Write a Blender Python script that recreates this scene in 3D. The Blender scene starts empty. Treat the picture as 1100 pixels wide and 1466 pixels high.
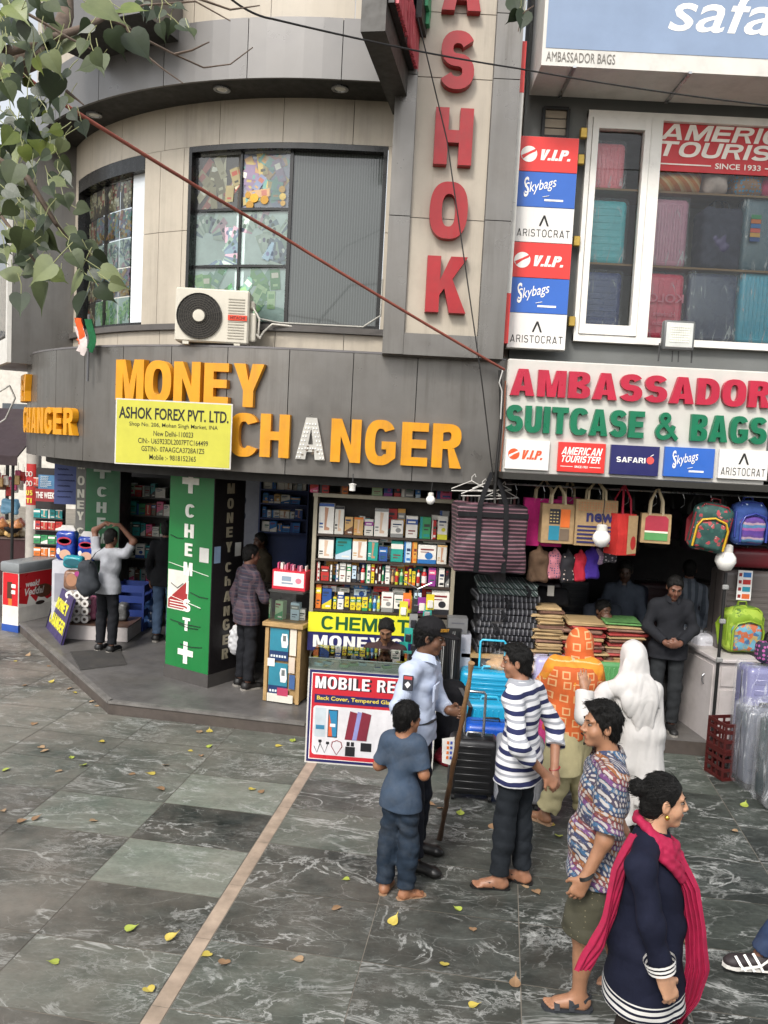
import bpy,math,random
import numpy as np
from mathutils import Vector,Matrix,Euler
random.seed(7);np.random.seed(7)
S=bpy.context.scene;COL=S.collection
R=math.radians;PI=math.pi
# ------------------------------------------------------------------ camera
FPX,PITCH,ROLL,CAMH=1170.0,R(4.7),R(2.95),2.95
_f=Vector((0,math.cos(PITCH),-math.sin(PITCH)))
_r0=Vector((1,0,0));_u0=Vector((0,math.sin(PITCH),math.cos(PITCH)))
_r=_r0*math.cos(ROLL) + _u0*math.sin(ROLL);_u=_u0*math.cos(ROLL) - _r0*math.sin(ROLL)
cam_d=bpy.data.cameras.new('camera');cam=bpy.data.objects.new('camera',cam_d);COL.objects.link(cam)
cam_d.sensor_fit='VERTICAL';cam_d.sensor_height=36;cam_d.lens=FPX/1466*36
cam_d.clip_start=.05;cam_d.clip_end=3000
cam.matrix_world=Matrix(((_r.x,_u.x,-_f.x,0),(_r.y,_u.y,-_f.y,0),(_r.z,_u.z,-_f.z,CAMH),(0,0,0,1)))
S.camera=cam
# ------------------------------------------------------------------ world, sun, exposure
SUN_EL,SUN_AZ=R(45),R(205)
W=bpy.data.worlds.new('World');S.world=W;W.use_nodes=True
nt=W.node_tree;nt.nodes.clear()
sky=nt.nodes.new('ShaderNodeTexSky');sky.sky_type='NISHITA';sky.sun_disc=False
sky.sun_elevation=SUN_EL;sky.sun_rotation=SUN_AZ;sky.air_density=1.2;sky.dust_density=3;sky.ozone_density=.6
hs=nt.nodes.new('ShaderNodeHueSaturation');hs.inputs['Saturation'].default_value=.25
bgn=nt.nodes.new('ShaderNodeBackground');bgn.inputs[1].default_value=.15
wo=nt.nodes.new('ShaderNodeOutputWorld')
nt.links.new(sky.outputs[0],hs.inputs['Color']);nt.links.new(hs.outputs[0],bgn.inputs[0]);nt.links.new(bgn.outputs[0],wo.inputs[0])
sl=bpy.data.lights.new('sun','SUN');sl.energy=1.5;sl.angle=R(12);sl.color=(1,.955,.89)
so=bpy.data.objects.new('sun',sl);COL.objects.link(so)
sd=Vector((math.sin(SUN_AZ)*math.cos(SUN_EL),math.cos(SUN_AZ)*math.cos(SUN_EL),math.sin(SUN_EL)))
so.rotation_euler=sd.to_track_quat('Z','Y').to_euler();so.location=sd*60
S.view_settings.view_transform='Standard';S.view_settings.look='None'
S.view_settings.exposure=.7;S.view_settings.gamma=1
S.cycles.max_bounces=6;S.cycles.transparent_max_bounces=12;S.cycles.glossy_bounces=3
S.cycles.caustics_reflective=False;S.cycles.caustics_refractive=False
try:S.cycles.sample_clamp_indirect=4
except Exception:pass
# ------------------------------------------------------------------ pixel -> world (photo pixels, 1100 x 1466)
def ray(px,py):return _f + _r*((px-550)/FPX) + _u*((733-py)/FPX)
def P(px,py,Y):v=ray(px,py);return Vector((0,0,CAMH)) + v*(Y/v.y)
def G(px,py,z=0.0):v=ray(px,py);return Vector((0,0,CAMH)) + v*((z-CAMH)/v.z)
# ------------------------------------------------------------------ objects, things, parts
def tag(o,label=None,cat=None,group=None,kind=None):
    if label:o['label']=label
    if cat:o['category']=cat
    if group:o['group']=group
    if kind:o['kind']=kind
    return o
def thing(name,label,cat,loc=(0,0,0),rz=0,group=None,rot=None):
    o=bpy.data.objects.new(name,None);COL.objects.link(o);o.empty_display_size=.1
    o.location=loc;o.rotation_euler=rot if rot else (0,0,rz)
    return tag(o,label,cat,group)
def copy_tree(o,parent=None):
    c=o.copy();COL.objects.link(c)
    if parent:c.parent=parent
    for ch in list(o.children):copy_tree(ch,c)
    return c
def lin(c):return tuple((x/12.92 if x <= .04045 else ((x+.055)/1.055)**2.4) for x in c)
def hexc(h):return tuple(int(h[i:i+2],16)/255 for i in (0,2,4))
I4=Matrix.Identity(4)
def fr(loc=(0,0,0),rot=(0,0,0),sc=None):
    m=Matrix.Translation(loc) @ Euler(rot).to_matrix().to_4x4()
    if sc:m=m @ Matrix.Diagonal((*sc,1))
    return m
FRONT=Euler((PI/2,0,0)).to_matrix().to_4x4()
class MB:
    """collects shapes and links them as ONE mesh object"""
    def __init__(s):s.v=[];s.f=[];s.m=[];s.n=0;s.mats=[];s.cur=0
    def use(s,mat):
        if mat not in s.mats:s.mats.append(mat)
        s.cur=s.mats.index(mat);return s
    def add(s,vs,fs,M=None):
        if M is not None:vs=[M @ Vector(v) for v in vs]
        s.v.extend([tuple(v) for v in vs]);n=s.n
        s.f.extend([tuple(i+n for i in f) for f in fs]);s.m.extend([s.cur]*len(fs));s.n+=len(vs);return s
    def box(s,c,d,M=None,bev=0,taper=1.0):
        x,y,z=d[0]/2,d[1]/2,d[2]/2
        if bev:
            return s.rbox(c,d,bev,1,M)
        t=taper
        vs=[(-x,-y,-z),(x,-y,-z),(x,y,-z),(-x,y,-z),(-x*t,-y*t,z),(x*t,-y*t,z),(x*t,y*t,z),(-x*t,y*t,z)]
        vs=[(a+c[0],b+c[1],e+c[2]) for a,b,e in vs]
        return s.add(vs,[(3,2,1,0),(4,5,6,7),(0,1,5,4),(1,2,6,5),(2,3,7,6),(3,0,4,7)],M)
    def rbox(s,c,d,r=.01,seg=1,M=None):
        r=min(r,min(d)/2*.999)
        hx,hy,hz=d[0]/2-r,d[1]/2-r,d[2]/2-r
        th=[]
        for q in range(4):
            for k in range(seg+1):th.append((q,q*PI/2 + k*PI/2/seg))
        ph=[(-1,-PI/2 + k*PI/2/seg) for k in range(seg+1)] + [(1,k*PI/2/seg) for k in range(seg+1)]
        sx=[1,-1,-1,1];sy=[1,1,-1,-1]
        vs=[]
        for sz,p in ph:
            for q,t in th:
                vs.append((c[0]+sx[q]*hx+r*math.cos(p)*math.cos(t),c[1]+sy[q]*hy+r*math.cos(p)*math.sin(t),c[2]+sz*hz+r*math.sin(p)))
        n=len(th);fs=[]
        for i in range(len(ph)-1):
            for j in range(n):k=(j+1) % n;fs.append((i*n+j,i*n+k,(i+1)*n+k,(i+1)*n+j))
        fs.append(tuple(range(n))[::-1]);fs.append(tuple((len(ph)-1)*n+j for j in range(n)))
        return s.add(vs,fs,M)
    def quad(s,a,b,c,d,M=None):return s.add([a,b,c,d],[(0,1,2,3)],M)
    def rect(s,x0,z0,x1,z1,y=0,M=None):
        return s.add([(x0,y,z0),(x1,y,z0),(x1,y,z1),(x0,y,z1)],[(0,1,2,3)],M)
    def prism(s,pts,y0,y1,M=None):
        n=len(pts)
        a=sum(pts[i][0]*pts[(i+1) % n][1]-pts[(i+1) % n][0]*pts[i][1] for i in range(n))
        if a<0:pts=pts[::-1]
        vs=[(p[0],y0,p[1]) for p in pts] + [(p[0],y1,p[1]) for p in pts]
        fs=[tuple(range(n)),tuple(range(2*n-1,n-1,-1))] + [(i,i+n,(i+1) % n+n,(i+1) % n) for i in range(n)]
        return s.add(vs,fs,M)
    def tube(s,path,r,n=8,M=None,cap=True,flat=1.0):
        path=[Vector(p) for p in path];rs=r if hasattr(r,'__len__') else [r]*len(path)
        vs=[];fs=[];up=None
        for i,p in enumerate(path):
            t=(path[min(i+1,len(path)-1)] - path[max(i-1,0)]).normalized()
            if up is None:
                up=Vector((0,0,1)) if abs(t.z)<.9 else Vector((1,0,0))
            a=t.cross(up).normalized();b=a.cross(t).normalized();up=b
            for k in range(n):
                an=2*PI*k/n;vs.append(p + a*math.cos(an)*rs[i] + b*math.sin(an)*rs[i]*flat)
        for i in range(len(path)-1):
            for k in range(n):j=(k+1) % n;fs.append((i*n+k,(i+1)*n+k,(i+1)*n+j,i*n+j))
        if cap:fs.append(tuple(range(n)));fs.append(tuple((len(path)-1)*n+k for k in range(n))[::-1])
        return s.add(vs,fs,M)
    def ribbon(s,path,w,side,th=.004,M=None):
        path=[Vector(p) for p in path];side=Vector(side).normalized();vs=[];fs=[]
        for i,p in enumerate(path):
            t=(path[min(i+1,len(path)-1)] - path[max(i-1,0)]).normalized();nrm=t.cross(side).normalized()
            for a,b in ((-1,-1),(1,-1),(1,1),(-1,1)):vs.append(p + side*a*w/2 + nrm*b*th/2)
        for i in range(len(path)-1):
            for k in range(4):j=(k+1) % 4;fs.append((i*4+k,i*4+j,(i+1)*4+j,(i+1)*4+k))
        fs.append((3,2,1,0));e=(len(path)-1)*4;fs.append((e,e+1,e+2,e+3))
        return s.add(vs,fs,M)
    def lathe(s,prof,c=(0,0,0),n=20,M=None):
        vs=[];fs=[]
        for r,z in prof:
            for k in range(n):a=2*PI*k/n;vs.append((c[0]+r*math.cos(a),c[1]+r*math.sin(a),c[2]+z))
        for i in range(len(prof)-1):
            for k in range(n):j=(k+1) % n;fs.append((i*n+k,i*n+j,(i+1)*n+j,(i+1)*n+k))
        fs.append(tuple(range(n))[::-1]);fs.append(tuple((len(prof)-1)*n+k for k in range(n)))
        return s.add(vs,fs,M)
    def grid(s,fn,nu,nv,closed=False,M=None):
        vs=[fn(i/(nu-1),j/(nv-1)) for j in range(nv) for i in range(nu)]
        fs=[(j*nu+i,j*nu+i+1,(j+1)*nu+i+1,(j+1)*nu+i) for j in range(nv-1) for i in range(nu-1)]
        return s.add(vs,fs,M)
    def build(s,name,parent=None,mat=None,smooth=None,loc=None,M=None):
        me=bpy.data.meshes.new(name);me.from_pydata(s.v,[],s.f)
        for m in (s.mats or ([mat] if mat else [])):me.materials.append(m)
        if len(s.mats)>1:me.polygons.foreach_set('material_index',s.m)
        if smooth is not None:
            me.polygons.foreach_set('use_smooth',[True]*len(s.f));me.update()
            if smooth<180:me.set_sharp_from_angle(angle=R(smooth))
        me.update()
        o=bpy.data.objects.new(name,me);COL.objects.link(o)
        if parent:o.parent=parent
        if loc:o.location=loc
        if M is not None:o.matrix_local=M
        return o
# ------------------------------------------------------------------ lettering (built-in font -> mesh)
_tc={}
def text_geo(t,bold=.02,shear=0,space=1.0,depth=0.0,res=3,word=1.0):
    key=(t,bold,shear,space,depth,res)
    if key in _tc:return _tc[key]
    cu=bpy.data.curves.new('lettering_curve','FONT');cu.body=t;cu.size=1;cu.offset=bold;cu.shear=shear
    cu.space_character=space;cu.resolution_u=res;cu.extrude=depth/2
    o=bpy.data.objects.new('lettering_curve',cu);COL.objects.link(o)
    dg=bpy.context.evaluated_depsgraph_get();me=bpy.data.meshes.new_from_object(o.evaluated_get(dg))
    v=[tuple(a.co) for a in me.vertices];f=[tuple(p.vertices) for p in me.polygons]
    bpy.data.objects.remove(o);bpy.data.curves.remove(cu);bpy.data.meshes.remove(me)
    _tc[key]=(v,f);return v,f
def text(mb,t,x0,z0,x1=None,z1=None,y=0,depth=.002,bold=.02,shear=0,space=1.0,M=None,align='fit',res=3,mirror=False):
    """lettering filling the box x0..x1, z0..z1 of an xz plane facing -Y"""
    v,f=text_geo(t,bold,shear,space,0.5 if depth>.0025 else 0,res)
    if not v:return
    xs=[a[0] for a in v];ys=[a[1] for a in v];zs=[a[2] for a in v]
    bx,by=min(xs),min(ys);w=max(xs)-bx or 1;h=max(ys)-by or 1;d=(max(zs)-min(zs)) or 1
    sy=(z1-z0)/h
    sx=sy if x1 is None else (x1-x0)/w
    xo=x0
    if align=='mid':sx=sy;xo=(x0+x1)/2 - w*sx/2
    if mirror:vs=[(x1-(a[0]-bx)*sx,y-((a[2]-min(zs))/d*depth if d else 0),z0+(a[1]-by)*sy) for a in v];f=[q[::-1] for q in f]
    else:vs=[(xo+(a[0]-bx)*sx,y-((a[2]-min(zs))/d*depth if depth>.0025 else 0),z0+(a[1]-by)*sy) for a in v]
    mb.add(vs,f,M)
# ------------------------------------------------------------------ materials
_mc={}
def nodes(name):
    m=bpy.data.materials.new(name);m.use_nodes=True;t=m.node_tree;b=t.nodes['Principled BSDF']
    return m,t,b
def N(t,typ,**kw):
    n=t.nodes.new(typ)
    for k,v in kw.items():setattr(n,k,v)
    return n
def noise(t,scale,detail=4,rough=.55,vec=None,dim=None):
    n=N(t,'ShaderNodeTexNoise');n.inputs['Scale'].default_value=scale;n.inputs['Detail'].default_value=detail;n.inputs['Roughness'].default_value=rough
    if vec is not None:t.links.new(vec,n.inputs['Vector'])
    return n.outputs['Fac']
def ramp(t,fac,stops,interp='LINEAR'):
    n=N(t,'ShaderNodeValToRGB');e=n.color_ramp.elements;n.color_ramp.interpolation=interp
    while len(e)<len(stops):e.new(.5)
    for q,(p,c) in zip(e,stops):q.position=p;q.color=(*c,1) if len(c)==3 else c
    t.links.new(fac,n.inputs[0]);return n.outputs[0]
def mix(t,fac,a,b,mode='MIX'):
    n=N(t,'ShaderNodeMix',data_type='RGBA',blend_type=mode)
    for i,x in ((0,fac),(6,a),(7,b)):
        if hasattr(x,'is_linked') or hasattr(x,'links'):t.links.new(x,n.inputs[i])
        else:n.inputs[i].default_value=x if i==0 else ((*x,1) if len(x)==3 else x)
    return n.outputs[2]
def math_(t,op,a,b=None,c=None):
    n=N(t,'ShaderNodeMath',operation=op)
    for i,x in enumerate((a,b,c)):
        if x is None:continue
        if hasattr(x,'links'):t.links.new(x,n.inputs[i])
        else:n.inputs[i].default_value=x
    return n.outputs[0]
def objco(t):return N(t,'ShaderNodeTexCoord').outputs['Object']
def xyz(t,v=None):
    n=N(t,'ShaderNodeSeparateXYZ');t.links.new(v if v is not None else objco(t),n.inputs[0]);return n.outputs
def bump(t,b,h,st,dist=.01):
    n=N(t,'ShaderNodeBump');n.inputs['Strength'].default_value=st;n.inputs['Distance'].default_value=dist
    t.links.new(h,n.inputs['Height']);t.links.new(n.outputs[0],b.inputs['Normal'])
def mat(name,col,rough=.6,metal=0,var=.14,scale=5,bmp=0,bscale=80,coat=0,emit=0,spec=.5,dirt=0,alpha=1,streak=0):
    """plain surface with uneven colour and optional fine relief; col is sRGB hex or linear tuple"""
    if name in _mc:return _mc[name]
    c=lin(hexc(col)) if isinstance(col,str) else col
    m,t,b=nodes(name);v=objco(t)
    f=noise(t,scale,6,.62,v)
    lo=tuple(max(0,x*(1-var)) for x in c);hi=tuple(min(1,x*(1+var)) for x in c)
    o=ramp(t,f,[(.3,lo),(.7,hi)])
    if dirt:
        d=ramp(t,noise(t,scale*.45+.6,8,.7,v),[(.48,(0,0,0)),(.72,(1,1,1))])
        o=mix(t,math_(t,'MULTIPLY',d,dirt),o,(.09,.075,.055))
    if streak:
        mp=N(t,'ShaderNodeMapping');mp.inputs['Scale'].default_value=(9,9,.55);t.links.new(v,mp.inputs[0]);d=ramp(t,noise(t,1,7,.72,mp.outputs[0]),[(.48,(0,)*3),(.7,(1,)*3)]);d2=ramp(t,noise(t,1.1,5,.6,v),[(.38,(.15,)*3),(.62,(1,)*3)])
        o=mix(t,math_(t,'MULTIPLY',math_(t,'MULTIPLY',d,d2),streak),o,(.07,.062,.05))
    t.links.new(o,b.inputs['Base Color'])
    rr=ramp(t,noise(t,scale*2.3,4,.6,v),[(.3,(max(0,rough-.1),)*3),(.7,(min(1,rough+.1),)*3)]);t.links.new(rr,b.inputs['Roughness'])
    b.inputs['Metallic'].default_value=metal;b.inputs['Coat Weight'].default_value=coat;b.inputs['Specular IOR Level'].default_value=spec
    if bmp:bump(t,b,noise(t,bscale,5,.6,v),bmp,.004)
    if emit:b.inputs['Emission Color'].default_value=(*c,1);b.inputs['Emission Strength'].default_value=emit
    if alpha<1:b.inputs['Alpha'].default_value=alpha
    _mc[name]=m;return m
def cm(h,rough=.55,**k):
    """quick colour material from an sRGB hex"""
    return mat('colour_%s_%d' % (h,int(rough*100)),h,rough,**k)
def glass(name='window_glass',tint=(.9,.95,.93),refl=.12,rough=.02):
    if name in _mc:return _mc[name]
    m=bpy.data.materials.new(name);m.use_nodes=True;t=m.node_tree;t.nodes.clear()
    tr=N(t,'ShaderNodeBsdfTransparent');tr.inputs[0].default_value=(*tint,1)
    gl=N(t,'ShaderNodeBsdfGlossy');gl.inputs['Roughness'].default_value=rough
    fz=N(t,'ShaderNodeFresnel');fz.inputs[0].default_value=1.5
    mx=N(t,'ShaderNodeMixShader');o=N(t,'ShaderNodeOutputMaterial')
    t.links.new(math_(t,'ADD',fz.outputs[0],refl),mx.inputs[0]);t.links.new(tr.outputs[0],mx.inputs[1]);t.links.new(gl.outputs[0],mx.inputs[2]);t.links.new(mx.outputs[0],o.inputs[0])
    _mc[name]=m;return m
def film(name='clear_plastic_film',a=.35,tint=(1,1,1)):
    """crinkled clear plastic wrap: see-through with bright creases"""
    if name in _mc:return _mc[name]
    m=bpy.data.materials.new(name);m.use_nodes=True;t=m.node_tree;t.nodes.clear();v=objco(t)
    tr=N(t,'ShaderNodeBsdfTransparent');tr.inputs[0].default_value=(*tint,1)
    pb=N(t,'ShaderNodeBsdfPrincipled');pb.inputs['Base Color'].default_value=(.8,.82,.85,1);pb.inputs['Roughness'].default_value=.12
    mp=N(t,'ShaderNodeMapping');mp.inputs['Scale'].default_value=(7,7,1.6);mp.inputs['Rotation'].default_value=(.25,.35,.3);t.links.new(v,mp.inputs[0])
    nz=N(t,'ShaderNodeTexNoise');nz.inputs['Scale'].default_value=1;nz.inputs['Detail'].default_value=4;nz.inputs['Distortion'].default_value=.7;t.links.new(mp.outputs[0],nz.inputs[0])
    rg=math_(t,'ABSOLUTE',math_(t,'SUBTRACT',nz.outputs[0],.5));ms=ramp(t,noise(t,4,3,.5,v),[(.45,(0,)*3),(.65,(1,)*3)])
    cr=math_(t,'ADD',math_(t,'MULTIPLY',ramp(t,rg,[(0,(.6,)*3),(.02,(.12,)*3),(.07,(0,)*3)]),ms),a*.22)
    bn=N(t,'ShaderNodeBump');bn.inputs['Strength'].default_value=.8;bn.inputs['Distance'].default_value=.04;t.links.new(nz.outputs[0],bn.inputs['Height']);t.links.new(bn.outputs[0],pb.inputs['Normal'])
    mx=N(t,'ShaderNodeMixShader');o=N(t,'ShaderNodeOutputMaterial')
    t.links.new(cr,mx.inputs[0]);t.links.new(tr.outputs[0],mx.inputs[1]);t.links.new(pb.outputs[0],mx.inputs[2]);t.links.new(mx.outputs[0],o.inputs[0])
    _mc[name]=m;return m
WHITE=mat('white_paint','CFCCC5',.45,dirt=.25,var=.05)
BLACK=mat('black_plastic','191919',.45)
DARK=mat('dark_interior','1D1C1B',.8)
GREYP=mat('grey_cladding','76736F',.34,metal=.6,var=.12,scale=1.3,dirt=.3,streak=.5)
CREAM=mat('cream_cladding','B1A797',.42,var=.07,scale=1.2,dirt=.2,streak=.32)
STEEL=mat('brushed_steel','A9ABAD',.3,metal=.9)
YELLOW=mat('orange_yellow_acrylic','D6920E',.42,var=.1,streak=.3,dirt=.12)
REDA=mat('red_acrylic','9C0D18',.38,var=.14,coat=.05,dirt=.15,streak=.25)
GLASS=glass();FILM=film()
# ------------------------------------------------------------------ soft solids: smooth-blended shapes turned into ONE skin
def _v(a):return np.array(tuple(a),dtype=np.float32)
class SDF:
    def __init__(s):s.ops=[];s.seed=0
    def cone(s,a,b,ra,rb,k=.03,cut=None,flat=None,sub=False):
        """tapered limb a->b; cut: end planes ('a','b'); flat: (axis, factor) squashes it across"""
        a,b=_v(a),_v(b);m=max(ra,rb)
        if flat:m=m*max(1,flat[1])
        s.ops.append(('cone',np.minimum(a,b)-m,np.maximum(a,b)+m,k,(a,b,ra,rb,cut,flat),sub));return s
    def ell(s,c,r,ax=None,k=.03,sub=False):
        c=_v(c);A=np.eye(3,dtype=np.float32) if ax is None else np.array([_v(q) for q in ax],dtype=np.float32)
        m=np.abs(A.T) @ np.array(r,dtype=np.float32)
        s.ops.append(('ell',c-m,c+m,k,(c,np.array(r,dtype=np.float32),A),sub));return s
    def box(s,c,d,r=.01,ax=None,k=.01,sub=False):
        c=_v(c);A=np.eye(3,dtype=np.float32) if ax is None else np.array([_v(q) for q in ax],dtype=np.float32)
        hd=np.array(d,dtype=np.float32)/2;m=np.abs(A.T) @ hd
        s.ops.append(('box',c-m,c+m,k,(c,hd-r,A,r),sub));return s
    def plane(s,c,n,k=0,lo=None,hi=None):s.ops.append(('plane',lo,hi,k,(_v(c),_v(n)),True));return s
    def wrinkle(s,amp,freq=14,st=(1,1,1),seed=0):s.ops.append(('wr',None,None,0,(amp,freq,st,seed),False));return s
    def shell(s,th):s.ops.append(('shell',None,None,0,th,False));return s
    def mesh(s,h):
        lo=np.min([o[1] for o in s.ops if o[1] is not None and not o[5]],0)-4*h
        hi=np.max([o[2] for o in s.ops if o[2] is not None and not o[5]],0)+4*h
        n=np.ceil((hi-lo)/h).astype(int)+1
        ax=[(lo[i]+np.arange(n[i])*h).astype(np.float32) for i in range(3)]
        F=np.full(tuple(n),.12,dtype=np.float32)
        for typ,bl,bh,k,a,sub in s.ops:
            if bl is not None:
                mg=k+3*h
                i0=np.clip(np.floor((bl-mg-lo)/h).astype(int),0,n);i1=np.clip(np.ceil((bh+mg-lo)/h).astype(int)+1,0,n)
                if (i1 <= i0).any():continue
            else:i0=np.zeros(3,int);i1=n
            sl=tuple(slice(i0[i],i1[i]) for i in range(3))
            X=ax[0][sl[0]][:,None,None];Y=ax[1][sl[1]][None,:,None];Z=ax[2][sl[2]][None,None,:]
            f=F[sl]
            if typ=='cone':
                A,B,ra,rb,cut,flat=a;d=B-A;L2=float(d@d)+1e-9
                px,py,pz=X-A[0],Y-A[1],Z-A[2]
                tt=(px*d[0]+py*d[1]+pz*d[2])/L2;t=np.clip(tt,0,1)
                qx,qy,qz=px-d[0]*t,py-d[1]*t,pz-d[2]*t
                if flat:
                    nx=_v(flat[0]);q=qx*nx[0]+qy*nx[1]+qz*nx[2];w=1/flat[1]-1
                    qx,qy,qz=qx+nx[0]*q*w,qy+nx[1]*q*w,qz+nx[2]*q*w
                D=np.sqrt(qx*qx+qy*qy+qz*qz)-(ra+(rb-ra)*t)
                if flat:D=D*min(1,flat[1])
                L=math.sqrt(L2)
                if cut and 'b' in cut:D=np.maximum(D,(tt-1)*L)
                if cut and 'a' in cut:D=np.maximum(D,-tt*L)
            elif typ=='ell':
                c,r,A=a;px,py,pz=X-c[0],Y-c[1],Z-c[2]
                q=[(px*A[i][0]+py*A[i][1]+pz*A[i][2]) for i in range(3)]
                k0=np.sqrt(sum((q[i]/r[i])**2 for i in range(3)));k1=np.sqrt(sum((q[i]/r[i]**2)**2 for i in range(3)))+1e-6
                D=k0*(k0-1)/k1
            elif typ=='box':
                c,hd,A,r=a;px,py,pz=X-c[0],Y-c[1],Z-c[2]
                q=[np.abs(px*A[i][0]+py*A[i][1]+pz*A[i][2])-hd[i] for i in range(3)]
                D=np.sqrt(sum(np.maximum(w,0)**2 for w in q))+np.minimum(np.maximum(np.maximum(q[0],q[1]),q[2]),0)-r
            elif typ=='plane':
                c,nn=a;F[sl]=np.maximum(f,(X-c[0])*nn[0]+(Y-c[1])*nn[1]+(Z-c[2])*nn[2]);continue
            elif typ=='wr':
                amp,fq,st,sd=a;x,y,z=X*fq*st[0],Y*fq*st[1],Z*fq*st[2]
                w=np.sin(x+1.7*np.sin(.6*y+.8*z+sd)+sd)*np.sin(.9*y+1.5*np.sin(.7*z+.5*x+2*sd)+1.3*sd)+.6*np.sin(1.9*z+2.1*np.sin(.5*x-.4*y+sd)+.7*x)
                w=w*.7+.9*(.6-np.abs(np.sin(.8*x+.55*z+.5*y+1.8*np.sin(.45*z-.3*x+sd)+sd)))+.7*(.6-np.abs(np.sin(1.3*z-.6*x+.4*y+2.2*np.sin(.5*x+.4*y+2*sd))))
                F[sl]=f+np.float32(amp*.5)*w.astype(np.float32);continue
            elif typ=='shell':F[sl]=np.maximum(f,-f-a);continue
            D=D.astype(np.float32)
            if sub:
                D=-D
                if k>0:hh=np.maximum(k-np.abs(f-D),0)/k;F[sl]=np.maximum(f,D)+hh*hh*k*.25
                else:F[sl]=np.maximum(f,D)
            else:
                if k>0:hh=np.maximum(k-np.abs(f-D),0)/k;F[sl]=np.minimum(f,D)-hh*hh*k*.25
                else:F[sl]=np.minimum(f,D)
        return surface_nets(F,lo,h)
def surface_nets(F,lo,h):
    ins=F<0;n=np.array(F.shape)
    c=[ins[i:n[0]-1+i,j:n[1]-1+j,k:n[2]-1+k] for i in (0,1) for j in (0,1) for k in (0,1)]
    sm=sum(a.astype(np.int8) for a in c);act=(sm>0) & (sm<8)
    ids=np.full(act.shape,-1,dtype=np.int64);I=np.argwhere(act);ids[act]=np.arange(len(I))
    acc=np.zeros((len(I),3));cnt=np.zeros(len(I))
    for axs in range(3):
        for u in (0,1):
            for w in (0,1):
                o=np.zeros(3,int);oth=[q for q in range(3) if q != axs];o[oth[0]]=u;o[oth[1]]=w
                p=I+o;q=p.copy();q[:,axs]+=1
                fa=F[p[:,0],p[:,1],p[:,2]];fb=F[q[:,0],q[:,1],q[:,2]]
                m=(fa<0) != (fb<0);t=np.where(m,fa/(fa-fb+1e-12),0)
                loc=np.zeros((len(I),3));loc[:]=o;loc[:,axs]=t
                acc+=loc*m[:,None];cnt+=m
    V=(I+acc/cnt[:,None])*h+lo
    Q=[]
    for axs in range(3):
        oth=[q for q in range(3) if q != axs]
        a=[slice(None)]*3;b=[slice(None)]*3;a[axs]=slice(0,n[axs]-1);b[axs]=slice(1,n[axs])
        A=ins[tuple(a)];B=ins[tuple(b)];E=np.argwhere(A != B)
        E=E[(E[:,oth[0]]>0) & (E[:,oth[1]]>0) & (E[:,oth[0]]<n[oth[0]]-1) & (E[:,oth[1]]<n[oth[1]]-1)]
        fl=A[E[:,0],E[:,1],E[:,2]]
        def g(du,dw):
            e=E.copy();e[:,oth[0]]+=du;e[:,oth[1]]+=dw;return ids[e[:,0],e[:,1],e[:,2]]
        q=np.stack([g(-1,-1),g(0,-1),g(0,0),g(-1,0)],1)
        if axs==1:fl=~fl
        q[~fl]=q[~fl][:,::-1];Q.append(q)
    return V,np.concatenate(Q)
def sdf_obj(sdf,name,h,mats,parent=None,base=(0,0,0),pick=None):
    V,Q=sdf.mesh(h);V=V-_v(base)
    me=bpy.data.meshes.new(name)
    me.vertices.add(len(V));me.vertices.foreach_set('co',V.astype(np.float32).ravel())
    me.loops.add(len(Q)*4);me.loops.foreach_set('vertex_index',Q.astype(np.int32).ravel())
    me.polygons.add(len(Q));me.polygons.foreach_set('loop_start',np.arange(len(Q),dtype=np.int32)*4)
    try:me.polygons.foreach_set('loop_total',np.full(len(Q),4,dtype=np.int32))
    except Exception:pass
    me.update(calc_edges=True);me.polygons.foreach_set('use_smooth',np.ones(len(Q),dtype=bool))
    for m in (mats if isinstance(mats,(list,tuple)) else [mats]):me.materials.append(m)
    if pick is not None:
        ctr=V[Q].mean(1)+_v(base);me.polygons.foreach_set('material_index',pick(ctr).astype(np.int32))
    me.update();o=bpy.data.objects.new(name,me);COL.objects.link(o)
    if parent:o.parent=parent
    return o
# ------------------------------------------------------------------ people
def skin_mat(h):
    n='skin_'+h
    if n in _mc:return _mc[n]
    m,t,b=nodes(n);v=objco(t);c=lin(hexc(h))
    o=ramp(t,noise(t,22,5,.6,v),[(.3,tuple(x*.86 for x in c)),(.7,tuple(x*1.1 for x in c))])
    t.links.new(o,b.inputs['Base Color']);b.inputs['Roughness'].default_value=.48
    b.inputs['Subsurface Weight'].default_value=.08;b.inputs['Subsurface Radius'].default_value=(.02,.008,.005);b.inputs['Subsurface Scale'].default_value=.3
    bump(t,b,noise(t,300,3,.6,v),.15,.002);_mc[n]=m;return m
HAIR=None
def hair_mat():
    n='black_hair'
    if n in _mc:return _mc[n]
    m,t,b=nodes(n);v=objco(t);mp=N(t,'ShaderNodeMapping');mp.inputs['Scale'].default_value=(1,1,.25);t.links.new(v,mp.inputs[0])
    f=noise(t,190,4,.6,mp.outputs[0])
    t.links.new(ramp(t,f,[(.3,(.002,.002,.002)),(.7,(.009,.008,.007))]),b.inputs['Base Color']);b.inputs['Roughness'].default_value=.5;b.inputs['Specular IOR Level'].default_value=.25
    bump(t,b,f,1,.01);_mc[n]=m;return m
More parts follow.
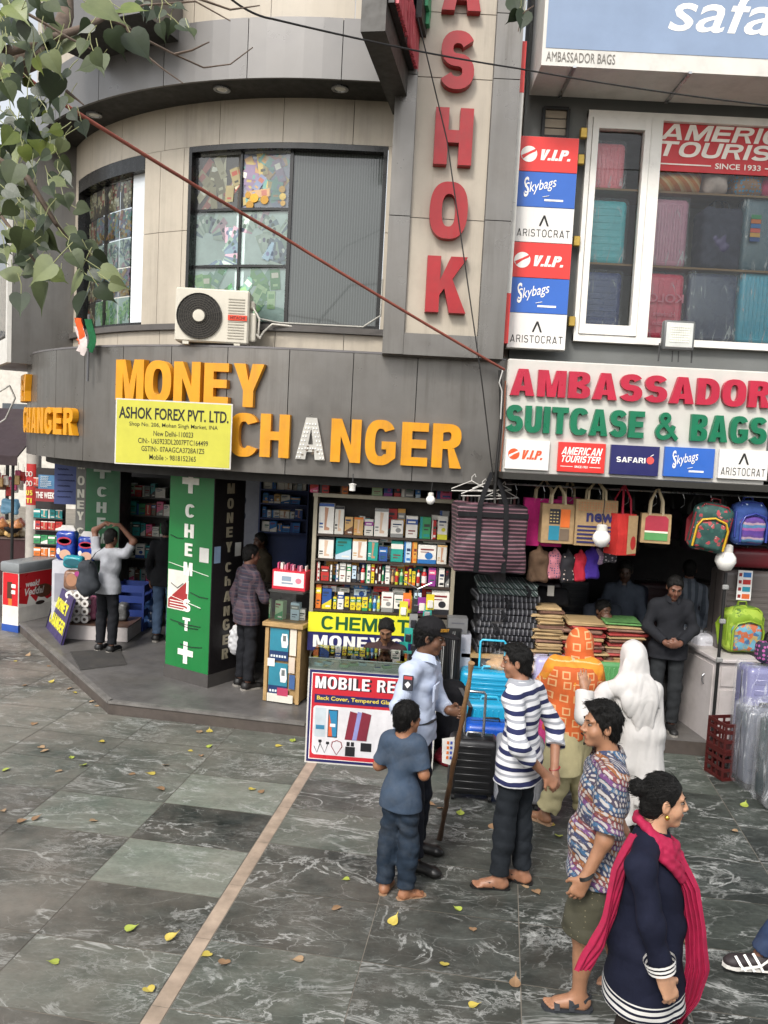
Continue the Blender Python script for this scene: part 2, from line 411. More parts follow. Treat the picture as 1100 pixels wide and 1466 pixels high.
class Person:
    def __init__(s,label,base,face,h,j=None,w=1.0,d=1.0,belly=0.0,head_dir=None,head_pitch=0,skin='7A5139',vox=.008,group=None,lean=0,headsc=1.0):
        s.base=Vector(base);s.s=sc=h/1.75;s.h=h;s.w=w;s.d=d;s.belly=belly;s.vox=vox;s.hs=sc*headsc
        s.F=Vector((face[0],face[1],0)).normalized();s.Rt=Vector((s.F.y,-s.F.x,0));s.U=Vector((0,0,1))
        loc=dict(head=(0,.03,1.625),neck=(0,-.005,1.47),chest=(0,0,1.29),waist=(0,.005,1.10),pelvis=(0,0,.95))
        for sd,g in (('R',1),('L',-1)):
            loc.update({'sh'+sd:(.163*w*g,0,1.395),'el'+sd:(.23*w*g,-.03,1.13),'wr'+sd:(.24*w*g,.06,.88),
                        'hip'+sd:(.09*w*g,0,.92),'kn'+sd:(.10*g,.02,.50),'an'+sd:(.10*g,-.01,.085)})
        s.j={k:s.L(*v) for k,v in loc.items()}
        for k,v in (j or {}).items():s.j[k]=Vector(v) if len(v)==3 else v
        if j:
            if 'neck' in j and 'head' not in j:s.j['head']=s.j['neck']+s.F*.03*sc+s.U*.155*sc
            if 'head' in j and 'neck' not in j:s.j['neck']=s.j['head']-s.F*.035*sc-s.U*.155*sc
            if ('shR' in j or 'shL' in j) and 'chest' not in j:
                s.j['chest']=(s.j['shR']+s.j['shL'])/2-s.U*.125*sc
            if 'hipR' in j and 'pelvis' not in j:s.j['pelvis']=(s.j['hipR']+s.j['hipL'])/2+s.U*.03*sc
            if 'waist' not in j:s.j['waist']=s.j['chest']*.45+s.j['pelvis']*.55+s.F*.005
        hd=Vector((head_dir[0],head_dir[1],0)).normalized() if head_dir else s.F.copy()
        hr=Vector((hd.y,-hd.x,0));cp,sp=math.cos(head_pitch),math.sin(head_pitch)
        s.hf=hd*cp-s.U*sp;s.hu=s.U*cp+hd*sp;s.hr=hr
        s.T=thing('person',label,'person',s.base,0,group);s.skin=skin_mat(skin);s.skinh=skin
        s.sd=SDF()
        s.chr=(s.j['shR']-s.j['shL']).normalized()
    def L(s,x,y,z):return s.base+(s.Rt*x+s.F*y+s.U*z)*s.s
    def HP(s,x,y,z):return s.j['head']+(s.hr*x+s.hf*y+s.hu*z)*s.hs
    def torso(s,sd,inf=0,top=True,kk=.045):
        c=s.s;j=s.j;w,d=s.w,s.d
        up=(j['neck']-j['pelvis']).normalized();rt=(s.chr-up*s.chr.dot(up)).normalized();fw=up.cross(rt);s.fw=fw;s.up=up;s.rt=rt
        ax=(rt,fw,up)
        sd.ell(j['chest']+up*.0*c,(.143*w*c+inf,.104*d*c+inf,.185*c+inf),ax,k=kk)
        sd.ell(j['waist']+fw*s.belly*.35*c,(.124*w*c+inf,(.095*d+s.belly*.6)*c+inf,.165*c+inf),ax,k=kk)
        sd.ell(j['pelvis']-fw*.012*c,(.146*w*c+inf,.112*d*c+inf,.13*c+inf),ax,k=kk)
        if top:
            for q in 'RL':sd.cone(j['neck']-up*.035*c,j['sh'+q],.055*c+inf,.048*c+inf,k=.05)
    def arm(s,sd,q,inf=0,upto=None,k=.035,end=0.0):
        """upto: fraction along shoulder-elbow-wrist (0..2)"""
        c=s.s;j=s.j;a,e,w=j['sh'+q],j['el'+q],j['wr'+q]
        r0,r1,r2=.05*c+inf,.040*c+inf,.028*c+inf
        if upto is None:upto=2
        t=min(1,upto);b=a.lerp(e,t);sd.cone(a,b,r0,r0+(r1-r0)*t+(end if upto <= 1 else 0),k=k,cut=('b' if upto <= 1 else None))
        if upto>1:
            t=min(1,upto-1);b=e.lerp(w,t);sd.cone(e,b,r1*1.02,r1+(r2-r1)*t+end,k=k,cut=('b' if inf>0 else None))
    def leg(s,sd,q,inf=0,upto=None,k=.04,end=0.0,start=True):
        c=s.s;j=s.j;a,e,w=j['hip'+q],j['kn'+q],j['an'+q]
        r0,r1,r2=.078*c*s.w**.5+inf,.056*c+inf,.037*c+inf
        if upto is None:upto=2
        t=min(1,upto);sd.cone(a,a.lerp(e,t),r0,r0+(r1-r0)*t+(end if upto <= 1 else 0),k=k,cut=('b' if upto <= 1 else None))
        if upto>1:
            t=min(1,upto-1);sd.cone(e,e.lerp(w,t),r1,r1+(r2-r1)*t+end,k=k,cut=('b' if inf>0 else None))
            if t>.9:
                d=(w-e);bk=-s.F;sd.ell(e+d*.28+bk*.014*c,(.047*c+inf,.047*c+inf,.12*c+inf),k=.04)
    def head(s,sd):
        c=s.hs;H=s.HP;ax=(s.hr,s.hf,s.hu)
        sd.cone(s.j['neck']-s.U*.03*c,H(0,-.025,-.06),.060*c*s.w**.4,.052*c,k=.035)
        sd.ell(H(0,-.014,.03),(.073*c,.092*c,.09*c),ax,k=.02)
        sd.ell(H(0,.022,-.04),(.058*c,.066*c,.074*c),ax,k=.025)
        sd.ell(H(0,.062,-.098),(.027*c,.022*c,.018*c),ax,k=.025)
        sd.ell(H(.04,.05,-.03),(.022*c,.024*c,.026*c),ax,k=.02);sd.ell(H(-.04,.05,-.03),(.022*c,.024*c,.026*c),ax,k=.02)
        sd.ell(H(.031,.097,.012),(.018*c,.018*c,.011*c),ax,k=.012,sub=True);sd.ell(H(-.031,.097,.012),(.018*c,.018*c,.011*c),ax,k=.012,sub=True)
        sd.cone(H(-.042,.068,.032),H(-.012,.082,.028),.009*c,.008*c,k=.014);sd.cone(H(.042,.068,.032),H(.012,.082,.028),.009*c,.008*c,k=.014)
        sd.cone(H(0,.083,.018),H(0,.104,-.024),.008*c,.0115*c,k=.012)
        sd.ell(H(.012,.094,-.029),(.009*c,.01*c,.008*c),ax,k=.006);sd.ell(H(-.012,.094,-.029),(.009*c,.01*c,.008*c),ax,k=.006)
        sd.cone(H(-.019,.079,-.060),H(0,.089,-.056),.005*c,.0065*c,k=.006);sd.cone(H(.019,.079,-.060),H(0,.089,-.056),.005*c,.0065*c,k=.006)
        sd.cone(H(-.015,.08,-.07),H(.015,.08,-.07),.0065*c,.0065*c,k=.006)
        for g in (1,-1):
            sd.ell(H(.077*g,-.008,-.002),(.011*c,.021*c,.033*c),(s.hr*.9+s.hf*.43*-g*-1,s.hf*.9-s.hr*.43*-g*-1,s.hu),k=.008)
            sd.ell(H(.087*g,-.002,.002),(.006*c,.010*c,.018*c),ax,k=.004,sub=True)
    def hand(s,sd,q,dirv,palm,curl=.5,spread=.12,grip=None):
        thumb=1 if q=='R' else -1
        c=s.s;w=s.j['wr'+q];d=Vector(dirv).normalized();n=Vector(palm);n=(n-d*n.dot(d)).normalized();t=d.cross(n)*thumb
        sd.cone(w,w+d*.03*c,.028*c,.028*c,k=.02,flat=(n,.8))
        sd.cone(w+d*.035*c+t*.012*c,w+d*.085*c+t*.018*c,.027*c,.024*c,k=.015,flat=(n,.55))
        sd.cone(w+d*.035*c-t*.012*c,w+d*.08*c-t*.02*c,.025*c,.022*c,k=.015,flat=(n,.55))
        for i,(off,ln) in enumerate(((.030,.072),(.010,.082),(-.011,.076),(-.031,.058))):
            p=w+d*(.088-abs(off)*.25)*c+t*off*c;dv=(d+t*(off*4*spread)).normalized();a=curl*(.55+.1*i)
            for k_,(fr_,rr) in enumerate(((.45,.0092),(.32,.0082),(.23,.0075))):
                ca,sa=math.cos(a),math.sin(a);v=dv*ca+n*sa;e=p+v*ln*fr_*c
                sd.cone(p,e,rr*c,rr*.92*c,k=.004);p=e;a+=curl*(.95 if k_==0 else .7)
        p=w+d*.025*c+t*.026*c;v=(t*.75+d*.62+n*.35).normalized()
        e=p+v*.045*c;sd.cone(p,e,.0135*c,.0105*c,k=.014);v2=(d*.8+t*.15+n*(.3+curl*.5)).normalized();sd.cone(e,e+v2*.032*c,.0105*c,.0085*c,k=.005)
    def foot(s,sd,q,dirv,toes=True,pitch=0):
        c=s.s;an=s.j['an'+q];d=Vector((dirv[0],dirv[1],0)).normalized();t=Vector((d.y,-d.x,0));z0=an.z-.085*c
        def Q(x,y,z):return Vector((an.x,an.y,z0))+(d*x+t*y)*c+s.U*z*c
        sd.cone(an,Q(-.02,0,.05),.036*c,.034*c,k=.02);sd.ell(Q(-.035,0,.032),(.036*c,.031*c,.032*c),(d,t,s.U),k=.02)
        sd.cone(Q(.0,0,.055),Q(.12,0,.028),.034*c,.024*c,k=.025,flat=(t,1.25));sd.cone(Q(-.02,0,.022),Q(.13,0,.018),.028*c,.02*c,k=.02,flat=(t,1.5))
        if toes:
            g=1 if q=='L' else -1
            for i,(o,l,r) in enumerate(((.026,.068,.0125),(.008,.066,.0095),(-.008,.058,.009),(-.022,.048,.0085),(-.034,.036,.008))):
                sd.cone(Q(.12,o*g,.016),Q(.125+l*.8,o*g*1.1,.011),r*c*1.05,r*c,k=.006)
    def body(s,hands=None,feet=None,bare=True):
        sd=s.sd;s.torso(sd)
        for q in 'RL':
            s.arm(sd,q);s.leg(sd,q)
        s.head(sd)
        for q,a in (hands or {}).items():s.hand(sd,q,**a)
        for q,a in (feet or {}).items():s.foot(sd,q,**a)
        lp=[s.HP(0,.086,-.057),s.HP(0,.081,-.071)];c=s.hs
        def pick(X):
            m=np.zeros(len(X),bool)
            for l in lp:
                e=X-_v(l);r=np.stack([e@_v(s.hr),e@_v(s.hf),e@_v(s.hu)],1)/np.array([.021*c,.014*c,.0075*c]);m |= (r*r).sum(1)<1
            return m
        lip=mat('lips_'+s.skinh,tuple(x*y for x,y in zip(lin(hexc(s.skinh)),(.95,.6,.6))),.45)
        sdf_obj(sd,'body',s.vox,[s.skin,lip],s.T,s.base,pick)
        s.face_bits()
    def face_bits(s):
        c=s.hs;e=MB();e.use(mat('eye_white','6E6258',.4));dk=mat('eye_dark','120B08',.15)
        M3=Matrix((s.hr,s.hf,s.hu)).transposed().to_4x4()
        for g in (1,-1):
            b=MB();M=Matrix.Translation(s.HP(.031*g,.0705,.0105)-s.base) @ M3
            b.use(mat('eye_white','6E6258',.4));pr=[(.0115*c*math.cos(a)+1e-5,.006*c*math.sin(a)) for a in np.linspace(-PI/2,PI/2,9)]
            b.lathe(pr,n=14,M=M @ Matrix.Diagonal((1,1,1,1)))
            b.use(dk);b.lathe([(.0068*c*math.cos(a)+1e-5,.0068*c*math.sin(a)) for a in np.linspace(-PI/2,PI/2,7)],c=(0,.0078*c,0),n=12,M=M)
            b.build('eye',s.T,smooth=60)
            w=MB();p=[s.HP(.013*g,.0905,.030)-s.base,s.HP(.03*g,.086,.036)-s.base,s.HP(.046*g,.071,.031)-s.base]
            w.tube(p,[.0035*c,.0045*c,.002*c],6,flat=.6);w.build('eyebrow',s.T,hair_mat(),180)
    def hair(s,style='short',vol=1.0):
        sd=SDF();c=s.hs;H=s.HP;ax=(s.hr,s.hf,s.hu);v=.012*vol
        sd.ell(H(0,-.016,.034),((.073+v)*c,(.090+v)*c,(.089+v)*c),ax,k=0)
        sd.ell(H(0,-.05,-.03),(.066*c,.055*c,.07*c),ax,k=.02)
        if style=='quiff':sd.ell(H(0,.052,.098),(.055*c,.042*c,.022*c),ax,k=.02);sd.ell(H(0,.0,.112),(.058*c,.066*c,.018*c),ax,k=.02)
        if style=='boy':sd.ell(H(0,-.01,.05),(.088*c,.1*c,.085*c),ax,k=.02)
        sd.plane(H(0,.002,-.03),(s.hf*.84-s.hu*.54));sd.plane(H(0,.0,-.040),(-s.hu*.86+s.hf*.5) if style != 'bun' else (-s.hu*.7+s.hf*.7))
        if style=='bun':
            sd.ell(H(0,-.128,.045),(.042*c,.036*c,.042*c),ax,k=.012)
        sm_=.4 if style=='bun' else 1;sd.wrinkle(.006*c*sm_,75,(1,.7,.6),2);sd.wrinkle(.004*c*sm_,150,(1,.5,.5),5)
        ho=sdf_obj(sd,'hair',s.vox,hair_mat(),s.T,s.base)
        if s.vox<.0065:s.strands(ho,style)
        return ho
    def strands(s,ho,style):
        rd=random.Random(5);ps=ho.data.polygons;q=MB();c=s.hs;ctr=s.HP(0,-.02,.03)-s.base
        for i in range(900):
            p=ps[rd.randrange(len(ps))];n=p.normal;st=p.center
            y=(st-ctr).dot(s.hf);fl=(s.hf*-1-s.hu*.25 if style=='bun' else s.hf*.5-s.hu*.2+s.hr*.5 if style=='quiff' and (st-ctr).dot(s.hu)>.05*c else -s.hu-s.hf*.35)+Vector((rd.uniform(-.35,.35),rd.uniform(-.35,.35),rd.uniform(-.3,.3)))*(.4 if style=='bun' else 1)
            d=(fl-n*fl.dot(n));L=rd.uniform(.018,.045)*c
            if d.length<.1 or n.dot(s.hf)>.75:continue
            d.normalize();lf=rd.uniform(.0008,.005)*c if style != 'bun' else rd.uniform(.0002,.001)*c
            q.tube([st,st+d*L*.5+n*lf,st+d*L+n*lf*rd.uniform(.2,1.3)],[.0016*c,.0013*c,.0005*c],4,cap=False)
        q.build('strands',ho,hair_mat(),180)
    def cloth(s,name,sd,m,vox=None):return sdf_obj(sd,name,vox or s.vox,m,s.T,s.base)
    def top(s,name,m,inf=.014,sleeve=.75,hem=None,flare=.02,wr=.007,sl_inf=.014,wst=(1,1,1.1),end=.008,neck_cut=.0,freq=16,sl=None,collar=True,split=False):
        """shirt: hem = joint-space height above the base (scaled metres)"""
        sd=SDF();c=s.s;j=s.j;s.torso(sd,inf);hz=(hem if hem is not None else .84)*c
        pz=j['pelvis'];fw,rt,up=s.fw,s.rt,s.up
        bot=pz-up*(pz.z-s.base.z-hz-.02)
        sd.cone(pz+up*.05*c,bot-up*.08*c,.142*c*s.w+inf,.147*c*s.w+inf+flare,k=.05,flat=(fw,min(1,.80*s.d/s.w)))
        for q in 'RL':s.arm(sd,q,sl_inf,(sl or {}).get(q,sleeve),k=.04,end=end);sd.cone(j['hip'+q],j['hip'+q].lerp(j['kn'+q],.6),.078*c*s.w**.5+inf+.012,.066*c+inf+.02,k=.07)
        if wr:sd.wrinkle(wr,freq,wst,len(s.T.name)+s.base.x)
        sd.plane((0,0,s.base.z+hz),(0,0,-1),lo=_v(pz)-.6,hi=_v(pz)+np.array([.6,.6,.0],dtype=np.float32))
        nk=j['neck']+s.U*.012*c
        sd.ell(j['neck']+s.U*.05*c+s.F*.02*c,(.074*c,.088*c,.075*c),(s.Rt,s.F,s.U),k=.01,sub=True)
        return s.cloth(name,sd,m)
    def collar(s,m,open_=.6):
        c=s.s;mb=MB();n=j=s.j['neck'];pts=[]
        rt,fw=s.Rt,s.F
        def ring(a,r,z):return n+(rt*math.cos(a)*r*1.0+fw*(math.sin(a)*r*1.12+.012))*c+s.U*z*c-s.base
        A=np.linspace(PI/2+open_*.5,PI/2+2*PI-open_*.5,22)
        vs=[];fs=[]
        for i,a in enumerate(A):
            dip=-.03*max(0,math.sin(a))**3
            for r,z in ((.066,.015+dip),(.064,.05+dip),(.07,.054+dip),(.092,.005+dip*1.4),(.088,.0+dip*1.4)):vs.append(ring(a,r,z))
        for i in range(len(A)-1):
            for k in range(4):fs.append((i*5+k,i*5+k+1,i*5+6+k,i*5+5+k))
        mb.add(vs,fs);o=mb.build('collar',s.T,m,60)
        md=None;return o
    def trousers(s,m,inf=.012,upto=1.93,end=.012,wr=.006,freq=20,name='trousers',top=-.02,low=None):
        sd=SDF();c=s.s;j=s.j
        s.torso(SDF())
        ip=min(inf,.012);sd.ell(j['pelvis']-s.fw*.012*c,(.146*s.w*c+ip,.112*s.d*c+ip,.135*c+ip),(s.rt,s.fw,s.up),k=.05)
        for q in 'RL':s.leg(sd,q,inf,upto,k=.035,end=end)
        if wr:sd.wrinkle(wr,freq,(1,1,1.3),s.base.x*3)
        sd.plane(j['pelvis']+s.up*top*c,s.up)
        return s.cloth(name,sd,m)
    def shoe(s,q,dirv,m,sole=None):
        sd=SDF();c=s.s;an=s.j['an'+q];d=Vector((dirv[0],dirv[1],0)).normalized();t=Vector((d.y,-d.x,0));z0=an.z-.085*c
        def Q(x,y,z):return Vector((an.x,an.y,z0))+(d*x+t*y)*c+s.U*z*c
        sd.cone(Q(-.02,0,.09),Q(-.02,0,.05),.042*c,.046*c,k=.03,cut='a');sd.cone(Q(-.035,0,.045),Q(.14,0,.035),.044*c,.036*c,k=.04,flat=(t,1.12));sd.ell(Q(.16,0,.03),(.05*c,.042*c,.032*c),(d,t,s.U),k=.03)
        sd.plane((0,0,z0+.002),(0,0,-1));o=sdf_obj(sd,'shoe',s.vox,m,s.T,s.base)
        if sole:
            b=MB();pts=[(d*x+t*y)*c for x,y in ((-.085,-.03),(-.05,-.046),(.05,-.044),(.15,-.05),(.2,-.03),(.215,0),(.2,.03),(.15,.05),(.05,.044),(-.05,.046),(-.085,.03))]
            cc=Vector((an.x,an.y,z0))-s.base;n=len(pts)
            b.add([p+cc for p in pts]+[p+cc+s.U*.022*c for p in pts],[tuple(range(n))[::-1],tuple(range(n,2*n))]+[(i,(i+1) % n,(i+1) % n+n,i+n) for i in range(n)]);b.build('sole',o,sole)
        return o
    def sandal(s,q,dirv,m,straps='v',lift=.012):
        c=s.s;an=s.j['an'+q];d=Vector((dirv[0],dirv[1],0)).normalized();t=Vector((d.y,-d.x,0));z0=an.z-.085*c
        cc=Vector((an.x,an.y,z0))-s.base
        def Q(x,y,z):return cc+(d*x+t*y)*c+s.U*z*c
        o=MB();pts=((-.08,-.02),(-.06,-.038),(.04,-.036),(.13,-.048),(.19,-.036),(.205,0),(.19,.036),(.13,.048),(.04,.036),(-.06,.038),(-.08,.02));n=len(pts)
        o.add([Q(x,y,-lift) for x,y in pts]+[Q(x,y,.006) for x,y in pts],[tuple(range(n))[::-1],tuple(range(n,2*n))]+[(i,(i+1) % n,(i+1) % n+n,i+n) for i in range(n)])
        so_=o.build('sandal',s.T,m)
        b=MB();g=1 if q=='L' else -1
        if straps=='v':
            for y in (-.04,.04):b.ribbon([Q(.15,.014*g,.012),Q(.12,y*.4,.045),Q(.07,y*.85,.05),Q(.03,y*1.02,.008)],.016*c,d,.004)
        else:
            for x0,zz in ((.125,.04),(.045,.068),):b.ribbon([Q(x0,-.05,.005),Q(x0,-.036,zz*.8),Q(x0,0,zz),Q(x0,.036,zz*.8),Q(x0,.05,.005)],.03*c,d,.005)
            b.ribbon([Q(.045,-.045,.02),Q(-.03,-.04,.06),Q(-.07,0,.065),Q(-.03,.04,.06),Q(.045,.045,.02)],.022*c,s.U,.005)
            b.ribbon([Q(.01,-.042,.05),Q(.02,0,.1),Q(.01,.042,.05)],.022*c,d*.5+s.U*.8,.005)
        b.build('strap',so_,m);return so_
# ------------------------------------------------------------------ heavy block capitals drawn as outlines
def _arc(cx,cy,rx,ry,a0,a1,n=14,p=1.0):
    o=[]
    for i in range(n+1):
        a=R(a0+(a1-a0)*i/n);c,s=math.cos(a),math.sin(a)
        o.append((cx+rx*math.copysign(abs(c)**p,c),cy+ry*math.copysign(abs(s)**p,s)))
    return o
def _stroke(pts,ws):
    L,Rr=[],[]
    for i,p in enumerate(pts):
        a,b=pts[max(0,i-1)],pts[min(len(pts)-1,i+1)];d=Vector((b[0]-a[0],b[1]-a[1])).normalized();n=(-d.y,d.x);w=ws[i]/2
        L.append((p[0]+n[0]*w,p[1]+n[1]*w));Rr.append((p[0]-n[0]*w,p[1]-n[1]*w))
    return L+Rr[::-1]
def glyph(ch,s,b,w=1.0):
    """contours and advance width of a capital of height 1 with stem s and bar b"""
    W=.62*w+s*.35
    P_=.8
    if ch=='I':return [[(0,0),(0,1),(s,1),(s,0)]],s
    if ch=='H':m=.5;return [[(0,0),(0,1),(s,1),(s,m+b/2),(W-s,m+b/2),(W-s,1),(W,1),(W,0),(W-s,0),(W-s,m-b/2),(s,m-b/2),(s,0)]],W
    if ch=='E':W *= .92;m=.51;return [[(0,0),(0,1),(W,1),(W,1-b),(s,1-b),(s,m+b/2),(W*.93,m+b/2),(W*.93,m-b/2),(s,m-b/2),(s,b),(W,b),(W,0)]],W
    if ch=='F':W *= .88;m=.48;return [[(0,0),(0,1),(W,1),(W,1-b),(s,1-b),(s,m+b/2),(W*.9,m+b/2),(W*.9,m-b/2),(s,m-b/2),(s,0)]],W
    if ch=='L':W *= .85;return [[(0,0),(0,1),(s,1),(s,b),(W,b),(W,0)]],W
    if ch=='T':W *= .98;return [[(W/2-s/2,0),(W/2-s/2,1-b),(0,1-b),(0,1),(W,1),(W,1-b),(W/2+s/2,1-b),(W/2+s/2,0)]],W
    if ch=='M':
        W=W*1.12+s*.45;a=s*1.22;c=s*.5
        return [[(0,0),(0,1),(a,1),(W/2,.38),(W-a,1),(W,1),(W,0),(W-s*.92,0),(W-s*.92,.68),(W/2+c,0),(W/2-c,0),(s*.92,.68),(s*.92,0)]],W
    if ch=='N':W *= 1.04;return [[(0,0),(0,1),(s,1),(W-s*.96,.4),(W-s*.96,1),(W,1),(W,0),(W-s,0),(s*.96,.6),(s*.96,0)]],W
    if ch=='Y':W *= 1.06;return [[(0,1),(s*1.15,1),(W/2,.6),(W-s*1.15,1),(W,1),(W/2+s/2,.38),(W/2+s/2,0),(W/2-s/2,0),(W/2-s/2,.38)]],W
    if ch=='V':W *= 1.06;return [[(0,1),(s*1.08,1),(W/2,.3),(W-s*1.08,1),(W,1),(W/2+s*.55,0),(W/2-s*.55,0)]],W
    if ch=='W':
        V,a=glyph('V',s,b,w*.8);q=[(x,y) for x,y in V[0]];o=a-s*1.0
        return [[(0,1),(s,1),(a/2,.32),(o*1.0+s*.0,1),(o+s,1),(o+a/2,.32),(o+a-s,1),(o+a,1),(o+a/2+s*.5,0),(o+a/2-s*.5,0),(o+s/2,.62),(a/2+s*.5,0),(a/2-s*.5,0)]],o+a
    if ch=='A':
        W *= 1.12;i0=s*1.06;ap=.76;X=lambda y:i0+(W/2-i0)*y/ap
        y0,y1=.18,.18+b*.9
        c=[[(0,0),(W/2-s*.58,1),(W/2+s*.58,1),(W,0),(W-i0,0),(W-X(y0),y0),(X(y0),y0),(i0,0)]]
        if y1<ap-.08:c.append([(X(y1),y1),(W-X(y1),y1),(W/2,ap)])
        return c,W
    if ch=='K':W *= 1.06;return [[(0,0),(0,1),(s,1),(s,.58),(W-s*1.28,1),(W-s*.05,1),(s+(W-s)*.45,.6),(W,0),(W-s*1.22,0),(s+(W-s)*.17,.43),(s,.31),(s,0)]],W
    if ch=='X':W *= 1.02;t=s*1.18;return [[(0,0),(W/2-t*.55,.5),(0,1),(t,1),(W/2,.66),(W-t,1),(W,1),(W/2+t*.55,.5),(W,0),(W-t,0),(W/2,.34),(t,0)]],W
    if ch=='Z':return [[(0,0),(0,b),(W-s*1.3,1-b),(0,1-b),(0,1),(W,1),(W,1-b),(s*1.3,b),(W,b),(W,0)]],W
    if ch in 'OQ0':
        W *= 1.1 if ch != '0' else .95
        return [_arc(W/2,.5,W/2,.515,0,352,40,P_),_arc(W/2,.5,W/2-s,.515-b,0,352,32,P_)],W
    if ch=='C':
        W *= 1.06;o=_arc(W/2,.5,W/2,.515,33,327,34,P_);i=_arc(W/2,.5,W/2-s,.515-b,327-14,33+14,30,P_)
        return [o+i],W
    if ch=='G':
        W *= 1.1;o=_arc(W/2,.5,W/2,.515,33,318,34,P_);i=_arc(W/2,.5,W/2-s,.515-b,308,47,28,P_)
        return [o[:-2]+[(W,.16),(W,.53),(W*.54,.53),(W*.54,.53-b*.9),(W-s*.95,.53-b*.9),(W-s*.95,.24)]+i],W
    if ch=='S':
        W *= 1.02;rx=W/2-s/2;t=(1.01-b/2);ry1=(t-.5)/2;ry2=(.5+.01-b/2)/2
        up=_arc(W/2,.5+ry1,rx*.95,ry1,22,262,16,.9);dn=_arc(W/2,.5-ry2,rx,ry2,82,-160,16,.9)
        n1,n2=len(up),len(dn);pts=up+dn
        wd=[]
        for k,(q,n) in enumerate(((up,n1),(dn,n2))):
            for i in range(n):
                a=(22+(262-22)*i/(n-1)) if k==0 else (82-(242)*i/(n-1));wd.append(b+(s-b)*abs(math.cos(R(a)))**1.5*(.95))
        return [_stroke(pts,wd)],W
    if ch=='U':return [[(0,1),(s,1),(s,.38)]+_arc(W/2,.36,W/2-s,.36-b,180,360,12,P_)+[(W-s,.38),(W-s,1),(W,1),(W,.38)]+_arc(W/2,.36,W/2,.37,360,180,16,P_)],W
    if ch=='J':W *= .85;return [[(W-s,1),(W,1),(W,.34)]+_arc(W/2,.34,W/2,.35,360,180,14,P_)+[(s,.34)]+_arc(W/2,.34,W/2-s,.34-b,180,360,10,P_)],W
    if ch=='D':
        W *= 1.02;r=.62*W
        return [[(0,0),(0,1)]+_arc(W-r,.5,r,.5,90,-90,20,P_),[(s,b),(s,1-b)]+_arc(W-r,.5,r-s,.5-b,90,-90,16,P_)],W
    if ch in 'PRB':
        m=.5 if ch=='B' else .44;r=.5*W*.9;hy=(1-m)/2
        top=_arc(W*.97-r,m+hy,r,hy,90,-90,14,P_);hole=[(s,m+b*.8),(s,1-b)]+_arc(W*.97-r,m+hy+.0,r-s*.95,hy-b*.9,90,-90,10,P_)
        if ch=='P':return [[(0,0),(0,1)]+top+[(s,m),(s,0)],hole],W
        if ch=='R':return [[(0,0),(0,1)]+top[:-1]+[(W*.74,m+.01),(W*1.02,0),(W*1.02-s*1.12,0),(W*.60-s*.2,m-.01),(s,m-.01),(s,0)],hole],W*1.02
        lo=_arc(W-r,m/2,r,m/2,90,-90,14,P_);h2=[(s,b),(s,m-b*.35)]+_arc(W-r,m/2+.02,r-s*.95,m/2-b*.72,90,-90,10,P_)
        hole=[(s,m+b*.5),(s,1-b)]+_arc(W*.97-r,m+hy+.0,r-s*.95,hy-b*.78,90,-90,10,P_)
        return [[(0,0),(0,1)]+top[:-1]+[(W*.86,m)]+lo[1:],hole,h2],W
    if ch=='+':q=.5-s/2;return [[(q,0),(q,q),(0,q),(0,q+s),(q,q+s),(q,1),(q+s,1),(q+s,q+s),(1,q+s),(1,q),(q+s,q),(q+s,0)]],1
    if ch=='.':return [[(0,0),(0,b),(s*.9,b),(s*.9,0)]],s*.9
    if ch=='-':return [[(0,.4),(0,.4+b),(.35,.4+b),(.35,.4)]],.35
    if ch=='h':return [[(0,0),(0,1),(s,1),(s,.66)]+_arc(W*.5,.42,W*.5,.3,150,0,8)+[(W,0),(W-s,0),(W-s,.4)]+_arc(W*.5,.4,W*.5-s,.16,0,170,8)+[(s,.36),(s,0)]],W
    if ch=='&':
        c=[(.98,.0),(.62,.36),(.28,.68),(.27,.86),(.43,.93),(.57,.84),(.52,.68),(.2,.46),(.1,.26),(.2,.1),(.42,.06),(.66,.18),(.82,.52)]
        pts=[]
        for i in range(len(c)-1):
            for k in range(4):
                p0,p1,p2,p3=c[max(i-1,0)],c[i],c[i+1],c[min(i+2,len(c)-1)];t=k/4
                pts.append(tuple(.5*(2*p1[q]+(p2[q]-p0[q])*t+(2*p0[q]-5*p1[q]+4*p2[q]-p3[q])*t*t+(3*p1[q]-p0[q]-3*p2[q]+p3[q])*t**3) for q in (0,1)))
        pts.append(c[-1]);return [('stroke',pts,b*.8)],1.0
    return None,.34*w
_bc={}
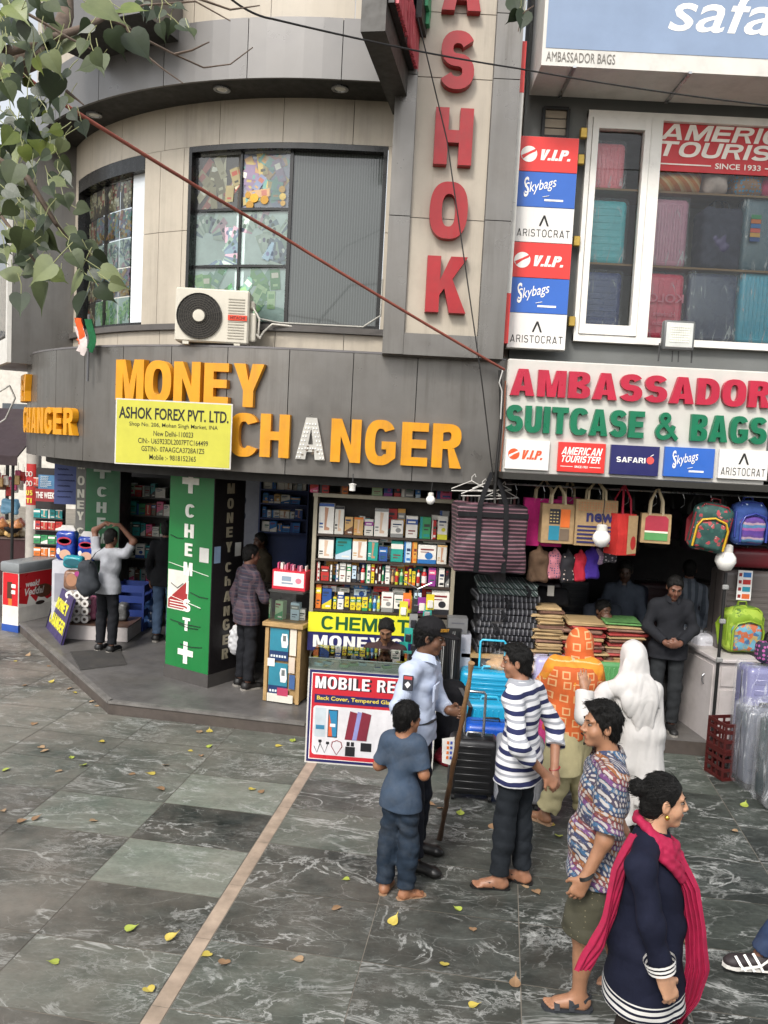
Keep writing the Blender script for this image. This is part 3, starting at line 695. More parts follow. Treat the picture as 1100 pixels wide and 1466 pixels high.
def block_geo(t,s=.24,b=.19,w=1.0,gap=.12,solid=True):
    key=(t,s,b,w,gap,solid)
    if key in _bc:return _bc[key]
    V,Fc=[],[];x=0
    for ch in t:
        cs,adv=glyph(ch,s,b,w)
        if cs:
            if isinstance(cs[0],tuple) and cs[0][0]=='stroke':
                pts,wd=cs[0][1],cs[0][2];q=_stroke(pts,[wd]*len(pts));n=len(pts);z=.5 if solid else 0;b0=len(V)
                for i in range(n-1):
                    A=[q[i],q[i+1],q[2*n-2-i],q[2*n-1-i]];zz=z-i*.0015;o=len(V)
                    V+=[(x+p[0],p[1],zz) for p in A];Fc.append((o+3,o+2,o+1,o))
                    if solid:
                        V+=[(x+p[0],p[1],-z) for p in A]
                        Fc+=[(o,o+1,o+5,o+4),(o+2,o+3,o+7,o+6)]
                x+=adv+gap;continue
            cu=bpy.data.curves.new('outline','CURVE');cu.dimensions='2D';cu.fill_mode='BOTH';cu.extrude=.5 if solid else 0
            for c in cs:
                sp=cu.splines.new('POLY');sp.points.add(len(c)-1);sp.use_cyclic_u=True
                for p,q in zip(sp.points,c):p.co=(q[0]+x,q[1],0,1)
            o=bpy.data.objects.new('outline',cu);COL.objects.link(o)
            me=bpy.data.meshes.new_from_object(o.evaluated_get(bpy.context.evaluated_depsgraph_get()));k=len(V)
            V+=[tuple(a.co) for a in me.vertices];Fc+=[tuple(i+k for i in p.vertices) for p in me.polygons]
            bpy.data.objects.remove(o);bpy.data.curves.remove(cu);bpy.data.meshes.remove(me)
        x+=adv+gap
    _bc[key]=(V,Fc);return V,Fc
def block(mb,t,x0,z0,x1=None,z1=1,y=0,depth=.03,s=.24,b=.19,w=1.0,gap=.12,M=None,shear=0,mirror=False):
    """block capitals in the box x0..x1 / z0..z1 of an xz plane facing -Y; their back lies on y"""
    v,f=block_geo(t,s,b,w,gap,depth>.0025);bx=min(a[0] for a in v);W=max(a[0] for a in v)-bx;h=z1-z0
    sx=h if x1 is None else (x1-x0-shear*h)/W
    vs=[(x0+(a[0]-bx)*sx+shear*h*a[1],y-(a[2]+.5)*depth if depth>.0025 else y,z0+a[1]*h) for a in v]
    if mirror:vs=[(x0+x1-p[0],p[1],p[2]) for p in vs];f=[q[::-1] for q in f]
    mb.add(vs,f,M);return x0+W*sx
# ================================================================== SETTING
YF=8.1;AX0=-.70;AR=4.4;ACY=YF+AR
def proj(x,y,z):
    v=Vector((x,y,z-CAMH));w=v.dot(_f);return 550+FPX*v.dot(_r)/w,733-FPX*v.dot(_u)/w
def arcp(s,off=0):
    if s <= 0:return Vector((AX0-s,YF-off,0)),0
    a=s/AR;return Vector((AX0-(AR+off)*math.sin(a),ACY-(AR+off)*math.cos(a),0)),a
def s_of(px,z,off=0):
    lo,hi=-3.0,AR*1.15
    for _ in range(40):
        m=(lo+hi)/2;p,a=arcp(m,off)
        if proj(p.x,p.y,z)[0]>px:lo=m
        else:hi=m
    return lo
def AM(s,off=0,z=0):
    p,a=arcp(s,off);return Matrix.Translation((p.x,p.y,z)) @ Matrix.Rotation(-a,4,'Z')
def band(mb,s0,s1,z0,z1,off,th,n=None,caps=True):
    """curved slab: outer face at off, thickness th inwards"""
    n=n or max(1,int(abs(s1-s0)/.18));vs=[];fs=[]
    for i in range(n+1):
        s=s0+(s1-s0)*i/n
        for o,z in ((off,z0),(off,z1),(off-th,z1),(off-th,z0)):p,_=arcp(s,o);vs.append((p.x,p.y,z))
    for i in range(n):
        for k in range(4):j=(k+1) % 4;fs.append((i*4+k,i*4+j,i*4+4+j,i*4+4+k))
    fs.append((3,2,1,0));fs.append((n*4,n*4+1,n*4+2,n*4+3));mb.add(vs,fs)
# ---- ground
def marble():
    m,t,b=nodes('green_marble_paving');v=objco(t)
    at=N(t,'ShaderNodeAttribute',attribute_name='tile_shift');tn=N(t,'ShaderNodeAttribute',attribute_name='tile_tone').outputs['Fac']
    va=N(t,'ShaderNodeVectorMath',operation='ADD');t.links.new(v,va.inputs[0]);t.links.new(at.outputs['Vector'],va.inputs[1])
    rot=N(t,'ShaderNodeMapping');rot.inputs['Rotation'].default_value=(0,0,.5);rot.inputs['Scale'].default_value=(.75,1.5,1);t.links.new(va.outputs[0],rot.inputs[0]);p=rot.outputs[0]
    base=noise(t,3.2,8,.68,p);fine=noise(t,38,6,.7,p)
    dk=ramp(t,base,[(.32,(.006,.0072,.0072)),(.48,(.016,.019,.0185)),(.64,(.04,.046,.043)),(.8,(.085,.095,.085))])
    lt=ramp(t,base,[(.3,(.12,.145,.12)),(.55,(.19,.22,.18)),(.75,(.27,.30,.255))])
    c=mix(t,tn,dk,lt)
    c=mix(t,.5,c,ramp(t,fine,[(.3,(.25,.25,.25)),(.7,(.8,.8,.8))]),'SOFT_LIGHT')
    dn=N(t,'ShaderNodeTexNoise');dn.inputs['Scale'].default_value=2.2;dn.inputs['Detail'].default_value=6;t.links.new(p,dn.inputs['Vector'])
    dv=N(t,'ShaderNodeVectorMath',operation='MULTIPLY_ADD');t.links.new(dn.outputs['Color'],dv.inputs[0]);dv.inputs[1].default_value=(.55,.55,.55);t.links.new(p,dv.inputs[2])
    def veins(sc,w,msk_sc,lo,hi):
        vo=N(t,'ShaderNodeTexVoronoi',feature='DISTANCE_TO_EDGE');vo.inputs['Scale'].default_value=sc;t.links.new(dv.outputs[0],vo.inputs['Vector'])
        wv=math_(t,'MULTIPLY',ramp(t,noise(t,msk_sc*2.2,4,.7,p),[(.35,(.15,)*3),(.75,(1.6,)*3)]),w)
        e=math_(t,'SUBTRACT',1,math_(t,'DIVIDE',vo.outputs['Distance'],wv));e=math_(t,'MAXIMUM',e,0)
        return math_(t,'MULTIPLY',math_(t,'POWER',e,.7),ramp(t,noise(t,msk_sc,5,.65,p),[(lo,(0,)*3),(hi,(1,)*3)]))
    v1=veins(2.6,.016,1.7,.42,.6);v2=veins(7.5,.020,2.6,.44,.64);v3=veins(19,.05,3.1,.5,.7)
    rn=N(t,'ShaderNodeTexNoise');rn.inputs['Scale'].default_value=1.5;rn.inputs['Detail'].default_value=7;rn.inputs['Roughness'].default_value=.62;rn.inputs['Distortion'].default_value=.9;t.links.new(p,rn.inputs['Vector']);rv=ramp(t,math_(t,'ABSOLUTE',math_(t,'SUBTRACT',rn.outputs[0],.5)),[(0,(1,)*3),(.007,(.7,)*3),(.016,(0,)*3)])
    v1=math_(t,'MAXIMUM',math_(t,'MULTIPLY',v1,.5),math_(t,'MULTIPLY',rv,ramp(t,noise(t,2.3,4,.6,p),[(.42,(0,)*3),(.6,(1,)*3)])))
    vv=math_(t,'MINIMUM',math_(t,'ADD',math_(t,'ADD',v1,math_(t,'MULTIPLY',v2,.5)),math_(t,'MULTIPLY',v3,.2)),1)
    pn=noise(t,4.2,9,.75,dv.outputs[0]);patch=ramp(t,math_(t,'ABSOLUTE',math_(t,'SUBTRACT',pn,.52)),[(0,(1,)*3),(.012,(.8,)*3),(.03,(0,)*3)])
    vv=math_(t,'MINIMUM',math_(t,'ADD',vv,math_(t,'MULTIPLY',patch,ramp(t,noise(t,1.5,4,.6,p),[(.5,(0,)*3),(.66,(.75,)*3)]))),1)
    c=mix(t,math_(t,'MULTIPLY',vv,.74),c,(.46,.47,.45))
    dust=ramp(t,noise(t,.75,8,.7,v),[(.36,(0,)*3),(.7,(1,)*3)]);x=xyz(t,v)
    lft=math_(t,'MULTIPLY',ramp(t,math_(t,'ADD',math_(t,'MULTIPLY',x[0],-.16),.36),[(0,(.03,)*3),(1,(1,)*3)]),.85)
    c=mix(t,math_(t,'MULTIPLY',dust,lft),c,(.27,.235,.2))  # real dust, its tint lightened on the left to paint in sky glare
    sp=ramp(t,noise(t,14,8,.8,v),[(.6,(0,)*3),(.72,(.35,)*3)]);c=mix(t,sp,c,(.12,.105,.09))
    t.links.new(c,b.inputs['Base Color']);t.links.new(ramp(t,noise(t,5,7,.7,v),[(.3,(.33,)*3),(.7,(.62,)*3)]),b.inputs['Roughness'])
    b.inputs['Specular IOR Level'].default_value=.28
    bump(t,b,fine,.12,.002);return m
GA=math.atan2(-.12,.99);UV=Vector((.143,.990,0));VV=Vector((.990,-.143,0));G0=G(445,1095)
gm=MB();tone=[];shift=[]
TW,TH,SW=.9,.6,.1
for i in range(-11,11):
    off=i*TW + (SW/2 if i >= 0 else -SW/2)
    for j in range(-14,24):
        jit=(.0 if i<0 else .17)
        p=G0 + VV*off + UV*(-j*TH + jit + .13);g=.0032
        a=[p+VV*g+UV*g,p+VV*(TW-g)+UV*g,p+VV*(TW-g)+UV*(TH-g),p+VV*g+UV*(TH-g)]
        c=p+VV*TW/2+UV*TH/2
        if c.y<.3 or c.y>15 or abs(c.x)>9:continue
        gm.add([(q.x,q.y,0) for q in a],[(0,1,2,3)])
        r=random.random();tv=.06+.1*random.random()
        if r>.86:tv=.35+.3*random.random()
        pc=proj(c.x,c.y,0)
        if i==-1 and 1100<pc[1]<1260:tv=.8 if (j % 2==0) else .03
        elif pc[1]<1120 and c.y<9:tv=.28+.15*random.random()
        if i in (1,0) and pc[1]>1395 and i==0:tv=.3
        tone.append(tv);shift.append((random.uniform(-40,40),random.uniform(-40,40),random.uniform(-9,9)))
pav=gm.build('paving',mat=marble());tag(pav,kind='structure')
at=pav.data.attributes.new('tile_tone','FLOAT','FACE');at.data.foreach_set('value',tone)
at=pav.data.attributes.new('tile_shift','FLOAT_VECTOR','FACE');at.data.foreach_set('vector',[x for q in shift for x in q])
g2=MB();g2.add([(-400,-400,-.004),(400,-400,-.004),(400,400,-.004),(-400,400,-.004)],[(0,1,2,3)])
tag(g2.build('ground',mat=mat('dusty_grout',(.2,.18,.15),.8,var=.25,scale=2)),kind='structure')
sm=MB()
for j in range(-12,16):
    p=G0+UV*(-j*.6+.3);q=p-UV*.597;w=VV*SW/2*.93;sm.add([(a.x,a.y,.0) for a in (q-w,q+w,p+w,p-w)],[(0,1,2,3)])
tag(sm.build('paving_strip',mat=mat('tan_stone',(.36,.28,.215),.5,var=.3,scale=5,dirt=.35)),kind='structure')
# ---- raised shop floor
PZ=.14
pts=[(-10,18),(-5.15,11.55),(-2.77,8.33),(-.68,7.96),(1.25,7.9),(1.9,8.12),(6.5,7.72),(6.5,18)]
pm=MB();n=len(pts);floorm=mat('grey_marble_floor',(.11,.104,.10),.45,var=.3,scale=2.5,dirt=.3)
pm.use(floorm);pm.add([(x,y,PZ) for x,y in pts],[tuple(range(n))])
pm.use(mat('brown_step_stone',(.072,.058,.05),.6,var=.3,scale=4,dirt=.4))
pm.add([(x,y,0) for x,y in pts]+[(x,y,PZ) for x,y in pts],[(i,(i+1) % n,(i+1) % n+n,i+n) for i in range(n)])
tag(pm.build('raised_floor'),kind='structure')
nm=MB()
for a,b in zip(pts[1:3],pts[2:4]):
    A,B=Vector((*a,0)),Vector((*b,0));d=(B-A).normalized();o=Vector((d.y,-d.x,0));nm.add([A+Vector((0,0,PZ-.022)),B+Vector((0,0,PZ-.022)),B+o*.015+Vector((0,0,PZ-.022)),A+o*.015+Vector((0,0,PZ-.022))]+[A-o*.05+Vector((0,0,PZ+.004)),B-o*.05+Vector((0,0,PZ+.004)),B+o*.015+Vector((0,0,PZ+.004)),A+o*.015+Vector((0,0,PZ+.004))],[(4,5,6,7),(3,2,6,7),(0,3,7,4),(1,5,6,2)])
tag(nm.build('step_nosing',mat=mat('worn_step_edge',(.16,.15,.14),.5,var=.3,scale=6)),kind='structure')
# ================================================================== CORNER BUILDING
B=thing('corner_building','grey and cream clad corner building with a curved front over the chemist','building',(AX0,YF+2,0))
def bpart(mb,name,m=None,par=None,**k):
    o=mb.build(name,None,m,**k);o.parent=par or B
    if not par:o.matrix_parent_inverse=Matrix.Translation((-AX0,-YF-2,0))
    return o
FZ0,FZ1=P(408,679,YF).z,P(408,500,YF).z
seam=[];s=-(1.12-AX0);pitch=.63;s_first=s_of(594,3.2)
ss=[-1.83]+[s_first+pitch*k for k in range(0,13)]
fa=MB()
for a,b in zip(ss[:-1],ss[1:]):band(fa,a+.004,b-.004,FZ0,FZ1,0,.03)
bpart(fa,'fascia',GREYP)
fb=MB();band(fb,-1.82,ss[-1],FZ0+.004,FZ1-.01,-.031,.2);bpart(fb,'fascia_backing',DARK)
ov=MB();band(ov,-1.82,ss[-1],FZ1+.001,FZ1+.02,.006,.62);bpart(ov,'ledge',mat('grey_ledge','6A6768',.5,dirt=.35))
WO=-.47;Z0=FZ1+.02;ZC=P(400,109,YF).z;ZT=P(400,21,YF).z;ZTOP=9.5
SILL=P(430,466,YF-WO).z;WT=P(430,203,YF-WO).z
w1a,w1b=s_of(556,WT,WO),s_of(272,WT,WO)
w2a,w2b=s_of(206,WT-.6,WO),s_of(112,WT-.6,WO)
wl=MB();END=AR*1.3
def wallrow(z0,z1,s0,s1,seams=True,pitch=.78,off=WO):
    s=s0
    cuts=[s0]+[x for x in [w1a-1.2+pitch*k for k in range(0,14)] if s0+.05<x<s1-.05]+[s1] if seams else [s0,s1]
    for a,b in zip(cuts[:-1],cuts[1:]):band(wl,a+.003,b-.003,z0,z1,off,.04)
wallrow(Z0,SILL-.07,-2.2,END);wallrow(WT,ZC+.3,-2.2,END)
zz=(SILL+WT)/2+.06
for z0,z1 in ((SILL-.067,zz-.003),(zz+.003,WT-.003)):
    wallrow(z0,z1,-2.2,w1a-.004);wallrow(z0,z1,w1b+.004,w2a-.004,pitch=.36);wallrow(z0,z1,w2b+.004,END)
bpart(wl,'wall',CREAM)
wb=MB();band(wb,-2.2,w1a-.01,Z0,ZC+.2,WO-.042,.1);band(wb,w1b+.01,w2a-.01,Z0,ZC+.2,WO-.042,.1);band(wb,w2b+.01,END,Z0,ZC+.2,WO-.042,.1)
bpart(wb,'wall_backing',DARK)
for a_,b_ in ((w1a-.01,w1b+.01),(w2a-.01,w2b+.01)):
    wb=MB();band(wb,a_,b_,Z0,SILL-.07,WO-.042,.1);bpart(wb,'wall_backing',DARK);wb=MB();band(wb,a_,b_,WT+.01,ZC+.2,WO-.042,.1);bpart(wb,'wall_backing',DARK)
sb=MB();band(sb,w1a-.1,END,SILL-.066,SILL-.004,WO+.05,.1);bpart(sb,'sill',mat('grey_sill','55514E',.45,dirt=.3))
FRM=mat('black_window_frame','121212',.3);RIB=None
def ribbed():
    m,t,b=nodes('ribbed_grey_glass');x=xyz(t)[0];f=math_(t,'SINE',math_(t,'MULTIPLY',x,230))
    t.links.new(ramp(t,f,[(0,(.05,.058,.056)),(1,(.082,.093,.09))]),b.inputs['Base Color']);b.inputs['Roughness'].default_value=.12;b.inputs['Coat Weight'].default_value=.6;b.inputs['Coat Roughness'].default_value=.03
    bump(t,b,f,.08,.002);return m
RIB=ribbed()
def notes_picture(mb,w,h,seed,style):
    """poster of fanned banknotes and coins, filling w x h of a plane facing -Y"""
    rd=random.Random(seed)
    bgc=dict(dark='3A3226',pale='C9DCD8',mixed='8E8FA0',green='C4DAD6')[style]
    mb.use(cm(bgc,.35));mb.rect(-w/2,0,w/2,h,0)
    pal=dict(dark=['9A8F6A','B9B08E','A0574A','D0C8A8','7E7452'],pale=['8FA79B','A9BDB0','7D94A0','BFD0C4','6F7F8E','C6A8B4'],mixed=['6E9C92','B9A66A','A86A5C','7F89A4','8C7A94','6F8F9C','B5946C'],green=['7DB37A','9CCB8C','5E9A66','B7D9A6','88B0A0'])[style]
    k=0
    if style=='pale':
        for fan in range(3):
            cx,cz=rd.uniform(-.3,.3)*w,rd.uniform(.1,.6)*h
            for q in range(13):
                a=-1.3+q*.24+fan;L=rd.uniform(.38,.5)*h;k+=1;d=Vector((math.sin(a),0,math.cos(a)));e=Vector((math.cos(a),0,-math.sin(a)))
                mb.use(cm(rd.choice(pal),.4));c=Vector((cx,-.0006*k-.0004,cz))
                pts=[c+d*L*.25-e*.03*h,c+d*L*.25+e*.03*h,c+d*L+e*.075*h,c+d*L-e*.075*h]
                pts=[Vector((min(w/2,max(-w/2,p.x)),p.y,min(h,max(0,p.z)))) for p in pts];mb.add(pts,[(0,1,2,3)])
                mb.use(cm(rd.choice(['3E4A5A','56685E','6A6F86','DDE4DC']),.4));cc=c+d*L*.75;cc.y -= .0003
                pts=[cc+Vector((math.cos(t)*.035*h,0,math.sin(t)*.045*h)) for t in np.linspace(0,2*PI,9)[:-1]]
                pts=[Vector((min(w/2,max(-w/2,p.x)),p.y,min(h,max(0,p.z)))) for p in pts];mb.add(pts,[tuple(range(8))])
    else:
        for q in range(30 if style=='mixed' else 16):
            a=rd.uniform(-.8,.8) if style != 'mixed' else rd.uniform(-1.5,1.5);k+=1;L,Wd=rd.uniform(.3,.45)*h,rd.uniform(.14,.2)*h
            c=Vector((rd.uniform(-.42,.42)*w,-.0006*k-.0004,rd.uniform(.08,.9)*h));d=Vector((math.sin(a),0,math.cos(a)));e=Vector((math.cos(a),0,-math.sin(a)))
            def put(cc,l,ww,col):
                mb.use(cm(col,.4));pts=[cc-d*l/2-e*ww/2,cc-d*l/2+e*ww/2,cc+d*l/2+e*ww/2,cc+d*l/2-e*ww/2]
                pts=[Vector((min(w/2,max(-w/2,p.x)),p.y,min(h,max(0,p.z)))) for p in pts];mb.add(pts,[(0,1,2,3)])
            put(c,L,Wd,rd.choice(pal));c2=c.copy();c2.y -= .0003;put(c2+d*L*.2,L*.25,Wd*.7,rd.choice(pal+['E8E4D4']));put(c2-d*L*.28,L*.12,Wd*.5,rd.choice(pal+['4A4A40']))
        if style=='mixed':
            for q in range(7):
                k+=1;cx,cz=rd.uniform(-.4,.4)*w,rd.uniform(.06,.35)*h;r=rd.uniform(.05,.085)*h;mb.use(cm(rd.choice(['B8892F','C9A54A','9A7430']),.3,metal=.5))
                mb.add([(min(w/2,max(-w/2,cx+r*math.cos(t))),-.0006*k-.001,max(0,cz+r*math.sin(t))) for t in np.linspace(0,2*PI,15)[:-1]],[tuple(range(14))])
def chord(s0,s1,off):
    a,_=arcp(s0,off);b,_=arcp(s1,off);d=(a-b);m=(a+b)/2
    return Matrix.Translation(m) @ Matrix.Rotation(math.atan2(d.y,d.x),4,'Z'),d.length
win=MB()
def frame_bar(mb,s0,s1,z0,z1,off,th):band(mb,s0,s1,z0,z1,off,th)
wf=MB();IO=WO-.10
for z0,z1 in ((SILL,SILL+.03),(WT-.06,WT-.004)):band(wf,w1a,w1b,z0,z1,WO+.005,.16)
for s_ in (w1a,w1b-.04):band(wf,s_,s_+.04,SILL,WT-.004,WO+.006,.16)
wc=s_of(412,4.6,IO);cells=2;wmid=(w1b-.04+wc)/2
for s_ in (wc-.02,wmid-.012):band(wf,s_,s_+(.04 if s_<wmid-.1 else .024),SILL+.03,WT-.06,IO+.03,.05)
rows=[SILL+.03+(WT-.09-SILL)*k/3 for k in range(4)]
for z in rows[1:3]:band(wf,wc+.02,w1b-.04,z-.013,z+.013,IO+.028,.045)
rw=bpart(wf,'window',FRM)
gmb=MB()
M_,L_=chord(w1a+.04,wc-.02,IO);gmb.use(RIB);gmb.rect(-L_/2,SILL+.03,L_/2,WT-.06,0,M_)
bpart(gmb,'pane',None,rw)
sty=[['green','dark','dark'],['pale','pale','dark']]
lay={(0,0):'green',(0,1):'pale',(0,2):'dark',(1,0):'green',(1,1):'pale',(1,2):'mixed'}
for ci,(a,b) in enumerate(((wmid+.012,w1b-.04),(wc+.02,wmid-.012))):
    for ri in range(3):
        M_,L_=chord(a,b,IO-.01);q=MB();mb=q;h_=rows[ri+1]-rows[ri]-.026
        notes_picture(mb,L_-.004,h_,ci*7+ri,lay[(ci,ri)]);q.v=[tuple(M_ @ Vector((x,y,z+rows[ri]+.013))) for x,y,z in q.v]
        bpart(q,'picture_pane',None,rw)
gp=MB()
M_,L_=chord(wc+.02,w1b-.04,IO+.024);gp.rect(-L_/2,SILL+.03,L_/2,WT-.06,0,M_);bpart(gp,'glass',glass('poster_glass',refl=.04),rw)
wf=MB()
for z0,z1 in ((SILL,SILL+.03),(WT-.16,WT-.004)):band(wf,w2a,w2b,z0,z1,WO+.003,.3)
band(wf,w2b-.03,w2b,SILL,WT-.01,WO+.004,.3);IO2=WO-.13;s5=[w2a+.02+(w2b-.05-w2a)*k/5 for k in range(6)]
for k in (1,3):band(wf,s5[k]-.02,s5[k]+.02,SILL+.03,WT-.16,IO2+.03,.05)
lw=bpart(wf,'window',FRM)
rows2=[SILL+.03+(WT-.19-SILL)*k/5 for k in range(6)];st5=['green','mixed','pale','mixed','dark']
for ci in range(1,5):
    for ri in range(5):
        M_,L_=chord(s5[ci]+.005,s5[ci+1]-.005,IO2);q=MB();notes_picture(q,L_,rows2[ri+1]-rows2[ri]-.012,40+ci*9+ri,st5[ri] if ci<4 else 'dark')
        q.v=[tuple(M_ @ Vector((x,y,z+rows2[ri]+.006))) for x,y,z in q.v];bpart(q,'picture_pane',None,lw)
gp=MB();band(gp,s5[0]-.01,s5[1]-.02,SILL+.03,WT-.16,IO2+.04,.012,n=1);gp2=MB()
for k in range(1,5):M_,L_=chord(s5[k],s5[k+1],IO2+.055);gp2.rect(-L_/2,SILL+.03,L_/2,WT-.16,0,M_)
bpart(gp2,'glass',glass('curved_window_glass',refl=.03),lw);bpart(gp,'glass',mat('pale_reflecting_glass','DADFE2',.15,var=.1,scale=4,coat=.5),lw)  # opaque end pane: its pale colour paints in a white sky reflection
cp=MB();cs=[-1.0+.92*k for k in range(0,9)]
for a,b in zip(cs[:-1],cs[1:]):band(cp,a+.004,b-.004,ZC,ZT,0,.03)
can=bpart(cp,'canopy',mat('canopy_cladding','716F6D',.34,metal=.5,var=.06,scale=1.2,dirt=.1))
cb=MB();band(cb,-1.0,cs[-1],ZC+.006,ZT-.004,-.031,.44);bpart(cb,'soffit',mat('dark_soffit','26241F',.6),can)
for px_,zz in ((487,0),(318,0),(135,0),(50,0)):
    s_=s_of(px_,ZC,-.2);dl=MB();Mx=AM(s_,-.2,ZC);dl.use(STEEL);dl.lathe([(.085,.004),(.085,-.012),(.06,-.014),(.055,.0)],n=18,M=Mx);dl.use(cm('E8E4D8',.3));dl.lathe([(.001,-.003),(.055,-.006),(.055,.0)],n=16,M=Mx);bpart(dl,'downlight',None,can,smooth=30)
up=MB();cs2=[-1.0+.82*k for k in range(0,12)]
for a,b in zip(cs2[:-1],cs2[1:]):band(up,a+.003,b-.003,ZT+.004,ZTOP,-.06,.03)
bpart(up,'wall',CREAM)
uc=MB();u0=s_of(208,7.4,.55)
UE=s_of(62,7.4,.55);band(uc,u0,UE,P(150,60,8.6).z-.05,P(150,60,8.6).z+.8,.55,.6);bpart(uc,'upper_canopy',mat('canopy_cladding','75736F'))
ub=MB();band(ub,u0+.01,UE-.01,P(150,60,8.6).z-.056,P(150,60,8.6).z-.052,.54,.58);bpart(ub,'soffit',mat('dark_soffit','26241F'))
YP=7.93;xa,xb=P(547,506,YP).x,P(720,514,YP).x;zb=P(640,511,YP).z
pl=MB();bw=.2;bh=P(640,480,YP).z-zb
pl.box(((xa+xb)/2,YP+.5,(zb+ZTOP)/2),(xb-xa,.92,ZTOP-zb))
zs=[zb];
for yy in (313,110,16):zs.append(P(645,yy,YP).z)
zs.append(ZTOP)
for x0,x1 in ((xa+.002,xa+bw),(xb-.25,xb-.002)):
    for a,b in zip(zs[:-1],zs[1:]):pl.box(((x0+x1)/2,YP+.012,(a+b)/2),(x1-x0,.056,b-a-.008))
pl.box(((xa+xb-.05)/2,YP+.012,zb+bh/2+.002),(xb-xa-.45-.006,.056,bh))
bpart(pl,'sign_pillar',GREYP)
ip=MB()
for a,b in zip([zb+bh]+zs[1:-1],zs[1:]):ip.box(((xa+bw+xb-.25)/2,YP+.034,(a+b)/2),(xb-xa-.45-.012,.012,b-a-.008))
bpart(ip,'panel',CREAM)
e0=s_of(106,4.6,WO);bay=MB();Mb=AM(e0,WO);lo_,hi_=.2,2.5
for _ in range(30):
    md=(lo_+hi_)/2;q=Mb @ Vector((0,-md,3.8))
    if proj(*q)[0]>17:lo_=md
    else:hi_=md
q=Mb @ Vector((0,-md,3.8));zb2=P(17,519,q.y).z
ZTOP_=ZTOP;ZTOP=P(40,196,10.3).z;bay.box((-.8,-md/2+.15,(zb2+ZTOP)/2),(1.6,md+.3,ZTOP-zb2),Mb);bpart(bay,'side_bay',GREYP)
bw_=MB();bw_.box((-.06,-md-.03,(zb2+ZTOP)/2),(.12,.05,ZTOP-zb2),Mb);bw_.box((-.85,-md-.028,zb2+.15),(1.4,.05,.3),Mb);bpart(bw_,'bay_trim',WHITE)
bw_=MB();bw_.box((-.75,-md-.02,(zb2+ZTOP)/2),(1.2,.03,ZTOP-zb2-.7),Mb);bpart(bw_,'bay_glass',mat('dark_bay_glass','23252A',.1));ZTOP=ZTOP_
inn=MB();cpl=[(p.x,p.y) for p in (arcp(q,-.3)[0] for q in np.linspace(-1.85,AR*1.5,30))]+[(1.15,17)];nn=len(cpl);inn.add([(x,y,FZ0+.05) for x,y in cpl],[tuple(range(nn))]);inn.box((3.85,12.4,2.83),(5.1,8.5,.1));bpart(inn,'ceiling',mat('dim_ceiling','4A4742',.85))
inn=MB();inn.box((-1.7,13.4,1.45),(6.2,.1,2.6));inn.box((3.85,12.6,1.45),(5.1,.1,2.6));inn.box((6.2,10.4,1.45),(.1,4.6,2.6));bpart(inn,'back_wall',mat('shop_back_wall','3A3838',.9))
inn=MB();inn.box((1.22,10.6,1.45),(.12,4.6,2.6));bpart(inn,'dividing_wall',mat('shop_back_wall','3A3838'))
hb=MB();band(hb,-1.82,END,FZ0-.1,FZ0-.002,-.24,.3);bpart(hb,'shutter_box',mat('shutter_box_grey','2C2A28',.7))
# ================================================================== BAG SHOP UPPER STOREY
YB=8.5
Bb=thing('shop_building','grey walled upper storey of the bag shop with a white framed window','building',(3.5,YB+2,0))
def bp2(mb,name,m=None,par=None,**k):
    o=mb.build(name,None,m,**k);o.parent=par or Bb
    if not par:o.matrix_parent_inverse=Matrix.Translation((-3.5,-YB-2,0))
    return o
GW=mat('grey_painted_wall','6F716F',.75,var=.08,scale=2,dirt=.2,bmp=.25)
zS=P(815,489,YB).z;zH=P(835,161,YB).z;xL=P(825,330,YB).x+.03;xR=7.5
zsill=zS
w=MB();w.box(((1.2+xL)/2,YB+.15,6.2),(xL-1.2,.3,6.9));w.box(((xL+xR)/2,YB+.15,(2.8+zS)/2),(xR-xL,.3,zS-2.8));w.box(((xL+xR)/2,YB+.15,(zH+9.5)/2),(xR-xL,.3,9.5-zH))
bp2(w,'wall',GW)
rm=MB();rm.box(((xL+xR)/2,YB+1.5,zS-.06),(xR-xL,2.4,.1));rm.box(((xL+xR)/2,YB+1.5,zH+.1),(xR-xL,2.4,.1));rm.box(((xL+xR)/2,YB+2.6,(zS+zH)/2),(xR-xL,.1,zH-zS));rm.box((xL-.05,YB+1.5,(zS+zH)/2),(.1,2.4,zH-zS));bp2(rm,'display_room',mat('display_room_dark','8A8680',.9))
UPVC=mat('white_window_frame','E4E1DA',.35,var=.03,dirt=.18)
wf=MB();t_=.085;yf=YB-.03
xm0,xm1=P(916,330,YB).x,P(935,330,YB).x
for x0,x1 in ((xL,xL+.045),(xm0+.02,xm1)):wf.box(((x0+x1)/2,yf,(zS+zH)/2),(x1-x0,.1,zH-zS-.002))
wf.box(((xL+xR)/2,yf,zH-.035),(xR-xL,.098,.07));wf.box(((xL+xR)/2,yf,zS+.035),(xR-xL,.098,.07));wf.box((5.3,yf,(zS+zH)/2),(.1,.1,zH-zS-.002))
wnd=bp2(wf,'window',UPVC)
cs_=MB();c0,c1=xL+.05,xm0+.014
for x0,x1 in ((c0,c0+.06),(c1-.06,c1)):cs_.box(((x0+x1)/2,yf-.02,(zS+zH)/2),(x1-x0,.09,zH-zS-.15))
for z in (zS+.125,zH-.125):cs_.box(((c0+c1)/2,yf-.018,z),(c1-c0-.12,.086,.1))
bp2(cs_,'casement',UPVC,wnd)
g_=MB();g_.rect(c0+.06,zS+.17,c1-.06,zH-.17,yf+.0);g_.rect(xm1,zS+.07,5.25,zH-.07,yf+.02);g_.rect(5.35,zS+.07,xR,zH-.07,yf+.02);bp2(g_,'glass',glass('shop_window_glass',refl=.01),wnd)
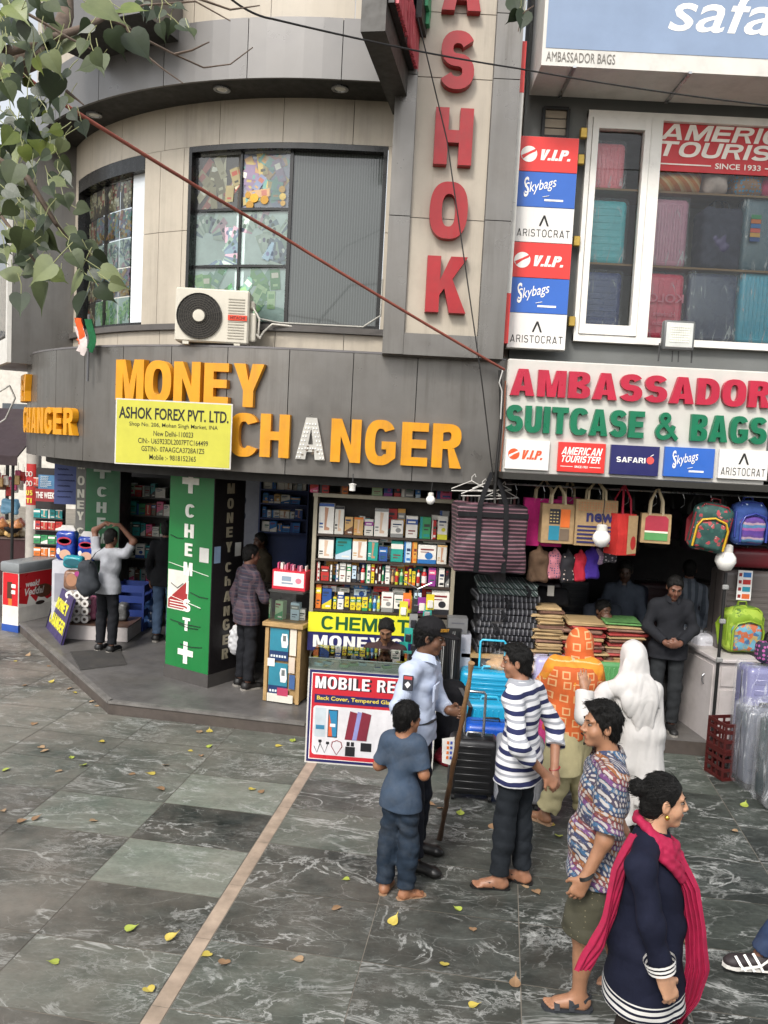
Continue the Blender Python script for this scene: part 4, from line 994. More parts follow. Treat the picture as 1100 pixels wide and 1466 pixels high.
for yy in (190,228,345,460):
    h_=MB();p=P(836 if yy<200 else 832 if yy<300 else 826 if yy<400 else 819,yy,YB-.12);h_.box((p.x,YB-.1,p.z),(.07,.06,.1),bev=.008);bp2(h_,'hinge',cm('B99A4A',.35,metal=.6),wnd)
vt=MB();vx0,vx1,vz0,vz1=P(777,180,YB).x,P(812,180,YB).x,P(790,198,YB).z,P(790,157,YB).z
vt.use(BLACK)
for x in (vx0,vx1):vt.box((x,YB-.02,(vz0+vz1)/2),(.03,.06,vz1-vz0))
for z in (vz0,vz1):vt.box(((vx0+vx1)/2,YB-.021,z),(vx1-vx0,.06,.03))
vt.use(cm('9C8F7C',.4))
for k in range(3):vt.box(((vx0+vx1)/2,YB-.012,vz0+(k+.5)*(vz1-vz0)/3),(vx1-vx0-.03,.012,(vz1-vz0)/3-.012),fr((0,0,0)))
bp2(vt,'louvre_vent')
sf=MB();sf.box((4.6,YB-.4,2.72),(7.0,.8,.06));bp2(sf,'shop_soffit',mat('dark_soffit','26241F'))
# ---- unseen block added behind the camera to darken reflections and cut sky light
T=thing('opposite_building','long dull brick block, unseen, added behind the viewer to darken reflections','building',(9,-17,0));q=MB();q.box((0,-3,2.6),(34,6,5.2));q.build('wall',T,mat('dull_brick','5A4E46',.9,var=.3,scale=2))
for i in range(11):
    for k in range(1):q=MB();q.box((-15+3*i,.0,1.6+3.1*k),(1.5,.08,1.7));q.build('window',T,mat('far_window','2A2E32',.2))
# ================================================================== SIGNS ON THE BUILDINGS
def bx(x0,y0,x1,y1,Y):
    xm,ym=(x0+x1)/2,(y0+y1)/2
    return P(x0,ym,Y).x,P(xm,y1,Y).z,P(x1,ym,Y).x,P(xm,y0,Y).z
# --- MONEY CHANGER, front and round the corner
def letters_on_curve(T,rows,m,base):
    for (ch,s_c,wd,z0,z1) in rows:
        mb=MB();block(mb,ch,-wd/2,z0,wd/2,z1,y=-.002,depth=.075,s=.25,b=.2);M_=Matrix.Translation(-base) @ AM(s_c,0)
        mb.v=[tuple(M_ @ Vector(v)) for v in mb.v];mb.build('letter',T,m)
base=Vector((-1.5,YF,3.1))
T=thing('fascia_lettering','large orange MONEY CHANGER letters on the front of the grey fascia','sign',base)
rows=[]
for ch,a,b,y0,y1 in (('M',167,207,515,573),('O',208,246,517,576),('N',249,287,518,577),('E',292,327,520,580),('Y',333,377,521,583),
                         ('C',329,370,592,653),('H',374,416,593,655),('N',475,518,600,662),('G',524,568,602,665),('E',576,614,605,667),('R',620,663,607,670)):
    sc_=s_of((a+b)/2,3.1,.05);p,an=arcp(sc_,.05);wd=(s_of(a,3.1,.05)-s_of(b,3.1,.05));rows.append((ch,sc_,wd,P((a+b)/2,y1,p.y).z,P((a+b)/2,y0,p.y).z))
letters_on_curve(T,rows,YELLOW,base)
mb=MB();sc_=s_of(446,3.1,.05);p,an=arcp(sc_,.05);za,zb_=P(446,658,p.y).z,P(446,598,p.y).z
mb.use(mat('bare_letter_tray','B9B6AE',.5,dirt=.4));block(mb,'A',-.145,za,.145,zb_,y=-.002,depth=.05,s=.25,b=.2)
mb.use(cm('F2F2EE',.2));H_=zb_-za
for side in (-1,1):
    for k in range(9):
        f_=.05+k*.1;x=side*(.122-(.122-.012)*f_)
        for dx in (-.014,.014):mb.box((x+dx,-.056,za+f_*H_),(.012,.01,.012))
for k in range(5):mb.box((-.05+k*.025,-.056,za+.27*H_),(.012,.01,.012))
mb.use(cm('6A5A4A',.6))
for k in range(7):mb.box((random.uniform(-.08,.08),-.054,za+random.uniform(.05,.35)*H_),(.02,.006,.012))
M_=Matrix.Translation(-base) @ AM(sc_,0);mb.v=[tuple(M_ @ Vector(v)) for v in mb.v];o=mb.build('letter',T);o['label']='letter A without its orange face, bare lamps showing'
base=Vector((-4.2,YF+1.5,3.1));T=thing('fascia_lettering','orange MONEY CHANGER letters on the curved side of the grey fascia','sign',base)
sR=s_of(101,3.05,.05);sY=s_of(38,3.2,.05);rows=[]
p,_=arcp(sR,.05);zr0,zr1=P(101,623,p.y).z,P(101,584,p.y).z;p,_=arcp(sY,.05);zy0,zy1=P(38,574,p.y).z,P(38,536,p.y).z
LP=.236
for k,ch in enumerate('REGNAHC'):rows.append((ch,sR+k*LP,LP*.86,zr0,zr1))
for k,ch in enumerate('YENOM'):rows.append((ch,sY+k*LP,LP*.86,zy0,zy1))
letters_on_curve(T,rows,YELLOW,base)
# --- yellow company board
def flat_board(name,label,cat,c,w,h,m,th=.02,edge=None,rz=0,group=None,bev=0):
    T=thing(name,label,cat,c,rz,group);mb=MB()
    if edge:mb.use(edge)
    mb.use(edge or m);mb.box((0,th/2,h/2),(w,th,h))
    if edge:mb.use(m);mb.rect(-w/2+.012,.012,w/2-.012,h-.012,-.002)
    mb.build('board',T);return T
BLK=cm('141414',.5);YB_=YF-.13
x0,z0,x1,z1=bx(165,574,332,668,YB_);w,h=x1-x0,z1-z0
T=flat_board('company_board','yellow company board with black lettering hung under the word MONEY','sign',((x0+x1)/2,YB_,z0),w,h,mat('yellow_board','C2BE44',.5,var=.06,dirt=.08),.02,WHITE)
for t,f0,f1,wf in (('ASHOK FOREX PVT. LTD.',.70,.88,.94),('Shop No. 206, Mohan Singh Market, INA',.575,.655,.76),('New Delhi-110023',.455,.535,.34),('CIN:- U65923DL2007PTC164499',.335,.415,.6),('GSTIN:- 07AAGCA3728A1Z5',.215,.295,.54),('Mobile :- 9818152365',.09,.17,.4)):
    mb=MB();mb.use(BLK);text(mb,t,-w*wf/2,h*f0,w*wf/2,h*f1,y=-.004,bold=.004 if f0<.6 else .022);mb.build('lettering',T)
# --- ASHOK
T=thing('pillar_lettering','tall red ASHOK letters down the cream pillar','sign',((xa+xb)/2,YP,5))
for ch,a,b,y0,y1 in (('A',634,690,-62,20),('S',631,679,49,131),('H',622,676,158,239),('O',615,669,264,343),('K',610,668,369,449)):
    X0,Za,X1,Zb=bx(a,y0,b,y1,YP);mb=MB();block(mb,ch,X0,Za,X1,Zb,y=YP+.026,depth=.09,s=.25,b=.22,M=Matrix.Translation((-(xa+xb)/2,-YP,-5)));mb.build('letter',T,REDA)
# --- box sign standing out from the wall
pf,pn=P(577,164,8.35),P(535,22,6.75);d=Vector((pf.x-pn.x,pf.y-pn.y,0));L=d.length;rz=math.atan2(-d.x,d.y)
T=thing('projecting_sign','dark box sign with red letters standing out beside the pillar','sign',(pn.x,pn.y,pf.z),rz)
mb=MB();mb.box((0,L/2,.9),(.2,L,1.8));mb.build('sign_box',T,mat('dark_sign_box','37342F',.5,var=.1))
mb=MB();mb.box((.13,L*.48,.98),(.05,L*.92,1.5));mb.build('letter_tray',T,BLACK)
mb=MB();block(mb,'MONEY CHANGER',-L*.92,.24,-.06,.62,y=-.157,depth=.03,M=Matrix.Rotation(PI/2,4,'Z') @ fr((L*.96,0,0)));mb.build('lettering',T,mat('worn_red_letter','C4505A',.5))
mb=MB();block(mb,'ASHOK FOREX',-L*.92,.72,-.06,1.06,y=-.157,depth=.03,M=Matrix.Rotation(PI/2,4,'Z') @ fr((L*.96,0,0)));o=mb.build('lettering',T,mat('green_letter','3E9A6A',.5)) if False else None
mb=MB();mb.box((.22,L*.74,1.0),(.05,.6,.9));mb.build('letter_tray',T,BLACK)
mb=MB();block(mb,'+',-.25,.62,.05,.92,y=-.247,depth=.03,s=.3,M=Matrix.Rotation(PI/2,4,'Z') @ fr((L*.74+.1,0,0)));mb.build('lettering',T,mat('green_letter','3E9A6A',.5))
# --- billboard
YS=7.75;p=P(775,93,YS);T=thing('billboard','pale blue billboard over the bag shop with big white italic lettering','billboard',(p.x,YS,p.z))
BLU=mat('faded_blue_print','7F91AC',.5,var=.1,scale=1.5,dirt=.06);W_,H_=5.2,2.2;hb_=P(775,68,YS).z-p.z
mb=MB();mb.box((W_/2,.32,H_/2),(W_,.64,H_));mb.build('sign_box',T,WHITE)
mb=MB();mb.rect(.03,hb_,W_-.03,H_-.03,-.004);mb.build('printed_face',T,BLU)
x0,z0,x1,z1=bx(782,76,881,90,YS);mb=MB();text(mb,'AMBASSADOR BAGS',x0-p.x,z0-p.z,x1-p.x,z1-p.z,y=-.005,bold=.0);mb.build('lettering',T,cm('6A6660'))
x0,z0,x1,z1=bx(958,-12,1140,49,YS);mb=MB();text(mb,'safari',x0-p.x,z0-p.z,x1-p.x+.25,z1-p.z,y=-.006,bold=.008,shear=.25);mb.build('lettering',T,cm('F3EFE6'))
for k in range(5):mb=MB();mb.box((.3+k*1.05,.3,-.012),(.03,.66,.02));mb.build('bracket',T,STEEL)
# --- red sign inside the window
YT=YB-.04;xw0=P(938,205,YT).x;zt0,zt1=P(938,243,YT).z,P(938,168,YT).z
T=thing('window_sign','red window sign with white italic lettering above the shop suitcases','sign',(xw0,YT+.008,zt0));W_=1.95;H_=zt1-zt0
mb=MB();mb.use(mat('red_sign_film','BE2A2E',.4,var=.05));mb.box((W_/2-.03,.01,H_/2),(W_,.008,H_));mb.build('board',T)
for t,a,b,x0,x1 in (('AMERICAN',.60,.90,.05,1.78),('TOURISTER',.28,.57,.02,1.82)):
    mb=MB();mb.use(cm('ECE4DA'));block(mb,t,x0,a*H_,x1,b*H_,y=.0,depth=.002,s=.25,b=.2,w=1.5,shear=.3);mb.build('lettering',T)
mb=MB();mb.use(cm('ECE4DA'));text(mb,'SINCE 1933',.62,.08*H_,1.08,.19*H_,y=.0,bold=.02);mb.rect(.05,.12*H_,.58,.145*H_,0);mb.rect(1.12,.12*H_,1.7,.145*H_,0);mb.build('lettering',T)
# --- brand panels
def logo_vip(mb,x0,z0,x1,z1,y,fg,bg):
    w,h=x1-x0,z1-z0;mb.use(fg);cx,cz,r=x0+w*.15,z0+h*.5,min(w*.15,h*.42)
    mb.add([(cx+r*1.05*math.cos(a),y,cz+r*math.sin(a)) for a in np.linspace(0,2*PI,25)[:-1]],[tuple(range(24))])
    mb.use(bg);pts=[(cx-r*.95,cz-r*.2),(cx-r*.2,cz+r*.15),(cx+r*.95,cz+r*.75),(cx+r*.85,cz+r*.35),(cx-.0*r,cz-r*.05),(cx-r*.75,cz-r*.65)];mb.add([(a,y-.0015,b) for a,b in pts],[tuple(range(6))[::-1]])
    mb.use(fg);block(mb,'V.I.P.',x0+w*.33,z0+h*.22,x1,z0+h*.76,y=y,depth=.002,s=.3,b=.22,shear=.3,gap=.05)
def logo_sky(mb,x0,z0,x1,z1,y,fg):
    w,h=x1-x0,z1-z0;mb.use(fg);t=fr((x0,y,z0),(0,R(-14),0))
    text(mb,'Skybags',0.02*w,h*.18,w*.9,h*.72,y=0,bold=.004,shear=.45,M=t);text(mb,'S',-.02*w,h*.15,w*.2,h*.95,y=-.001,bold=.004,shear=.5,M=t)
    mb.rect(x0+w*.5,z0+h*.02,x1,z0+h*.10,y);mb.tube([(x0+w*.45,y,z0+h*.18),(x0+w*.62,y,z0+h*.24)],h*.015,5)
def logo_ari(mb,x0,z0,x1,z1,y,fg):
    w,h=x1-x0,z1-z0;mb.use(fg);cx=(x0+x1)/2;a,b=z0+h*.5,z1;s_=h*.24
    mb.add([(cx-s_,y,a),(cx-s_*.62,y,a),(cx,y,b-s_*.55),(cx+s_*.62,y,a),(cx+s_,y,a),(cx+s_*.18,y,b),(cx-s_*.18,y,b)],[(0,1,2,6),(2,3,4,5),(2,5,6)])
    block(mb,'ARISTOCRAT',x0,z0,x1,z0+h*.34,y=y,depth=.002,s=.11,b=.1,gap=.22)
WHT=cm('F0EDE6',.45);RD=mat('red_print','D83530',.4,var=.05);BL=mat('blue_print','2F62B8',.4,var=.05);WB=mat('white_print','E2DFDA',.45,var=.03)
YV=8.25;ys=[195,245,296,347,398,449,500]
xc=P(777,345,YV).x;wv=P(819,345,YV).x-P(735,345,YV).x
zz=[P(777,196+ (500-196)*k/6,YV).z for k in range(7)]
T=thing('brand_panel_stack','tall stack of six red, blue and white luggage panels beside the upper window','sign',(xc,YV,zz[6]))
fr_=MB();fr_.box((0,.06,(zz[0]-zz[6])/2),(wv+.01,.1,zz[0]-zz[6]+.01));fr_.build('panel_frame',T,WHITE)
for k in range(6):
    a,b=zz[k+1]-zz[6]+.003,zz[k]-zz[6]-.003;q=MB();q.use((RD,BL,WB)[k % 3]);q.box((0,.0,(a+b)/2),(wv,.02,b-a));pn_=q.build('panel',T)
    q=MB();y=-.013;h_=b-a
    if k % 3==0:logo_vip(q,-wv*.46,a+h_*.2,wv*.42,a+h_*.78,y,WHT,RD)
    elif k % 3==1:logo_sky(q,-wv*.34,a+h_*.16,wv*.3,a+h_*.86,y,WHT)
    else:logo_ari(q,-wv*.45,a+h_*.16,wv*.45,a+h_*.78,y,BLK)
    q.build('logo',pn_)
YR=8.02;xr0=P(737,280,YR).x;zt_=[P(737,y,YR).z for y in (58,132,290,420,492)]
T=thing('marker_strip','narrow upright strip painted red and white at the pillar edge','sign',(xr0,YR,zt_[-1]))
for k in range(4):
    q=MB();q.box((0,.05,(zt_[k]+zt_[k+1])/2-zt_[-1]),(.05,.1,zt_[k]-zt_[k+1]-.002));q.build('strip_segment',T,(RD,WHITE,WHITE,RD)[k])
# --- the big white shop sign
YA=8.0;x0,z0,x1,z1=bx(722,515,1102,692,YA)
z0=P(900,691,YA).z;z1=P(900,522,YA).z
T=thing('shop_sign','long white bag shop sign with raised red and green letters and five brand plates','sign',((x0+x1)/2,YA,z0));w,h=x1-x0,z1-z0;cx=(x0+x1)/2
q=MB();q.box((0,.07,h/2),(w,.14,h),bev=.012);q.build('board',T,mat('white_sign_board','C4C1BA',.45,var=.04,dirt=.12))
def zat(y):return P(910,y,YA).z-z0
for t,a,b,xa_,xb_,m in (('AMBASSADOR',575,537,730,1101,mat('crimson_letter','B01F3A',.35)),('SUITCASE & BAGS',627,589,727,1099,mat('green_raised_letter','0E6B4A',.35))):
    X0,X1=P(xa_,555,YA).x-cx,P(xb_,570,YA).x-cx;wt=0
    v_,f_=block_geo(t,.27,.21,1.0,.09);bw0=min(a_[0] for a_ in v_);sx_=(X1-X0)/(max(a_[0] for a_ in v_)-bw0);xx=X0
    for ch in t:
        cs_,adv=glyph(ch,.27,.21,1.0)
        if cs_:q=MB();block(q,ch,xx,zat(a),xx+adv*sx_,zat(b),y=-.001,depth=.05,s=.27,b=.21,shear=0);q.build('letter',T,m)
        xx+=(adv+.09)*sx_
NAVY=mat('navy_print','23235A',.4,var=.05)
for k,(a,b,ya,yb,m) in enumerate(((723,785,630,672,WB),(798,865,634,676,RD),(873,942,638,680,NAVY),(950,1021,641,683,BL),(1028,1098,644,686,WB))):
    X0,X1=P(a,655,YA).x-cx,P(b,655,YA).x-cx;ym=.049*((a+b)/2-910);Za,Zb=P((a+b)/2,yb,YA).z-z0,P((a+b)/2,ya,YA).z-z0
    q=MB();q.use(m);q.box(((X0+X1)/2,-.02,(Za+Zb)/2),(X1-X0,.038,Zb-Za));pl_=q.build('brand_plate',T);q=MB();y=-.042;W_,H_=X1-X0,Zb-Za
    if k==0:logo_vip(q,X0+W_*.06,Za+H_*.22,X1-W_*.1,Zb-H_*.2,y,mat('orange_print','E0562E',.4),WB)
    if k==1:
        q.use(WHT);block(q,'AMERICAN',X0+W_*.06,Za+H_*.58,X1-W_*.06,Za+H_*.84,y=y,depth=.002,w=1.3,shear=.25);block(q,'TOURISTER',X0+W_*.05,Za+H_*.32,X1-W_*.08,Za+H_*.55,y=y,depth=.002,w=1.3,shear=.25)
        text(q,'SINCE 1933',X0+W_*.36,Za+H_*.14,X0+W_*.64,Za+H_*.22,y=y);q.rect(X0+W_*.06,Za+H_*.17,X0+W_*.32,Za+H_*.19,y);q.rect(X0+W_*.68,Za+H_*.17,X1-W_*.08,Za+H_*.19,y)
    if k==2:
        q.use(WHT);block(q,'SAFARI',X0+W_*.12,Za+H_*.42,X0+W_*.72,Za+H_*.6,y=y,depth=.002,w=1.25);q.use(cm('D8504A'));q.add([(X0+W_*.82+H_*.13*math.cos(t),y,Za+H_*.52+H_*.13*math.sin(t)) for t in np.linspace(0,2*PI,17)[:-1]],[tuple(range(16))])
        q.use(WHT);q.tube([(X0+W_*.82,y,Za+H_*.66),(X0+W_*.88,y,Za+H_*.72)],.004,5)
    if k==3:logo_sky(q,X0+W_*.2,Za+H_*.16,X0+W_*.8,Za+H_*.9,y,WHT)
    if k==4:logo_ari(q,X0+W_*.05,Za+H_*.12,X1-W_*.05,Zb-H_*.12,y,BLK)
    q.build('logo',pl_)
# --- flood light on the sign
p=P(968,515,YA+.05);T=thing('flood_light','square grey flood light on top of the white shop sign','lamp',p);sc_=P(992,490,YA).x-P(946,490,YA).x
q=MB();q.rbox((0,0,sc_*.55+.06),(sc_,.09,sc_*.92),.025,2);q.build('lamp_housing',T,mat('grey_lamp_body','5C5E5E',.4),40)
q=MB();q.use(cm('C9CBC6',.25));q.rbox((0,-.045,sc_*.55+.06),(sc_*.84,.012,sc_*.76),.005,1);q.use(cm('EFEDE0',.2))
for i in range(9):
    for j in range(7):q.box(((i-4)*sc_*.068,-.054,sc_*.58+.06+(j-3)*sc_*.075),(sc_*.045,.006,sc_*.05))
q.build('lamp_face',T)
q=MB()
for sx in (-1,1):q.tube([(sx*sc_*.52,.03,-.02),(sx*sc_*.52,.03,sc_*.5)],.008,6)
q.tube([(-.03,.02,-.02),(-.03,.03,.1)],.006,6);q.tube([(.03,.02,-.02),(.03,.03,.1)],.006,6);q.build('bracket',T,cm('3A3A3A'))
# --- air conditioner on the ledge
ya=8.2;X0,Za,X1,Zb=bx(251,416,356,493,ya);w,h=X1-X0,Zb-Za
T=thing('air_conditioner','cream outdoor air conditioner standing on the ledge under the window','air conditioner',((X0+X1)/2,ya,FZ1+.02),R(2));h=max(.48,h)
ACM=mat('cream_enamel','C9C3B4',.4,var=.04,dirt=.2)
q=MB();q.box((0,.16,h/2+.02),(w,.32,h),bev=.015);q.box((-w*.35,.16,.01),(.06,.3,.03));q.box((w*.35,.16,.01),(.06,.3,.03));q.build('casing',T,ACM)
q=MB();fx,fz,fr2=-w*.17,h*.52,h*.42;Mf=fr((fx,-.004,fz)) @ FRONT
q.use(cm('24221E',.6));q.lathe([(.001,.0),(fr2,.0),(fr2,.012),(fr2*1.02,.002)],n=32,M=Mf)
q.use(cm('4A4640',.5))
for k in range(9):
    r=fr2*(.2+.8*k/8);q.tube([(fx+r*math.cos(a),-.02-.01*(1-k/9),fz+r*math.sin(a)) for a in np.linspace(0,2*PI,33)],.0035,4,cap=False)
for k in range(24):
    a=2*PI*k/24;q.tube([(fx+fr2*.2*math.cos(a),-.03,fz+fr2*.2*math.sin(a)),(fx+fr2*math.cos(a+.25),-.018,fz+fr2*math.sin(a+.25))],.0025,4,cap=False)
q.use(ACM);q.lathe([(.001,.036),(fr2*.26,.034),(fr2*.28,.02)],n=24,M=Mf);q.build('fan_grille',T,None,40)
q=MB();q.use(cm('A8A294',.5))
for k in range(15):q.box((w*.33,-.003,h*(.14+.052*k)),(w*.22,.008,h*.018))
q.build('vent_slats',T)
q=MB();q.use(cm('D2401F',.4));q.box((w*.35,-.009,h*.52),(w*.26,.006,h*.1));pl_=q.build('badge',T);q=MB();q.use(cm('5A1A10'));text(q,'HITACHI',w*.25,h*.49,w*.45,h*.55,y=-.0135,bold=.03);q.build('lettering',pl_)
q=MB();q.use(ACM);q.rbox((w/2+.03,.12,h*.38),(.07,.1,h*.55),.02,2);q.rbox((w/2+.02,.14,h*.8),(.05,.14,h*.16),.015,1);q.build('side_cover',T)
q=MB();q.tube([(w/2+.04,.1,h*.3),(w/2+.1,.12,h*.2),(w/2+.12,.25,h*.35),(w/2+.2,.3,h*.52),(w/2+.5,.33,h*.5)],.012,8);q.tube([(w/2+.03,.08,h*.75),(w/2+.1,.05,h*.55),(w/2+.08,.15,h*.2)],.01,7);q.build('pipe',T,cm('CFCabf'.upper(),.5),60)
# --- pillars with vertical lettering
def pillar(name,label,corner,wf,ws,rz,front,side,ft,stx,fcol,scol,plinth=.15):
    """square pillar: front face left of the corner, side face right of it"""
    T=thing(name,label,'pillar',(corner[0],corner[1],PZ),rz);hh=FZ0+.04-PZ
    q=MB();q.use(front);q.box((-wf/2,ws/2,(hh+plinth)/2),(wf,ws,hh-plinth));q.use(side);q.box((.004,ws/2,(hh+plinth)/2),(.012,ws-.004,hh-plinth-.002));q.build('shaft',T)
    q=MB();q.box((-wf/2,ws/2,plinth/2),(wf+.02,ws+.02,plinth));q.build('plinth',T,mat('grey_plinth','4A4745',.5,dirt=.3))
    for ch,f0,hgt,m in ft:
        q=MB();q.use(m);zc=.3+f0;wd=hgt*(.95 if ch in '+CHM' else .8 if ch != 'I' else .24);block(q,ch,-wf*.52-wd/2,zc,-wf*.52+wd/2,zc+hgt,y=-.003,depth=.004,s=.27,b=.2);q.build('letter',T)
    for ch,f0,hgt,m in stx:
        q=MB();q.use(m);zc=.3+f0;wd=hgt*(.85 if ch != 'M' else 1.0);block(q,ch,-wd/2,zc,wd/2,zc+hgt,y=-.003,depth=.004,s=.27,b=.2,M=fr((.012,ws*.5,0),(0,0,PI/2)));q.build('letter',T)
    return T
GRN=mat('green_vinyl','1A7439',.4,var=.08,scale=2,dirt=.1);BLKV=mat('black_vinyl','1A1718',.45);SILV=mat('dull_gold_letter','9A927C',.45);WL=cm('E8E6DE',.45)
pc=G(297,985,PZ);wl_=(G(297,985,PZ)-G(236,968,PZ)).length;rz=math.atan2((G(297,985,PZ)-G(236,968,PZ)).y,(G(297,985,PZ)-G(236,968,PZ)).x)
def zpil(px,y,pp=pc):return P(px,y,pp.y).z-PZ-.3
ft=[(ch,zpil(270,y1),zpil(270,y0)-zpil(270,y1),WL) for ch,y0,y1 in (('+',672,708),('C',724,743),('H',753,773),('E',781,800),('M',809,828),('I',836,855),('S',863,881),('T',890,909),('+',925,957))]
stx=[(ch,zpil(303,y1),zpil(303,y0)-zpil(303,y1),SILV) for ch,y0,y1 in (('M',692,707),('O',714,729),('N',735,750),('E',756,771),('Y',778,793),('C',808,822),('h',828,842),('A',850,865),('N',872,886),('G',891,907),('E',914,928),('R',934,949))]
Tp=pillar('lettered_pillar','green and black pillar lettered CHEMIST and MONEY CHANGER at the platform edge',pc,wl_,.5,rz,GRN,BLKV,ft,stx,0,0)
q=MB();q.use(cm('DAD6CC'));q.rect(-wl_*.98,zpil(250,880)+.3,-wl_*.5,zpil(250,822)+.3,-.0045);q.use(cm('9C2B2B'));q.add([(-wl_*.96,-.006,zpil(250,878)+.3),(-wl_*.52,-.006,zpil(250,878)+.3),(-wl_*.52,-.006,zpil(250,835)+.3),(-wl_*.96,-.006,zpil(250,866)+.3)],[(0,1,2,3)]);q.use(cm('5A5450'));q.tube([(-wl_*.9,-.007,zpil(250,842)+.3),(-wl_*.75,-.007,zpil(250,848)+.3),(-wl_*.62,-.007,zpil(250,840)+.3)],.006,5);q.use(cm('E8E4DC'))
for k in range(3):q.rect(-wl_*.92,zpil(250,868+k*4)+.3,-wl_*.56,zpil(250,866.6+k*4)+.3,-.0075)
q.build('poster',Tp)
q=MB();q.use(cm('D5D3CD'));q.rect(-wl_*.27,zpil(280,806)+.3,-wl_*.06,zpil(280,785)+.3,-.005);q.build('sticker',Tp)
q=MB();q.use(cm('8FA8C4'));q.rect(-.1,zpil(303,807)+.3,-.0,zpil(303,783)+.3,-.0,fr((.016,.12,0),(0,0,PI/2)));q.use(cm('C9C7C0'));q.rect(.1,zpil(303,800)+.3,.2,zpil(303,780)+.3,-.0,fr((.016,.25,0),(0,0,PI/2)));q.build('sticker',Tp)
q=MB();q.use(cm('23302A'))
for (a,b,y0,y1) in ((.05,.35,772,775),(.1,.8,897,899),(.35,.85,930,928),(.55,.95,852,856),(.3,.75,901,903)):q.tube([(-wl_*(1-a),-.005,zpil(270,y0)+.3),(-wl_*(1-(a+b)/2),-.006,zpil(270,(y0+y1)/2+2)+.3),(-wl_*(1-b),-.005,zpil(270,y1)+.3)],.009,5,flat=.4)
q.use(WL);q.tube([(-wl_*.97,-.005,zpil(270,813)+.3),(-wl_*.05,-.005,zpil(270,824)+.3)],.008,5,flat=.4);q.tube([(-wl_*.9,-.008,zpil(270,862)+.3),(-wl_*.2,-.008,zpil(270,872)+.3)],.008,5,flat=.4);q.build('scuff',Tp)
pc2=P(171,880,11.6);pc2.z=0;w2_=P(170,760,11.6).x-P(122,760,11.6).x;pc2=Vector((P(170,760,11.6).x,11.6,0))
def z2(y):return P(146,y,11.6).z-PZ-.3
ft=[(ch,z2(y1),z2(y0)-z2(y1),cm('A9B0A6')) for ch,y0,y1 in (('+',659,685),('C',697,711),('H',719,734),('E',741,756),('M',764,778))]
T=pillar('lettered_pillar','dark green and grey pillar deep in shade at the left of the chemist',pc2,w2_,.5,0,mat('dark_green_vinyl','1B5A34',.5),BLKV,ft,[],0,0)
q=MB();gx0=P(108,760,11.6).x-pc2.x;q.use(mat('grey_side_panel','6B6A66',.6));q.box((-w2_+ (gx0+w2_)/2 - .002,.25,1.3),(abs(gx0+w2_),.5,2.3));q.build('side_panel',T)
for ch,y0,y1 in (('M',658,673),('O',683,696),('N',702,714),('E',718,730),('Y',734,746),('C',757,768)):
    q=MB();q.use(cm('C9C6B8'));cxx=(gx0-w2_)/2;q2=z2(y0)-z2(y1);block(q,ch,cxx-.05,z2(y1)+.3,cxx+.05,z2(y0)+.3,y=-.003,depth=.003);q.build('letter',T)
# ================================================================== PEOPLE
def fabric(name,h,rough=.85,var=.16,weave=420,dirt=0,sheen=.0):
    if name in _mc:return _mc[name]
    m,t,b=nodes(name);v=objco(t);c=lin(hexc(h))
    o=ramp(t,noise(t,9,6,.65,v),[(.3,tuple(x*(1-var) for x in c)),(.7,tuple(min(1,x*(1+var)) for x in c))])
    if dirt:o=mix(t,math_(t,'MULTIPLY',ramp(t,noise(t,5,7,.7,v),[(.45,(0,)*3),(.7,(1,)*3)]),dirt),o,(.2,.19,.17))
    t.links.new(o,b.inputs['Base Color']);b.inputs['Roughness'].default_value=rough;b.inputs['Specular IOR Level'].default_value=.2
    b.inputs['Sheen Weight'].default_value=sheen;b.inputs['Sheen Roughness'].default_value=.5
    nf=N(t,'ShaderNodeTexNoise');nm=N(t,'ShaderNodeMapping');nm.inputs['Scale'].default_value=(7,7,3.2);t.links.new(v,nm.inputs[0]);nf.inputs['Scale'].default_value=1;nf.inputs['Detail'].default_value=2;nf.inputs['Distortion'].default_value=1.2;t.links.new(nm.outputs[0],nf.inputs['Vector']);rf=math_(t,'ABSOLUTE',math_(t,'SUBTRACT',nf.outputs[0],.5));a=math_(t,'ADD',math_(t,'MULTIPLY',noise(t,weave,2,.5,v),.25),math_(t,'MULTIPLY',math_(t,'MINIMUM',rf,.2),4));bump(t,b,a,.3,.012);_mc[name]=m;return m
def banded(name,coordfn,stops,rough=.8,interp='CONSTANT',extra=None):
    m,t,b=nodes(name);v=objco(t);x=xyz(t,v);f=coordfn(t,x,v);f=math_(t,'FRACT',f)
    c=ramp(t,f,stops,interp)
    if extra:c=extra(t,x,v,c)
    c=mix(t,.35,c,ramp(t,noise(t,12,6,.65,v),[(.3,(.3,)*3),(.7,(.75,)*3)]),'SOFT_LIGHT')
    t.links.new(c,b.inputs['Base Color']);b.inputs['Roughness'].default_value=rough;b.inputs['Sheen Weight'].default_value=.03;b.inputs['Specular IOR Level'].default_value=.25
    a=math_(t,'ADD',noise(t,420,2,.5,v),math_(t,'MULTIPLY',noise(t,28,5,.6,v),1.2));bump(t,b,a,.3,.006);return m
def lp(base,F,h):
    F=Vector((F[0],F[1],0)).normalized();Rt=Vector((F.y,-F.x,0));s=h/1.75
    return lambda x,y,z:Vector(base)+(Rt*x+F*y+Vector((0,0,z)))*s
HANG=lambda F,q:dict(dirv=(F[0]*.15,F[1]*.15,-1),palm=((-F[1],F[0],0) if q=='R' else (F[1],-F[0],0)),curl=.45)
def hangs(F):return dict(R=HANG(F,'R'),L=HANG(F,'L'))
TROUS=fabric('black_navy_trousers','1C1F27');DNM=fabric('washed_denim','202B38',var=.3,dirt=.12)
